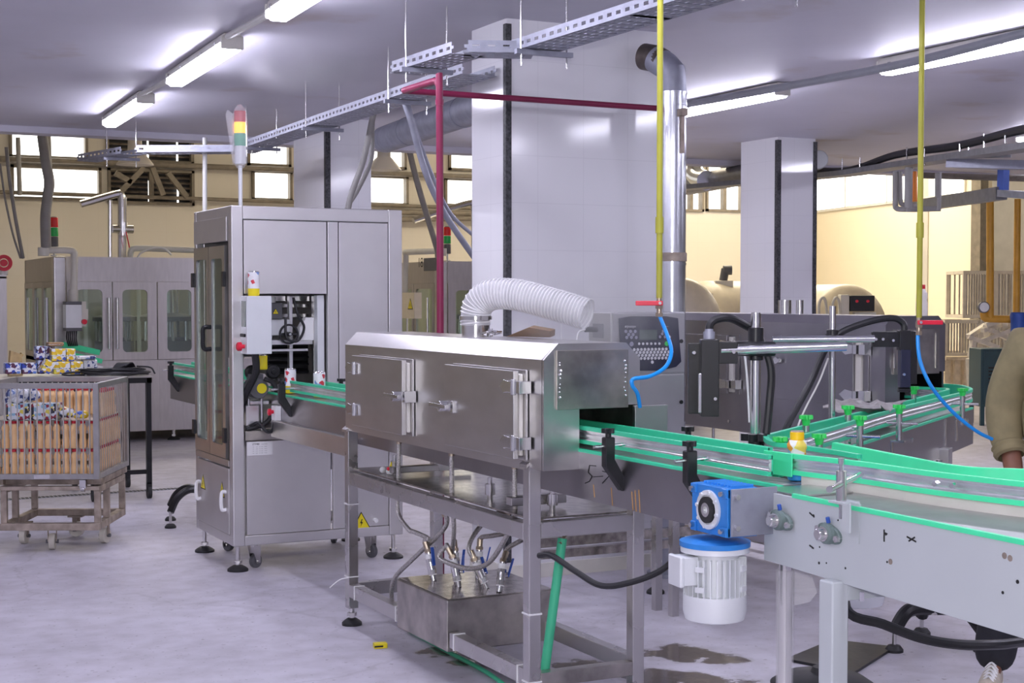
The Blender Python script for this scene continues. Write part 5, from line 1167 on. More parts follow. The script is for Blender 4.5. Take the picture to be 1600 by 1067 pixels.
vv = MB(); c = pY(18.1, 192, 358); vv.cyl(c-XA*.12, c+XA*.12, .05, n=12).cyl(c-ZA*.08, c+ZA*.08, .06, n=12); vv.build('valve', 'steel2', pl_)
p3 = thing('overhead_pipe', 'white curved pipe with thin hoses along the top of the far-left filling machine', 'pipe', pY(17.6, 250, 402))
MB().tube([pY(17.6, 203, 402), pY(17.6, 205, 392), pY(17.6, 213, 388), pY(17.6, 250, 389), pY(17.6, 330, 392)], .035).build('pipe', 'whitepvc', p3)
MB().tube([pY(17.5, 215, 402), pY(17.5, 222, 394), pY(17.5, 240, 388), pY(17.5, 256, 388), pY(17.5, 268, 398)], .012).build('hose', 'white', p3)
MB().tube([pY(18.0, 197, 362), pY(18.0, 203, 390)], .008, 6, 0).build('red_cord', 'red', p3)
pd = MB().tube([pY(17.8, 646, 353-8), pY(17.8, 660, 340), pY(17.8, 690, 330), pY(17.8, 735, 317), pY(17.8, 740, 325), pY(17.8, 741, 402)], .04)
solo('process_pipe', pd, 'steel2', 'slanting steel pipe with bend over the machine marked 18, left of large pillar', 'pipe')
N1 = thing('side_cabinet', 'low glazed cabinet at the left photo edge beside the filling machine', 'machine', (2.0, 17.5, 0))
MB().box((.9, 17.2, .12), (2.45, 18.6, .95)).build('base_cabinet', 'bronze', N1); MB().frame((1.7, 17.2, 1.40), XA, ZA, 1.5, .9, 1.1, .62, .1, (0, .04, 0)).build('window_frame', 'bronze', N1); MB().box((.9, 18.5, .95), (2.45, 18.55, 1.85)).build('back', 'innerpale', N1); MB().box((.9, 17.2, 1.83), (2.45, 18.6, 1.87)).build('top', 'bronze', N1)
MB().box((1.1, 17.22, 1.05), (2.3, 17.23, 1.75)).build('pane', 'glassgreen', N1)
MB().cyl((1.7, 17.9, .95), (1.7, 17.9, 1.6), .2).build('rotor', 'steel2', N1)
for x in (1.0, 2.35):
    for y in (17.3, 18.5): foot(N1, x, y, .13, .06, .02)
q = pY(17.4, 5, 418)
rv = thing('red_valve', 'red valve wheel on a short pipe at the left photo edge', 'valve', (q.x, 17.4, 1.87)); MB().cyl((q.x, 17.4, 1.87), (q.x, 17.4, q.z), .05, n=14).build('pipe', 'white', rv); MB().ring((q.x, 17.35, q.z+.05), YA, .09, .05, .03, 24).cyl((q.x, 17.33, q.z+.05), (q.x, 17.4, q.z+.05), .04).build('wheel', 'red', rv)
gx_ = pY(16.85, 100, 545); gt = thing('infeed_conveyor', 'short bright green guided infeed conveyor in front of the far-left filling machine', 'conveyor', (3.2, 16.7, 0))
a, b_ = pY(16.75, 98, 538), pY(16.75, 156, 551)
MB().bar(a, b_, .02, .06).build('guide', 'greenlt', gt); MB().bar(a-ZA*.09-YA*.12, b_-ZA*.09-YA*.12, .02, .05).build('guide', 'greenlt', gt); MB().bar(a-ZA*.16-YA*.06, b_-ZA*.16-YA*.06, .2, .03).build('belt', 'alu', gt)
for p in (a, b_): MB().cyl((p.x, p.y-.06, 0), (p.x, p.y-.06, p.z-.16), .025).build('leg', 'steel2', gt)
# ------------------------------------------------------------------ work table with wrapped packs
tz = .99; tx1, tyf = 2.845, 12.10
TB = thing('work_table', 'steel-topped work table on black legs behind the bottle cage', 'table', (1.7, 12.5, 0))
MB().box((.2, tyf, tz-.012), (tx1, tyf+.85, tz)).build('tabletop', 'steel', TB)
MB().box((.22, tyf+.01, tz-.055), (tx1-.01, tyf+.05, tz-.012)).box((tx1-.05, tyf+.01, tz-.055), (tx1-.01, tyf+.84, tz-.012)).box((.22, tyf+.80, tz-.055), (tx1-.01, tyf+.84, tz-.012)).build('apron', 'black', TB)
MB().box((2.35, tyf+.02, .20), (tx1-.02, tyf+.05, .235)).build('stretcher', 'black', TB)
for x in (.24, 2.35, tx1-.055):
    for y in (tyf+.01, tyf+.80):
        l = MB().box((x, y, .12), (x+.04, y+.04, tz-.05)).build('leg', 'black', TB)
        MB().cyl((x+.005, y+.02, .05), (x+.035, y+.02, .05), .05, n=20).box((x, y, .06), (x+.04, y+.04, .13)).build('castor', 'rubber', l)
def pack(px0, py0, px1, py1, Y, m, label, tilt=0, dep=.13):
    a, b_ = pY(Y, px0, py1), pY(Y, px1, py0); c = (a+b_)/2; w_, h_ = b_.x-a.x, b_.z-a.z
    t = thing('wrapped_pack', label, 'pack', (c.x, Y+dep/2, a.z), 0, 'printed packs on the work table', local=True)
    rot = Matrix.Rotation(tilt, 4, 'Y')
    bmb = MB().box((-w_/2, -dep/2, .001), (w_/2, dep/2, h_)); bmb.v = [rot @ (v-V((0, 0, h_/2)))+V((0, 0, h_/2)) for v in bmb.v]
    bmb.build('carton', m, t, .006, local=True)
    fl_ = MB().box((-w_/2-.002, -dep/2-.002, h_*.42), (w_/2+.002, dep/2+.002, h_*.50)); fl_.v = [rot @ (v-V((0, 0, h_/2)))+V((0, 0, h_/2)) for v in fl_.v]
    fl_.build('tape_band', 'boxwhite', t, local=True)
yk = 12.45
for args in ((9, 567, 33, 584.5, yk, 'boxblue', 'blue printed pack at the left end of the table row, by the photo edge'),
             (34.5, 567, 58, 584.5, yk, 'boxblue', 'blue printed pack second from the left in the table row'),
             (59.5, 563, 70, 584.5, yk+.02, 'boxblue', 'blue printed pack partly hidden behind the tilted yellow pack'),
             (84, 565, 110, 585, yk-.02, 'boxyellow', 'yellow printed pack on the table, below the upper yellow pack'),
             (111, 565, 130, 585, yk-.02, 'boxyellow', 'narrow yellow printed pack at the right end of the bottom row'),
             (131, 562, 152, 582, yk+.06, 'boxwhite', 'white printed pack behind the coiled black cable on the table'),
             (57, 541, 70.5, 562, yk+.02, 'boxblue', 'blue printed pack on top at the left of the heap'),
             (71, 541, 82, 562, yk+.10, 'boxblue', 'blue printed pack on top, just behind the yellow packs'),
             (81, 545, 103, 564.5, yk, 'boxyellow', 'yellow printed pack on the upper layer of the heap'),
             (104, 545, 118, 564.5, yk, 'boxyellow', 'small yellow printed pack at the right of the upper layer')):
    pack(*args)
pack(68, 563, 83, 583, yk-.16, 'boxyellow', 'yellow printed pack leaning tilted against the heap on the table', .55)
pack(120, 556, 150, 562.0, yk+.04, 'boxwhite', 'flat white printed pack lying on the right of the heap')
pack(76, 535, 100, 541, yk+.05, 'cardboard', 'flat brown red carton lying on the very top of the heap')
kb_ = MB(); zz = tz+.001
P0, P1 = pY(12.72, 14, 580), pY(12.72, 36, 580); hh = pY(12.72, 20, 548).z-zz
kb_.prism([V((P0.x, 12.72, zz)), V((P1.x, 12.72, zz)), V((P1.x-.005, 12.74, zz+hh*.9)), V((P0.x+.12, 12.74, zz+hh*.82)), V((P0.x+.02, 12.74, zz+hh))], (0, .10, 0))
solo('paper_bag', kb_, 'kraft', 'crumpled brown paper bag standing behind the two left blue packs', 'bag')
cw = MB()
cx, cyy = pY(12.35, 175, 585).x, 12.35
for k in range(16):
    a0 = random.uniform(0, 6.28); rr = random.uniform(.11, .20); z_ = tz+.012+.006*(k % 8); dx = random.uniform(-.06, .06)
    cw.tube([V((cx+dx+rr*1.35*math.cos(a0+t_*.7), cyy+.6*rr*math.sin(a0+t_*.7), z_+.004*math.sin(t_))) for t_ in range(9)], .007, 6, 3)
for k in range(10): cw.tube([(cx-.02+.012*k, cyy-.07, tz+.04+.004*k), (cx+.05+.012*k, cyy-.02, tz+.10), (cx+.12+.01*k, cyy+.05, tz+.03)], .007, 6, 4)
cw.tube([(cx-.22, cyy, tz+.01), (cx-.36, cyy-.05, tz+.012), (cx-.39, cyy, tz+.02), (cx-.3, cyy+.04, tz+.03), (cx-.15, cyy, tz+.03)], .008); cw.tube([(cx+.2, cyy, tz+.07), (cx+.3, cyy-.05, tz+.06), (cx+.33, cyy-.08, tz+.01)], .007)
solo('cable_coil', cw, 'cable', 'tangled coil of black cable lying on the right end of the work table', 'cable')
# ------------------------------------------------------------------ cage trolley with bottles
CG = thing('bottle_cage', 'open-topped steel bar cage full of peach bottles at the left photo edge', 'cage', (1.92, 9.65, .47), math.radians(-25.5), local=True)
# local: x along the front (negative to the left), y away from the camera
CW, CD, cz0, cz1 = .78, .81, 0.0, .61
def gb_(a, b_, nm='rail', m='cagesteel'): return MB().box(a, b_).build(nm, m, CG, .002, local=True)
for x in (-CW, -.036):
    for y in (0, CD-.036): gb_((x, y, cz0), (x+.036, y+.036, cz1), 'corner_post')
for z_ in (cz0, cz1-.035):
    for y in (0, CD-.03): gb_((-CW+.036, y, z_), (-.036, y+.03, z_+.035))
    for x in (-CW, -.03): gb_((x, .036, z_), (x+.03, CD-.036, z_+.035))
for k in range(17):
    x = -CW+.06+k*(CW-.12)/16
    for y in (.015, CD-.015): MB().cyl((x, y, .03), (x, y, cz1-.03), .005, n=8).build('bar', 'cagebar', CG, local=True)
for k in range(14):
    y = .07+k*(CD-.14)/13
    for x in (-CW+.015, -.015): MB().cyl((x, y, .03), (x, y, cz1-.03), .0034, n=8).build('bar', 'cagebar', CG, local=True)
gb_((-CW+.02, .02, .004), (-.02, CD-.02, .012), 'floor_plate')
for x in (-.10, -.66): MB().box((x-.02, -.02, -.055), (x+.02, .02, -.002)).cyl((x-.012, -.01, -.06), (x+.012, -.01, -.06), .018).build('catch', 'steel2', CG, local=True)
for x in (-.36,): MB().box((x-.05, -.004, .005), (x+.05, 0, .03)).build('catch', 'steel2', CG, local=True)
CGm = Matrix.Translation((1.92, 9.65, .47)) @ Matrix.Rotation(math.radians(-25.5), 4, 'Z')
TR = thing('cage_trolley', 'rusty steel trolley on white castors carrying the bottle cage', 'trolley', (1.92, 9.65, 0), math.radians(-25.5), local=True)
def tb_(a, b_, nm='rail', m='rust'): return MB().box(a, b_).build(nm, m, TR, .003, local=True)
tw, td = .63, .70
for x in (-tw, -.04):
    for y in (.02, .25, td-.03): tb_((x, y, .19), (x+.04, y+.03, .40), 'leg')
tb_((-tw, 0, .145), (0, .05, .19)); tb_((-tw, td-.05, .145), (0, td, .19)); tb_((-tw, .05, .145), (-tw+.05, td-.05, .19)); tb_((-.05, .05, .145), (0, td-.05, .19))
tb_((-tw, 0, .40), (0, .05, .425)); tb_((-tw, td-.05, .40), (0, td, .425)); tb_((-tw, .05, .385), (-tw+.05, td-.05, .425)); tb_((-.05, .05, .385), (0, td-.05, .425))
tb_((-tw-.08, .10, .425), (.0, .15, .468), 'runner'); tb_((-tw-.08, .60, .425), (.0, .65, .468), 'runner')
for x in (-tw-.02, -.03): tb_((x-.02, .05, .43), (x+.03, td+.05, .468), 'runner')
inv = (Matrix.Translation((1.92, 9.65, 0)) @ Matrix.Rotation(math.radians(-25.5), 4, 'Z')).inverted()
for px, py, ang in ((82, 858, 1.7), (164, 848, 1.35), (38, 849, 1.5), (120, 838, 2.9)):
    w_ = pZ(0, px, py); q = inv @ w_
    d = V((math.cos(ang), math.sin(ang), 0)); s_ = V((-d.y, d.x, 0)); r = .052; c = V((q.x, q.y, r))
    x_ = min(max(q.x, -tw+.03), -.03); y_ = min(max(q.y, .025), td-.03)
    cf = MB().box((x_-.05, y_-.035, .136), (x_+.05, y_+.035, .145))
    for k in (-1, 1): cf.bar(c+s_*(k*.026), V((x_, y_, .138))+s_*(k*.026), .03, .004, up=s_)
    cf = cf.build('castor', 'rust', TR, local=True)
    MB().cyl(c-s_*.019, c+s_*.019, r, n=24).build('wheel', 'wheelwhite', cf, .004, local=True); MB().cyl(c-s_*.04, c+s_*.04, .012, n=10).build('axle', 'graydk', cf, local=True)
# bottles: only those that can be seen through the bars
def bottle_proto(loc):
    t = thing('peach_bottle', 'peach juice bottle with red cap in the steel cage', 'bottle', loc, 0, 'peach bottles in the cage', local=True)
    MB().lathe([(.021, 0), (.0245, .006), (.0245, .052), (.0205, .064), (.0205, .108), (.0245, .118), (.0235, .136), (.012, .156)], n=14).build('body', 'juice', t, local=True)
    MB().lathe([(.016, .158), (.016, .172), (.014, .175)], n=12).build('cap', 'redcap', t, local=True)
    return t
BP = None; hb = .180; z0b = .013
def put(ix, iy, iz, lb):
    global BP
    x = -CW+.065+ix*.0545; y = .062+iy*.0545
    w_ = CGm @ V((x+random.uniform(-.002, .002), y+random.uniform(-.002, .002), z0b+iz*hb))
    if BP is None: BP = bottle_proto(w_); BP['label'] = lb
    else: copy_tree(BP, w_, random.uniform(0, 6), lb)
nx, ny = 13, 13
for iz in range(2):
    nm = ('bottom', 'second')[iz]
    for ix in range(nx): put(ix, 0, iz, 'peach bottle with red cap in the front row of the %s layer of the cage' % nm)
    for iy in range(1, ny): put(nx-1, iy, iz, 'peach bottle with red cap along the right side of the cage, %s layer' % nm)
for iy in range(9, ny):
    for ix in range(3 if iy == 9 else 3, nx): 
        if iy in (9, 10): put(ix, iy, 2, 'peach bottle with red cap standing in the rear rows on top of the stack')
for iy in range(2, 9): put(nx-1, iy, 2, 'peach bottle with red cap along the right side of the cage, top layer') if iy > 4 else None
fl2 = MB().box((-CW+.04, .04, z0b+2*hb-.004), (-.04, CD-.04, z0b+2*hb-.001)); fl2.v = [CGm @ v for v in fl2.v]
solo('divider_sheet', fl2, 'steeldull', 'thin gray divider sheet under the packs and upper bottles in the cage', 'sheet')
def cage_pack(x0, x1, y0, dep, h, m, label, lump=False):
    z_ = z0b+2*hb
    if lump:
        b = MB()
        for k in range(7): b.ball((x0+(x1-x0)*(k+.5)/7, y0+dep/2+random.uniform(-.02, .02), z_+h*random.uniform(.35, .6)), h*.42, 5)
    else: b = MB().box((x0, y0, z_), (x1, y0+dep, z_+h))
    b.v = [CGm @ v for v in b.v]; return solo('wrapped_pack', b, m, label, 'pack', 'printed packs in the cage', bevel=0 if lump else .006)
xl = lambda px: -.0+(px-153)/243.*1.0
cage_pack(xl(8), xl(46), .05, .15, .105, 'boxmulti', 'left printed pack lying on the bottles in the cage')
cage_pack(xl(47), xl(86), .05, .15, .105, 'boxmulti', 'right printed pack lying on the bottles in the cage')
lb1 = MB()
for k in range(26): lb1.ball((xl(random.uniform(5, 48)), .14+random.uniform(-.05, .05), z0b+2*hb+.12+random.uniform(0, .05)+(.05 if k % 3 == 0 else 0)*(1 if k < 14 else 0)), random.uniform(.02, .035), 5)
lb1.v = [CGm @ v for v in lb1.v]; solo('crumpled_wrap', lb1, 'boxwhite', 'crumpled printed plastic wrap heaped on the left pack in the cage', 'wrap')
lb2 = MB()
for k in range(10): lb2.ball((xl(random.uniform(88, 112)), .10+random.uniform(-.03, .03), z0b+2*hb+.03+random.uniform(0, .03)), random.uniform(.016, .03), 5)
lb2.v = [CGm @ v for v in lb2.v]; solo('crumpled_wrap', lb2, 'boxmulti', 'small crumpled printed wrap lying right of the packs in the cage', 'wrap')
lb3 = MB()
for k in range(5): lb3.ball((xl(random.uniform(114, 130)), .10+random.uniform(-.02, .02), z0b+2*hb+.03), .026, 5)
lb3.v = [CGm @ v for v in lb3.v]; solo('crumpled_wrap', lb3, 'boxyellow', 'yellow crumpled wrapper beside the right cage corner post', 'wrap')
pk = pZ(0, 594, 1012); yb = MB().mat(0).box((-.03, -.02, 0), (.03, .02, .022)).mat(1).box((-.031, -.021, .006), (.01, -.0205, .014)); yb.v = [Matrix.Rotation(.3-.45, 3, 'Z') @ v + V((pk.x, pk.y, .001)) for v in yb.v]
solo('yellow_scrap', yb, ['yellow', 'ink'], 'small yellow printed carton scrap lying on the floor in front of the stand', 'scrap')
M['conduitgray'] = mat('dull_conduit', (.26, .25, .24), .5, 0, .1)
M['galvbright'] = mat('bright_sheet', (.70, .72, .76), .24, 1, .05, 10); M['galvdark'] = mat('dark_elbow_sheet', (.12, .10, .09), .5, .6, .3, 14)
M['galvdull'] = mat('dull_tray', (.22, .22, .23), .45, .7, .15, 14)
M['darkduct'] = mat('dark_duct_sheet', (.16, .15, .15), .4, .6, .15, 10)  # dark gray sheet of the right overhead duct
# ------------------------------------------------------------------ perforated cable trays hung from the ceiling
def tray(label, pts, w, up=.06, wallside=True, group='cable trays under the ceiling'):
    # pts: centre line points of the tray bottom; slotted side walls and a perforated floor
    t = thing('cable_tray', label, 'cable tray', pts[0], 0, group)
    for i in range(len(pts)-1):
        a, b_ = V(pts[i]), V(pts[i+1]); d = (b_-a).normalized(); s = d.cross(ZA).normalized(); L_ = (b_-a).length
        n = max(1, int(L_/.075)); st = L_/n
        f = MB()
        for o_ in (-.5, -.3, -.1, .1, .3, .5): f.bar(a+s*(o_*w), b_+s*(o_*w), w*.13, .002)
        for k in range(n+1): f.bar(a+d*(st*k)-s*w*.49-ZA*.0022, a+d*(st*k)+s*w*.49-ZA*.0022, st*.5, .002)
        f.build('perforated_floor', 'galv', t)
        for sg in (-1, 1):
            q = MB(); o_ = s*(sg*w/2)
            for z_, h_ in ((up*.18, up*.36), (up*.82, up*.36)): q.bar(a+o_+ZA*z_, b_+o_+ZA*z_, .002, h_)
            for k in range(n+1): q.bar(a+o_+d*(st*k-st*.25)+ZA*up*.5, a+o_+d*(st*k+st*.25)+ZA*up*.5, .002, up*.275)
            q.build('slotted_side', 'galv', t)
    return t
def hanger(t, p, s, w):
    p = V(p); s = V(s).normalized()
    MB().bar(p-s*(w/2+.06)-ZA*.02, p+s*(w/2+.06)-ZA*.02, .03, .025).build('cross_strut', 'galv', t)
    for k in (-1, 1): MB().cyl(p+s*(k*(w/2+.03))-ZA*.09, V((p.x+s.x*k*(w/2+.03), p.y+s.y*k*(w/2+.03), ZC-.002)), .005, n=8).build('threaded_rod', 'steel2', t)
z_ = 2.88
T1 = tray('long galvanised cable tray running from the near pillar back to the left wall', [(3.68, 7.75, z_), (3.74, 10.5, z_), (3.80, 12.8, z_), (3.02, 13.25, z_)], .20)
for y in (8.9, 10.6, 12.2): hanger(T1, (3.70+(y-7.7)*.02, y, z_), XA, .2)
T1b = tray('short galvanised cable tray end at the upper left below the ceiling edge', [pZ(z_, 205, 241), pZ(z_, 138, 252)], .20); hanger(T1b, pZ(z_, 190, 245), XA, .2)
a = pZ(2.9, 668, 98)
T2 = tray('stub of cable tray stepping around the left face of the large pillar', [(3.24, 7.75, 2.86), (3.27, 7.02, 2.86), (3.56, 6.90, 2.86)], .18); hanger(T2, (3.25, 7.5, 2.86), XA, .18)
T3 = tray('cable tray passing in front of the large pillar toward the top of the photo', [(3.56, 6.90, 2.87), (3.58, 5.75, 2.87), (3.6, 4.2, 2.87)], .20); hanger(T3, (3.57, 6.75, 2.87), XA, .2); hanger(T3, (3.60, 4.9, 2.87), XA, .2)
def pipe(name, label, pts, r, m, cat='pipe', group=None, smooth=6, n=12, parts=None):
    return solo(name, MB().tube(pts, r, n, smooth), m, label, cat, group)
# maroon pipe: along the pillar, a short leg toward the camera, then straight down
RX, RZ_ = 3.10, 2.72
rp = thing('maroon_pipe', 'maroon pipe across the large pillar, turning down to the shrink tunnel', 'pipe', (RX, 7.0, 1.2))
MB().cyl((RX, 7.45, RZ_), (4.74, 7.45, RZ_-.005), .0165, n=14).build('cross_run', 'redpipe', rp)
MB().tube([(RX, 7.45, RZ_), (RX, 7.12, RZ_), (RX, 7.03, RZ_-.005), (RX, 7.0, RZ_-.03), (RX, 6.99, RZ_-.10), (RX, 6.985, 1.2)], .0185, 14, 5).build('drop', 'redpipe', rp)
MB().cyl((RX, 6.99, RZ_-.13), (RX, 6.99, RZ_-.10), .0215, n=14).build('coupling', 'redpipe', rp)
MB().cyl((RX, 6.985, 1.12), (RX, 6.985, 1.2), .03, n=14).cyl((RX, 6.985, .02), (RX, 6.985, 1.15), .0185, n=14).build('lower_drop', 'redpipe', rp); MB().lathe([(.05, 0), (.05, .012)], (RX, 6.985, 0.0)).build('floor_flange', 'steeldull', rp)
# gray conduits from the trays
for lb, pts, r in (('left gray conduit from the tray down behind the tall cabinet top', [pD(10.9, 590, 150), pD(10.9, 582, 185), pD(10.9, 568, 250), pD(10.9, 550, 300), pD(10.9, 543, 330)], .022),
                   ('pale gray conduit curving beside its twin behind the tall cabinet', [pD(11.0, 584, 150), pD(11.0, 582, 200), pD(11.0, 580, 250), pD(11.0, 560, 295), pD(11.0, 546, 318), pD(11.0, 540, 330)], .016),
                   ('steel conduit dropping right from the tray toward the large pillar foot', [pD(9.6, 633, 162), pD(9.6, 642, 190), pD(9.7, 665, 270), pD(9.8, 690, 325), pD(9.9, 715, 365), pD(10, 741, 402), pD(10.2, 775, 450)], .021),
                   ('thin steel conduit beside the thicker one, ending behind the large pillar', [pD(9.65, 638, 165), pD(9.7, 655, 220), pD(9.8, 680, 285), pD(9.9, 705, 335), pD(10, 745, 372), pD(10.2, 780, 400)], .013),
                   ('dark conduit slanting down in the back hall behind the maroon pipe', [pY(15.6, 640, 236), pY(15.7, 648, 270), pY(15.9, 662, 320), pY(16.4, 682, 386), pY(16.9, 684, 400)], .035),
                   ('thick gray conduit wavering down to the far-left filling machine', [pY(16.6, 66, 212), pY(16.6, 72, 255), pY(16.6, 77, 285), pY(16.6, 74, 310), pY(16.6, 71, 340), pY(16.7, 72, 385)], .055),
                   ('thin black cable dropping at the left edge before the back windows', [pY(17, 0, 255), pY(17, 8, 310), pY(17, 20, 365), pY(17.2, 32, 403)], .012),
                   ('black cable second from the left edge before the back windows', [pY(17, 10, 230), pY(17, 15, 280), pY(17, 25, 345), pY(17.2, 36, 403)], .02)):
    pipe('conduit', lb, pts, r, 'conduitgray' if 'steel' not in lb else 'galv', 'conduit', 'conduits dropping from the trays')
pp = thing('white_post_pipe', 'vertical white pipe rising behind the tall cabinet left of its tower light', 'pipe', pY(13, 320, 330)); MB().cyl(pY(13, 320, 215), pY(13, 320, 345), .02, n=14).cyl(V((pY(13, 320, 330).x, 13, 0)), pY(13, 320, 330), .03, n=14).build('pipe', 'whitepvc', pp)
solo('wall_pipe', MB().cyl(pY(YB-.15, -60, 298), pY(YB-.15, 760, 326), .035).cyl(pY(YB-.15, 0, 248), pY(YB-.15, 760, 277), .05), 'winframe', 'two thin horizontal pipes running along the back wall across the left windows', 'pipe')
solo('wall_pipe', MB().cyl(pY(YB-.2, 600, 331), pY(YB-.2, 760, 334), .05).cyl(pY(YB-.2, 600, 343), pY(YB-.2, 760, 341), .05), 'winframe', 'two brown pipes on the back wall above the machine marked 18', 'pipe')
for px, y0, y1, lb in ((28, 215, 305, 'thin vertical pipe crossing the left back windows'), (76, 212, 300, 'thin vertical pipe beside the wavering conduit')):
    solo('wall_pipe', MB().cyl(pY(YB-.3, px, y0), pY(YB-.3, px+3, y1), .04), 'conduitgray', lb, 'pipe')
tr_ = MB()
for (a, b_) in (((188, 300), (225, 262)), ((238, 262), (255, 305)), ((262, 270), (292, 308)), ((205, 285), (180, 270))): tr_.bar(pY(YB-.4, *a), pY(YB-.4, *b_), .09)
solo('roof_braces', tr_, 'winframe', 'rusty steel braces crossing the dark louvred window', 'brace')
for lb, px, py, Y in (('beige bell-shaped hood lamp hanging under the ceiling edge at the left', 211, 258, 15.6), ('cream bell-shaped hood lamp with rising steam beside the left pillar', 600, 266, 15.2)):
    p = pY(Y, px, py); hl = thing('hood_lamp', lb, 'lamp', p, 0, 'bell hood lamps')
    MB().lathe([(.19, 0), (.185, .015), (.10, .12), (.075, .14), (.07, .28), (.09, .29), (.09, .34), (.03, .36)], p, n=28).build('shade', 'cream', hl)
    MB().cyl(p+ZA*.36, V((p.x, p.y, ZR-.05)), .03, n=10).build('stem', 'graypvc', hl)
# silver ducts
vd = thing('vertical_duct', 'silver sheet-metal duct with elbow standing right of the large pillar', 'duct', (4.755, 7.4, 0))
DX, DY, DR = 4.756, 7.40, .079
MB().cyl((DX, DY, .9), (DX, DY, 2.80), DR, n=32).build('riser', 'galvbright', vd)
for z0_ in (2.735, 2.80, 1.815): MB().ring((DX, DY, z0_), ZA, DR+.004, DR-.002, .012, 32).build('seam_ring', 'galvbright', vd)
MB().ring((DX, DY, 1.855), ZA, DR+.006, DR-.001, .05, 32).build('dark_band', 'rust', vd)
ed = (V((-.30, .75, .60))).normalized()
c0 = V((DX, DY, 2.80)); c1 = c0+V((0, .005, .09)); c2 = c1+V((-.018, .045, .075)); c3 = c2+V((-.025, .075, .05)); c4 = c3+V((-.025, .08, .02))
MB()._sweep([c0, c1], [(DR*math.cos(2*PI*i/28), DR*math.sin(2*PI*i/28)) for i in range(28)]).build('elbow', 'galv', vd)
MB()._sweep([c1-ZA*.015, c1+ZA*.03, c2, c3], [(DR*1.01*math.cos(2*PI*i/28), DR*1.01*math.sin(2*PI*i/28)) for i in range(28)]).build('elbow', 'galv', vd)
MB()._sweep([c2+V((-.01, .02, .02)), c3, c4], [(DR*.98*math.cos(2*PI*i/28), DR*.98*math.sin(2*PI*i/28)) for i in range(28)]).build('elbow', 'galvdark', vd)  # last elbow section in a darker sheet
MB().box((DX+.0, DY-DR-.012, 2.45), (DX+.022, DY-DR+.004, 2.70)).box((DX-.02, DY-DR-.05, 2.66), (DX+.02, DY-DR, 2.70)).build('hanger_strap', 'rust', vd)
MB().lathe([(.14, 0), (.14, .02), (DR, .03), (DR, .92)], (DX, DY, 0), n=28).build('base', 'galv', vd)
ld_ = thing('overhead_duct', 'silver round duct slung under the ceiling left of the large pillar', 'duct', pZ(3.0, 670, 190))
a, b_ = pZ(3.0, 601, 218), pZ(3.0, 745, 168)
MB().cyl(a, b_+(b_-a)*.1, .115, n=28).build('duct', 'galv', ld_)
for f in (.3, .88): q = a.lerp(b_, f); MB().ring(q, (b_-a), .119, .112, .03, 28).build('seam_ring', 'galv', ld_)
# yellow-green air drops with valve and blue hose
def airdrop(label, x, y, zv, hdl, hose, ztop=ZC, coup=None):
    t = thing('air_drop_pipe', label, 'pipe', (x, y, zv), 0, 'yellow air drop pipes')
    MB().cyl((x, y, zv+.05), (x, y, ztop), .0115, n=14).build('pipe', 'yellowpipe', t)
    if coup: MB().cyl((x, y, coup-.03), (x, y, coup+.03), .0155, n=14).build('coupling', 'yellowpipe', t)
    v = MB().cyl((x, y, zv-.02), (x, y, zv+.055), .010, n=12).cyl((x, y, zv+.01), (x, y, zv+.035), .015, n=6).cyl((x, y, zv-.02), (x, y, zv-.005), .014, n=6).build('valve_body', 'copper', t)
    d = V(hdl).normalized(); c = V((x, y, zv+.03))-FWD*.02
    MB().bar(c-d*.012, c+d*.09, .008, .018).build('lever', 'red', v, .003); MB().cyl(c+FWD*.02, c-FWD*.012, .006, n=8).build('lever_nut', 'chrome', v)
    MB().tube([(x, y, zv-.01)]+hose, .0075, 10, 8).build('air_hose', 'bluehose', t)
q = pD(5.62, 1030, 480); vz = pD(5.62, 1030, 474).z-.03
airdrop('left yellow-green air pipe with red lever and blue hose, before the large pillar', q.x, q.y, vz, -RGT, [pD(5.62, 1032, 497), pD(5.6, 1043, 525), pD(5.58, 1049, 550), pD(5.55, 1040, 573), pD(5.5, 1015, 588), pD(5.48, 990, 592), pD(5.48, 988, 602), pD(5.5, 996, 615), pD(5.53, 1000, 636)], coup=pD(5.62, 1029, 352).z)
q = pD(6.0, 1436, 500); vz = pD(6.0, 1436, 504).z-.03
airdrop('right yellow-green air pipe with red lever and blue hose, before the cream wall', q.x, q.y, vz, RGT, [pD(6.0, 1434, 530), pD(6.0, 1438, 565), pD(6.0, 1456, 605), pD(6.05, 1490, 645), pD(6.1, 1525, 673), pD(6.15, 1550, 686)], coup=pD(6.0, 1436, 360).z)
# wall sockets on the large pillar
ws = thing('wall_socket', 'double wall socket with white plug in a dark box on the large pillar', 'socket', (4.0, 7.68, 1.58))
a, b_ = pY(7.68, 804, 478), pY(7.68, 833, 457); MB().box((a.x, 7.665, a.z), (b_.x, 7.685, b_.z)).build('light_plate', 'white', ws, .003)
MB().lathe([(.022, 0), (.022, .003), (.018, .003), (.017, -.001)], pY(7.664, 821, 467), (0, -1, 0), 20).build('socket_ring', 'white', ws); 
for dx in (-3, 3): p = pY(7.662, 821+dx*.5, 467); MB().cyl(p, p-YA*.002, .003, n=8).build('hole', 'ink', ws)
a, b_ = pY(7.68, 836, 478), pY(7.68, 867, 456); MB().box((a.x, 7.66, a.z), (b_.x, 7.685, b_.z)).build('dark_box', 'graydk', ws, .003)
p = pY(7.66, 850, 467); MB().lathe([(.020, 0), (.020, .03), (.012, .05)], p, (.5, -1, 0), 16).build('plug', 'silver', ws)
MB().tube([p+V((.02, -.05, 0)), p+V((.06, -.06, -.01)), p+V((.075, -.06, -.08)), p+V((.085, -.055, -.2)), p+V((.09, -.05, -.5))], .004).build('cord', 'white', ws)
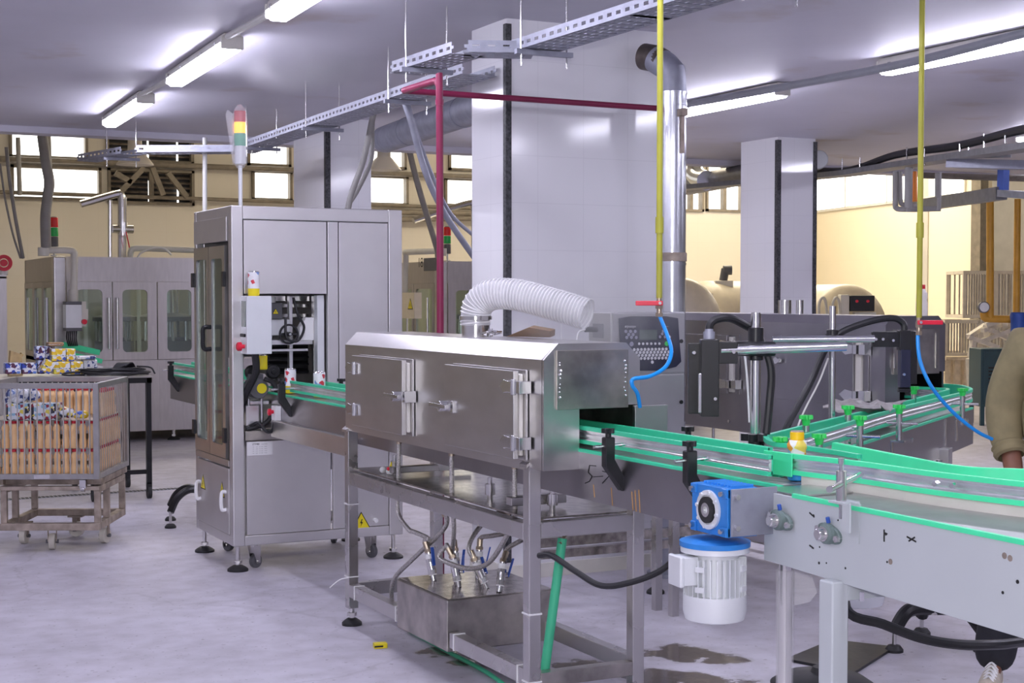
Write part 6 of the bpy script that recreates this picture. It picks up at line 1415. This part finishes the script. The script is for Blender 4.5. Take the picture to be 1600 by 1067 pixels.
# ------------------------------------------------------------------ overhead runs on the right
def chan(m, a, b_, w, h): return m.bar(a, b_, w, h)
TRR = thing('cable_tray', 'long dark cable tray with sagging cables crossing the upper right of the hall', 'cable tray', pZ(2.85, 1400, 257), 0, 'cable trays under the ceiling')
pts = [pD(17.2, 1060, 294), pD(16.6, 1145, 287), pD(15.7, 1272, 276), pD(14.8, 1330, 270), pD(13.8, 1400, 259), pD(12.4, 1500, 244), pD(11.0, 1600, 230), pD(9.6, 1720, 212)]
for a, b_ in zip(pts, pts[1:]): MB().bar(a, b_, .22, .05).build('tray', 'galvdull', TRR)
hb_ = MB()
for k in range(14): p = pts[3].lerp(pts[6], k/14)
MB().tube([pts[2]+ZA*.06, pts[3]+ZA*.03, pts[4]+ZA*.10, pts[5]+ZA*.09, pts[6]+ZA*.13, pts[7]+ZA*.10], .035, 8).build('cable_bundle', 'cable', TRR)
for px, d, y0, y1 in ((1316, 14.9, 248, 268), (1344, 14.5, 246, 266), (1417, 13.4, 230, 255), (1445, 13.0, 232, 258), (1500, 12.3, 225, 244), (1514, 12.2, 222, 243), (1538, 11.8, 209, 240), (1571, 11.3, 211, 236)):
    MB().cyl(pD(d, px, y0), pD(d, px, y1), .008, n=6).build('threaded_rod', 'steel2', TRR)
sd = thing('overhead_duct', 'dark round duct with silver elbow behind the right pillar', 'duct', pZ(3.0, 1130, 275))
MB().cyl(pD(19, 1075, 290), pD(16.8, 1190, 267), .12, n=20).build('duct', 'darkduct', sd); MB().tube([pD(18.5, 1084, 240), pD(18.5, 1084, 266), pD(18.3, 1092, 278), pD(18.0, 1104, 282)], .12, 20).build('elbow', 'galvbright', sd)
q = pD(15.2, 1280, 249); solo('round_vent', MB().lathe([(.085, 0), (.095, .01), (.095, .12)], q, FWD, 28), 'silver', 'round white vent end peeping out right of the right pillar', 'vent')
pt_ = thing('purple_tray', 'lavender gray wide tray at the right edge below the dark cable tray', 'cable tray', pD(12.5, 1550, 258)); MB().bar(pD(12.6, 1490, 256), pD(12.0, 1640, 259), .25, .07).build('tray', 'galv', pt_); MB().bar(pD(12.55, 1510, 246), pD(12.4, 1580, 244), .04, .02).build('strut', 'galvdull', pt_)
ub_ = thing('pipe_loop', 'gray U-shaped pipe loop hanging below the dark cable tray, left of the yellow pipe', 'pipe', pD(13.6, 1410, 325))
MB().tube([pD(13.7, 1399, 268), pD(13.7, 1399, 318), pD(13.7, 1401, 325), pD(13.6, 1412, 327), pD(13.5, 1470, 326)], .025, 10, 4).tube([pD(13.7, 1406, 268), pD(13.7, 1407, 312), pD(13.7, 1412, 320), pD(13.6, 1430, 322)], .022, 10, 4).build('pipes', 'conduitgray', ub_)
MB().cyl(pD(13.4, 1420, 262), pD(13.4, 1419, 325), .035, n=12).cyl(pD(13.4, 1419, 325), pD(13.4, 1419, 331), .02, n=10).build('drop_leg', 'conduitgray', ub_); MB().cyl(pD(13.5, 1429, 268), pD(13.5, 1429, 315), .025, n=10).build('orange_drop', 'orange', ub_)
MB().cyl(pD(13.4, 1466, 270), pD(13.4, 1466, 308), .03, n=10).cyl(pD(13.4, 1467, 308), pD(13.4, 1467, 328), .02, n=8).build('drop_leg', 'conduitgray', ub_)
cn = thing('steel_channel', 'gray steel channel rising to the right above the cream wall, with blue hanger', 'channel', pD(14, 1520, 310))
MB().bar(pD(15.4, 1424, 323), pD(12.9, 1565, 302), .10, .11).bar(pD(12.9, 1565, 302), pD(12.2, 1660, 309), .10, .06).build('channel', 'galvdull', cn); MB().bar(pD(12.9, 1568, 262), pD(12.9, 1567, 303), .07, .07, up=(1, 0, 0)).build('blue_hanger', 'bluepaint', cn)
MB().cyl(pD(14.5, 1440, 274), pD(13.5, 1640, 280), .03, n=10).build('pipe', 'winframe', cn)
op = thing('ochre_pipework', 'ochre gas pipes with pressure gauge standing by the right photo edge', 'pipe', pD(18.5, 1570, 495))
MB().cyl(pD(18.5, 1547, 311), pD(18.5, 1547, 497), .045, n=12).build('riser', 'orangepipe', op); MB().cyl(pD(18.5, 1590, 311), pD(18.5, 1588, 497), .04, n=12).build('riser', 'orangepipe', op)
MB().tube([pD(18.5, 1537, 484), pD(18.5, 1538, 495), pD(18.5, 1545, 498), pD(18.5, 1600, 499), pD(18.5, 1660, 500)], .045, 12, 3).build('header', 'orangepipe', op)
q = pD(18.4, 1537, 480); gg = MB().lathe([(.07, 0), (.07, .05), (.06, .055)], q+FWD*.03, -FWD, 24).build('pressure_gauge', 'graydk', op); MB().lathe([(.058, .056), (.0, .057)], q+FWD*.03, -FWD, 24).build('dial', 'white', gg)
MB().cyl(pD(18.4, 1592, 520), pD(18.4, 1592, 490), .10, n=14).cyl(pD(18.4, 1580, 494), pD(18.4, 1604, 494), .05, n=12).build('blue_valve', 'bluepaint', op)
MB().cyl(V((pD(18.5, 1588, 497).x, pD(18.5, 1588, 497).y, 0)), pD(18.5, 1588, 497), .05, n=12).build('stand', 'orangepipe', op)
M['cratepaint'] = mat('pale_painted_steel', (.64, .58, .48), .5, 0, .1); M['cratebar'] = mat('weathered_bar', (.42, .38, .33), .5, .2, .2)
M['palewood'] = mat('white_timber', (.78, .72, .62), .6, 0, .1, 12)
# ------------------------------------------------------------------ back right: tanks, racks, cabinet
def tank(label, c, ax, r, L_, group='cream tanks at the back right'):
    t = thing('storage_tank', label, 'tank', (c.x, c.y, 0), 0, group)
    ax = V(ax).normalized(); pr = [(r*math.sin(k*PI/16), -r*.45*math.cos(k*PI/16)) for k in range(0, 9)]
    MB().lathe(pr+[(r, L_)], V((c.x, c.y, 0))+ZA*c.z, ax, 32).build('shell', 'cream', t)
    for s in (.3, L_-.4): p = V((c.x, c.y, 0))+ax*s; sd_ = ax.cross(ZA); MB().ob(V((p.x, p.y, (c.z-r*.5)/2)), sd_, ax, ZA, (r*1.2, .12, c.z-r*.5)).build('saddle', 'offwhite', t)
    return t
c = pD(21.5, 1322, 516); dirn = V((.12, .99, 0)); t2 = tank('cream domed tank with black control box, right of the right pillar', c, dirn, .66, 3.0)
a = pD(20.9, 1345, 474); f = V((FWD.x, FWD.y, 0)).normalized()
bb = MB().ob(a, RGT, f, ZA, (.34, .2, .22)).build('control_box', 'black', t2, .01)
MB().ob(a-RGT*.24-ZA*.05, RGT, f, ZA, (.12, .2, .34)).build('side_box', 'offwhite', t2, .01); MB().ob(a-ZA*.20+RGT*.05, RGT, f, ZA, (.30, .15, .16)).build('lower_box', 'offwhite', t2, .01)
for dx in (-.08, .07): MB().cyl(a+RGT*dx+ZA*.03-f*.1, a+RGT*dx+ZA*.03-f*.13, .02, n=10).build('lamp', 'red', bb)
for px in (1285, 1306):
    MB().tube([pD(20.8, px-6, 500), pD(20.8, px-5, 475), pD(20.8, px, 465), pD(20.8, px+5, 472), pD(20.8, px+8, 500)], .02).build('hand_rail', 'offwhite', t2)
lidm = MB().ob(V((c.x, c.y, c.z+.62))+V(dirn)*.9, RGT, f, ZA, (.9, .5, .05)).build('lid', 'graydk', t2)
c = pD(22, 1128, 512); t1 = tank('cream horizontal tank lying between the silver duct and the right pillar', c-V((.888, .46, 0))*.5, (1, .1, 0), .68, 1.45)
c = pD(18.7, 1062, 516); t3 = tank('pale domed tank end partly hidden by the silver duct', c, (-.1, 1, 0), .66, 1.5)
q = pD(21.5, 1130, 444); aw = thing('tank_agitator', 'small dark motor on top of the cream horizontal tank', 'motor', q-ZA*.05); MB().ob(q, RGT, f, ZA, (.26, .2, .10)).build('gear_case', 'offwhite', aw, .01); MB().cyl(q+ZA*.05, q+ZA*.22+RGT*.03, .06, n=12).cyl(q+ZA*.2+RGT*.0, q+ZA*.2+RGT*.12, .07, n=12).build('motor', 'graydk', aw)
q = pD(19.4, 1085, 480); ob2 = thing('gray_cabinet', 'small gray and yellow-framed cabinet just right of the silver duct', 'cabinet', (q.x, q.y, 0)); MB().ob(V((q.x, q.y, q.z/2+.04)), RGT, f, ZA, (.30, .3, q.z+.08)).build('case', 'gray', ob2); MB().ob(V((q.x, q.y, q.z+.02))+RGT*.05+f*.16, RGT, f, ZA, (.42, .04, .32)).build('yellow_frame', 'cream', ob2)
def rack(label, px0, px1, py0, d, zbot, w_d=.9, slats=12):
    a, b_ = pD(d, px0, py0), pD(d, px1, py0); zt = a.z; r = V((RGT.x, RGT.y, 0)); w = (b_-a).dot(r)
    t = thing('bar_crate', label, 'crate', V((a.x, a.y, zbot)), 0, 'pale bar crates stacked at the right')
    o = V((a.x, a.y, 0)); th = .05
    for yy in (0, w_d):
        for z_ in (zbot+th/2, zt-th/2): MB().bar(o+f*yy+ZA*z_, o+r*w+f*yy+ZA*z_, th).build('rail', 'cratepaint', t)
        for x in (0, w): MB().bar(o+r*x+f*yy+ZA*zbot, o+r*x+f*yy+ZA*zt, th, up=r).build('post', 'cratepaint', t)
    for x in (0, w):
        for z_ in (zbot+th/2, zt-th/2): MB().bar(o+r*x+ZA*z_, o+r*x+f*w_d+ZA*z_, th).build('rail', 'cratepaint', t)
    for k in range(1, slats): MB().bar(o+r*(w*k/slats)+ZA*zbot, o+r*(w*k/slats)+ZA*zt, .022, up=r).build('bar', 'cratebar', t)
    for k in range(1, slats, 2): MB().bar(o+r*(w*k/slats)+f*w_d+ZA*zbot, o+r*(w*k/slats)+f*w_d+ZA*zt, .022, up=r).build('bar', 'cratebar', t)
    return t
DK = 23.5
zlow = pD(DK, 1500, 556).z; zmid = pD(DK, 1500, 499).z
rack('lower left pale bar crate standing on the pallet at the right', 1478, 1531, 500, DK, zlow)
rack('lower right pale bar crate half hidden by the worker and the timber frames', 1534, 1620, 500, DK, zlow, slats=16)
rack('upper left pale bar crate stacked under the ochre pipe', 1507, 1553, 423, DK, zmid+.02)
rack('upper right pale bar crate stacked behind the two ochre pipes', 1557, 1630, 423, DK, zmid+.02, slats=16)
def pallet(label, px0, px1, d, ztop):
    a, b_ = pD(d, px0, 560), pD(d, px1, 560); r = V((RGT.x, RGT.y, 0)); w = (b_-a).dot(r); o = V((a.x, a.y, 0)); dp = 1.0
    t = thing('timber_stand', label, 'pallet', o, 0, 'timber stands under the crates')
    tp = MB()
    for k in range(6): tp.bar(o+f*(dp*(k+.4)/6)+ZA*(ztop-.03), o+r*w+f*(dp*(k+.4)/6)+ZA*(ztop-.03), .13, .05)
    tp.build('deck', 'wood', t)
    for yy in (.05, dp-.05):
        MB().bar(o+f*yy+ZA*.08, o+r*w+f*yy+ZA*.08, .1, .06).build('bottom_board', 'wood', t)
        for k in range(4): x = w*(.06+.88*k/3); MB().bar(o+r*x+f*yy+ZA*.0, o+r*x+f*yy+ZA*(ztop-.06), .09, up=r).build('leg', 'wood', t)
    return t
zl = zlow-.01
pallet('left pale timber stand carrying the lower bar crate', 1478, 1530, DK-.05, zl); pallet('right pale timber stand carrying the lower bar crate', 1533, 1600, DK-.05, zl)
tf = thing('timber_heap', 'heap of tilted pale frames leaning beside the teal cabinet', 'frame', V((pD(21, 1545, 590).x, pD(21, 1545, 590).y, 0)))
for a, b_ in (((1513, 526), (1560, 543)), ((1513, 526), (1540, 508)), ((1540, 508), (1582, 496)), ((1548, 516), (1590, 536)), ((1535, 516), (1585, 500)), ((1521, 532), (1516, 558)), ((1516, 558), (1550, 574)), ((1540, 510), (1542, 530)), ((1570, 503), (1572, 522)), ((1530, 534), (1590, 512)), ((1514, 560), (1516, 604)), ((1548, 570), (1549, 604))):
    MB().bar(pD(21, *a), pD(21+.3*random.random(), *b_), .07, .06).build('batten', 'palewood', tf)
q = pD(19, 1533, 545); zt_ = q.z; tc_ = thing('teal_cabinet', 'dark teal metal cabinet on short legs beside the worker', 'cabinet', V((q.x, q.y, 0)))
o = V((q.x, q.y, 0)); r = V((RGT.x, RGT.y, 0))
MB().ob(o+r*.32+f*.25+ZA*(zt_/2+.12), r, f, ZA, (.64, .5, zt_-.24)).build('case', 'teal', tc_, .006)
MB().ob(o+r*.32-f*.008+ZA*(zt_/2+.12), r, f, ZA, (.58, .012, zt_-.30)).build('door', 'teal', tc_, .004)
lv2 = MB()
for k in range(8): lv2.ob(o+r*.14-f*.018+ZA*(.42+.045*k), r, f, ZA, (.10, .008, .018))
lv2.build('vent_slots', 'black', tc_)
for x in (.03, .61):
    for y in (.03, .47): MB().bar(o+r*x+f*y, o+r*x+f*y+ZA*.26, .05, up=r).build('leg', 'teal', tc_)
# ------------------------------------------------------------------ the worker at the right edge
PQ = pD(6.2, 1662, 700); wx, wy = PQ.x, PQ.y
fd = V((-RGT.x*.30-f.x*.95, -RGT.y*.30-f.y*.95, 0)).normalized()       # faces the camera, a little to our left
rt_ = V((-fd.y, fd.x, 0))*-1                                             # the worker's left hand side
if rt_.dot(RGT) < 0: rt_ = -rt_
W_ = thing('person', 'person in olive shirt with rolled sleeves and beige shoes at the right edge', 'person', (wx, wy, 0))
def wp_(s, u, z): return V((wx, wy, 0))+rt_*s+fd*u+ZA*z
def skin(name, verts, edges, radii, m, parent, sub=2, root=0):
    me = bpy.data.meshes.new(name); off = parent.location if parent.parent is None else W_.location
    me.from_pydata([V(v)-off for v in verts], edges, []); o = bpy.data.objects.new(name, me); C.objects.link(o); o.parent = parent
    sk_ = o.modifiers.new('skin', 'SKIN'); sk_.use_smooth_shade = True
    for i, rr in enumerate(radii):
        sv = me.skin_vertices[0].data[i]; sv.radius = rr if isinstance(rr, tuple) else (rr, rr); sv.use_root = (i == root)
    ss = o.modifiers.new('sub', 'SUBSURF'); ss.levels = sub; ss.render_levels = sub
    me.materials.append(M[m]); return o
# body: pelvis, spine, neck, head, arms, legs
sh = 1.43
bv = [wp_(0, 0, .95), wp_(0, 0, 1.15), wp_(0, .01, 1.35), wp_(0, .01, 1.47), wp_(0, .03, 1.54), wp_(0, .04, 1.60), wp_(0, .05, 1.68), wp_(0, .04, 1.75),
      wp_(-.17, 0, 1.42), wp_(-.235, -.01, 1.16), wp_(-.20, .10, .94), wp_(-.19, .13, .86),
      wp_(.17, 0, 1.42), wp_(.235, .03, 1.16), wp_(.16, .20, 1.02), wp_(.12, .26, .99),
      wp_(-.10, 0, .86), wp_(-.19, .02, .49), wp_(-.26, .03, .10), wp_(-.27, .14, .045),
      wp_(.10, 0, .86), wp_(.14, .03, .49), wp_(.15, 0, .09), wp_(.17, .12, .045)]
be = [(0, 1), (1, 2), (2, 3), (3, 4), (4, 5), (5, 6), (6, 7), (2, 8), (8, 9), (9, 10), (10, 11), (2, 12), (12, 13), (13, 14), (14, 15), (0, 16), (16, 17), (17, 18), (18, 19), (0, 20), (20, 21), (21, 22), (22, 23)]
br = [(.13, .09), (.12, .08), (.12, .08), (.055, .055), (.056, .056), (.074, .086), (.078, .092), (.06, .075), (.045, .045), (.042, .042), (.040, .043), (.03, .036), (.045, .045), (.042, .042), (.036, .04), (.03, .036), (.07, .07), (.055, .055), (.04, .04), (.035, .025), (.07, .07), (.055, .055), (.04, .04), (.035, .025)]
body = skin('body', bv, be, br, 'skin', W_)
def hand(base, d, side):
    d = V(d).normalized(); s = d.cross(fd).normalized(); n = d.cross(s)
    vs = [base, base+d*.05, base+d*.085]; es = [(0, 1), (1, 2)]; rs_ = [(.022, .016), (.036, .016), (.036, .014)]
    for k, L_ in enumerate((.070, .078, .072, .056)):
        o_ = s*((k-1.5)*.019); i = len(vs); vs += [base+d*.088+o_, base+d*(.088+L_*.5)+o_+n*.008, base+d*(.088+L_*.85)+o_+n*.026]; rs_ += [.0095, .009, .0075]; es += [(2, i), (i, i+1), (i+1, i+2)]
    i = len(vs); vs += [base+d*.03+s*-.036, base+d*.065+s*-.055+n*.012, base+d*.09+s*-.055+n*.025]; rs_ += [.012, .011, .009]; es += [(1, i), (i, i+1), (i+1, i+2)]
    return skin('hand', vs, es, rs_, 'skin', W_)
hand(bv[11], (fd*.5-ZA*.85), 1); hand(bv[15], (fd*.8-ZA*.4-rt_*.3), -1)
hm_ = MB(); hc = wp_(0, .05, 1.66)
for s_ in (-1, 1):
    hm_.mat(0).ball(hc+rt_*(s_*.032)+fd*.088+ZA*.012, .013, 6); hm_.mat(1).ball(hc+rt_*(s_*.032)+fd*.099+ZA*.012, .006, 5)
    hm_.mat(2).ball(hc+rt_*(s_*.084)-fd*.005-ZA*.005, .024, 6, 1.3)
hm_.mat(2).prism([hc+fd*.09+ZA*.02, hc+fd*.09+rt_*.016-ZA*.028, hc+fd*.09-rt_*.016-ZA*.028], fd*.018)
hm_.mat(3).ob(hc+fd*.09-ZA*.055, rt_, fd, ZA, (.045, .012, .012)); hm_.build('face', ['white', 'ink', 'skin', 'redpipe'], W_)
MB().lathe([(.088, -.02), (.092, .03), (.085, .07), (.055, .10), (.0, .112)], wp_(0, .03, 1.66), (0, 0, 1), 20, False).build('hair', 'hair', W_)
sv_ = [wp_(0, 0, .93), wp_(0, 0, 1.12), wp_(0, 0, 1.32), wp_(0, .01, 1.445), wp_(-.17, -.005, 1.41), wp_(-.225, -.01, 1.26), wp_(-.24, -.005, 1.13), wp_(-.225, .05, 1.03), wp_(-.214, .075, .985), wp_(.17, 0, 1.41), wp_(.225, .01, 1.26), wp_(.235, .03, 1.14), wp_(.20, .12, 1.075)]
skin('shirt', sv_, [(0, 1), (1, 2), (2, 3), (2, 4), (4, 5), (5, 6), (6, 7), (7, 8), (2, 9), (9, 10), (10, 11), (11, 12)], [(.20, .15), (.195, .145), (.20, .14), (.085, .08), (.105, .105), (.088, .088), (.084, .084), (.070, .072), (.058, .06), (.095, .095), (.088, .088), (.082, .082), (.062, .062)], 'khaki', W_)
MB().lathe([(.052, -.02), (.064, -.012), (.068, 0), (.064, .014), (.070, .026), (.062, .036)], wp_(-.212, .078, .985), (wp_(-.225, .05, 1.03)-wp_(-.212, .078, .985)), 18, False).build('rolled_cuff', 'khaki', W_)
MB().lathe([(.05, -.02), (.062, -.01), (.066, 0), (.062, .014), (.066, .026), (.058, .036)], wp_(.20, .12, 1.075), (wp_(.235, .03, 1.14)-wp_(.20, .12, 1.075)), 18, False).build('rolled_cuff', 'khaki', W_)
tv_ = [wp_(0, 0, .96), wp_(-.10, 0, .85), wp_(-.19, .02, .50), wp_(-.255, .03, .20), wp_(-.265, .03, .05), wp_(.10, 0, .85), wp_(.14, .03, .50), wp_(.15, .01, .20), wp_(.15, .01, .05)]
skin('trousers', tv_, [(0, 1), (1, 2), (2, 3), (3, 4), (0, 5), (5, 6), (6, 7), (7, 8)], [(.17, .125), (.115, .115), (.10, .10), (.09, .095), (.085, .09), (.115, .115), (.10, .10), (.09, .095), (.085, .09)], 'trousers', W_)
toe = pZ(0, 1570, 1064)
def shoe(heel, d):
    d = V(d).normalized(); s = V((-d.y, d.x, 0)); h = V((heel.x, heel.y, 0)); prof = []
    b = MB(); st = [(0, .034, .075), (.05, .038, .095), (.11, .040, .085), (.17, .047, .062), (.22, .047, .05), (.262, .036, .04), (.278, .018, .03)]
    vs = []; n = 12
    for u, w, hh in st:
        for i in range(n+1):
            a = PI*i/n; vs.append(h+d*u+s*(w*math.cos(a))+ZA*(.018+hh*math.sin(a)**.8))
    fs = [(k*(n+1)+i, k*(n+1)+i+1, (k+1)*(n+1)+i+1, (k+1)*(n+1)+i) for k in range(len(st)-1) for i in range(n)]
    fs += [tuple(range(n, -1, -1)), tuple(range((len(st)-1)*(n+1), len(st)*(n+1)))]
    b._add(vs, fs); o_ = b.build('shoe', 'shoe', W_)
    so = MB(); P = [h+d*u+s*w*1.06 for u, w, hh in st]+[h+d*u-s*w*1.06 for u, w, hh in st[::-1]]
    so.prism([p+ZA*.001 for p in P], ZA*.022).build('sole', 'offwhite', o_)
    lc = MB()
    for k in range(5):
        u = .10+.026*k; z0_ = .018+(.090-.008*k); lc.tube([h+d*u+s*.026+ZA*(z0_-.022), h+d*(u+.01)+ZA*(z0_+.003), h+d*(u+.004)-s*.026+ZA*(z0_-.022)], .0045, 6, 4)
        lc.tube([h+d*u-s*.026+ZA*(z0_-.022), h+d*(u+.012)+ZA*(z0_+.004), h+d*(u+.022)+s*.026+ZA*(z0_-.024)], .004, 6, 4)
    lc.build('laces', 'white', o_)
    MB().ob(h+d*.06+ZA*.125, d, s, ZA, (.05, .05, .03)).build('tongue', 'white', o_, .008)
sd_ = (fd+rt_*-.12); shoe(wp_(-.265, .04, 0)-V(sd_).normalized()*.05, sd_); shoe(wp_(.155, -.02, 0)-fd*.05, fd+rt_*.15)
# ------------------------------------------------------------------ steam
def steam(name, label, c, size, dens, sc_=3.0):
    m = bpy.data.materials.new('steam_volume'); m.use_nodes = True; n = m.node_tree.nodes; l = m.node_tree.links; n.remove(n['Principled BSDF'])
    v = n.new('ShaderNodeVolumeScatter'); v.inputs['Color'].default_value = (.95, .95, 1, 1); v.inputs['Anisotropy'].default_value = .2
    tc = n.new('ShaderNodeTexCoord'); tx = n.new('ShaderNodeTexNoise'); tx.inputs['Scale'].default_value = sc_; tx.inputs['Detail'].default_value = 3; l.new(tc.outputs['Object'], tx.inputs[0])
    le = n.new('ShaderNodeVectorMath'); le.operation = 'DIVIDE'; l.new(tc.outputs['Object'], le.inputs[0]); le.inputs[1].default_value = size
    ln = n.new('ShaderNodeVectorMath'); ln.operation = 'LENGTH'; l.new(le.outputs[0], ln.inputs[0])
    fo_ = n.new('ShaderNodeMapRange'); l.new(ln.outputs['Value'], fo_.inputs[0]); fo_.inputs['From Min'].default_value = 1; fo_.inputs['From Max'].default_value = .2
    nr_ = n.new('ShaderNodeMapRange'); l.new(tx.outputs[0], nr_.inputs[0]); nr_.inputs['From Min'].default_value = .40; nr_.inputs['From Max'].default_value = .68
    mu = n.new('ShaderNodeMath'); mu.operation = 'MULTIPLY'; l.new(fo_.outputs[0], mu.inputs[0]); l.new(nr_.outputs[0], mu.inputs[1])
    m2 = n.new('ShaderNodeMath'); m2.operation = 'MULTIPLY'; l.new(mu.outputs[0], m2.inputs[0]); m2.inputs[1].default_value = dens
    l.new(m2.outputs[0], v.inputs['Density']); l.new(v.outputs[0], n['Material Output'].inputs['Volume'])
    b = MB(); b.ball((0, 0, 0), 1, 8); b.v = [V((p.x*size[0], p.y*size[1], p.z*size[2])) for p in b.v]
    o = b.build(name, m); o.location = c; o['label'] = label; o['category'] = 'steam'; o['kind'] = 'stuff'
steam('steam', 'thin steam drifting up from the exit of the shrink tunnel before the keyboard cabinet', pD(5.75, 940, 500), (.40, .34, .32), 3.2, 4.5)
steam('steam', 'faint steam rising from the left hood lamp beside the cable tray', pD(13.2, 594, 238), (.28, .28, .27), 2.4, 3)
steam('steam', 'faint steam cloud under the ceiling between the left fixtures and cable tray', pD(9.2, 495, 112), (.5, .45, .17), 1.6, 3)
# ------------------------------------------------------------------ light and view
w = bpy.data.worlds.new('daylight'); bpy.context.scene.world = w; w.use_nodes = True
w.node_tree.nodes['Background'].inputs[0].default_value = (.80, .85, 1.0, 1); w.node_tree.nodes['Background'].inputs[1].default_value = .6
fl = bpy.data.lights.new('camera_flash', 'AREA'); fl.energy = 60; fl.size = .12; fl.color = (1, .98, 1)
fo = bpy.data.objects.new('camera_flash', fl); C.objects.link(fo); fo.location = V((0, 0, EYE+.16))-RGT*.05+FWD*.02; fo.rotation_euler = (PI/2-PITCH, 0, -YAW)
sc = bpy.context.scene
sc.view_settings.view_transform = 'Standard'; sc.view_settings.look = 'None'; sc.view_settings.exposure = .30; sc.view_settings.gamma = 1; sc.view_settings.use_curve_mapping = False
sc.cycles.max_bounces = 8; sc.cycles.transparent_max_bounces = 16; sc.cycles.use_denoising = True
sc.cycles.sample_clamp_indirect = 6
for o in list(bpy.data.objects):
    if o.get('_local') is not None: del o['_local']
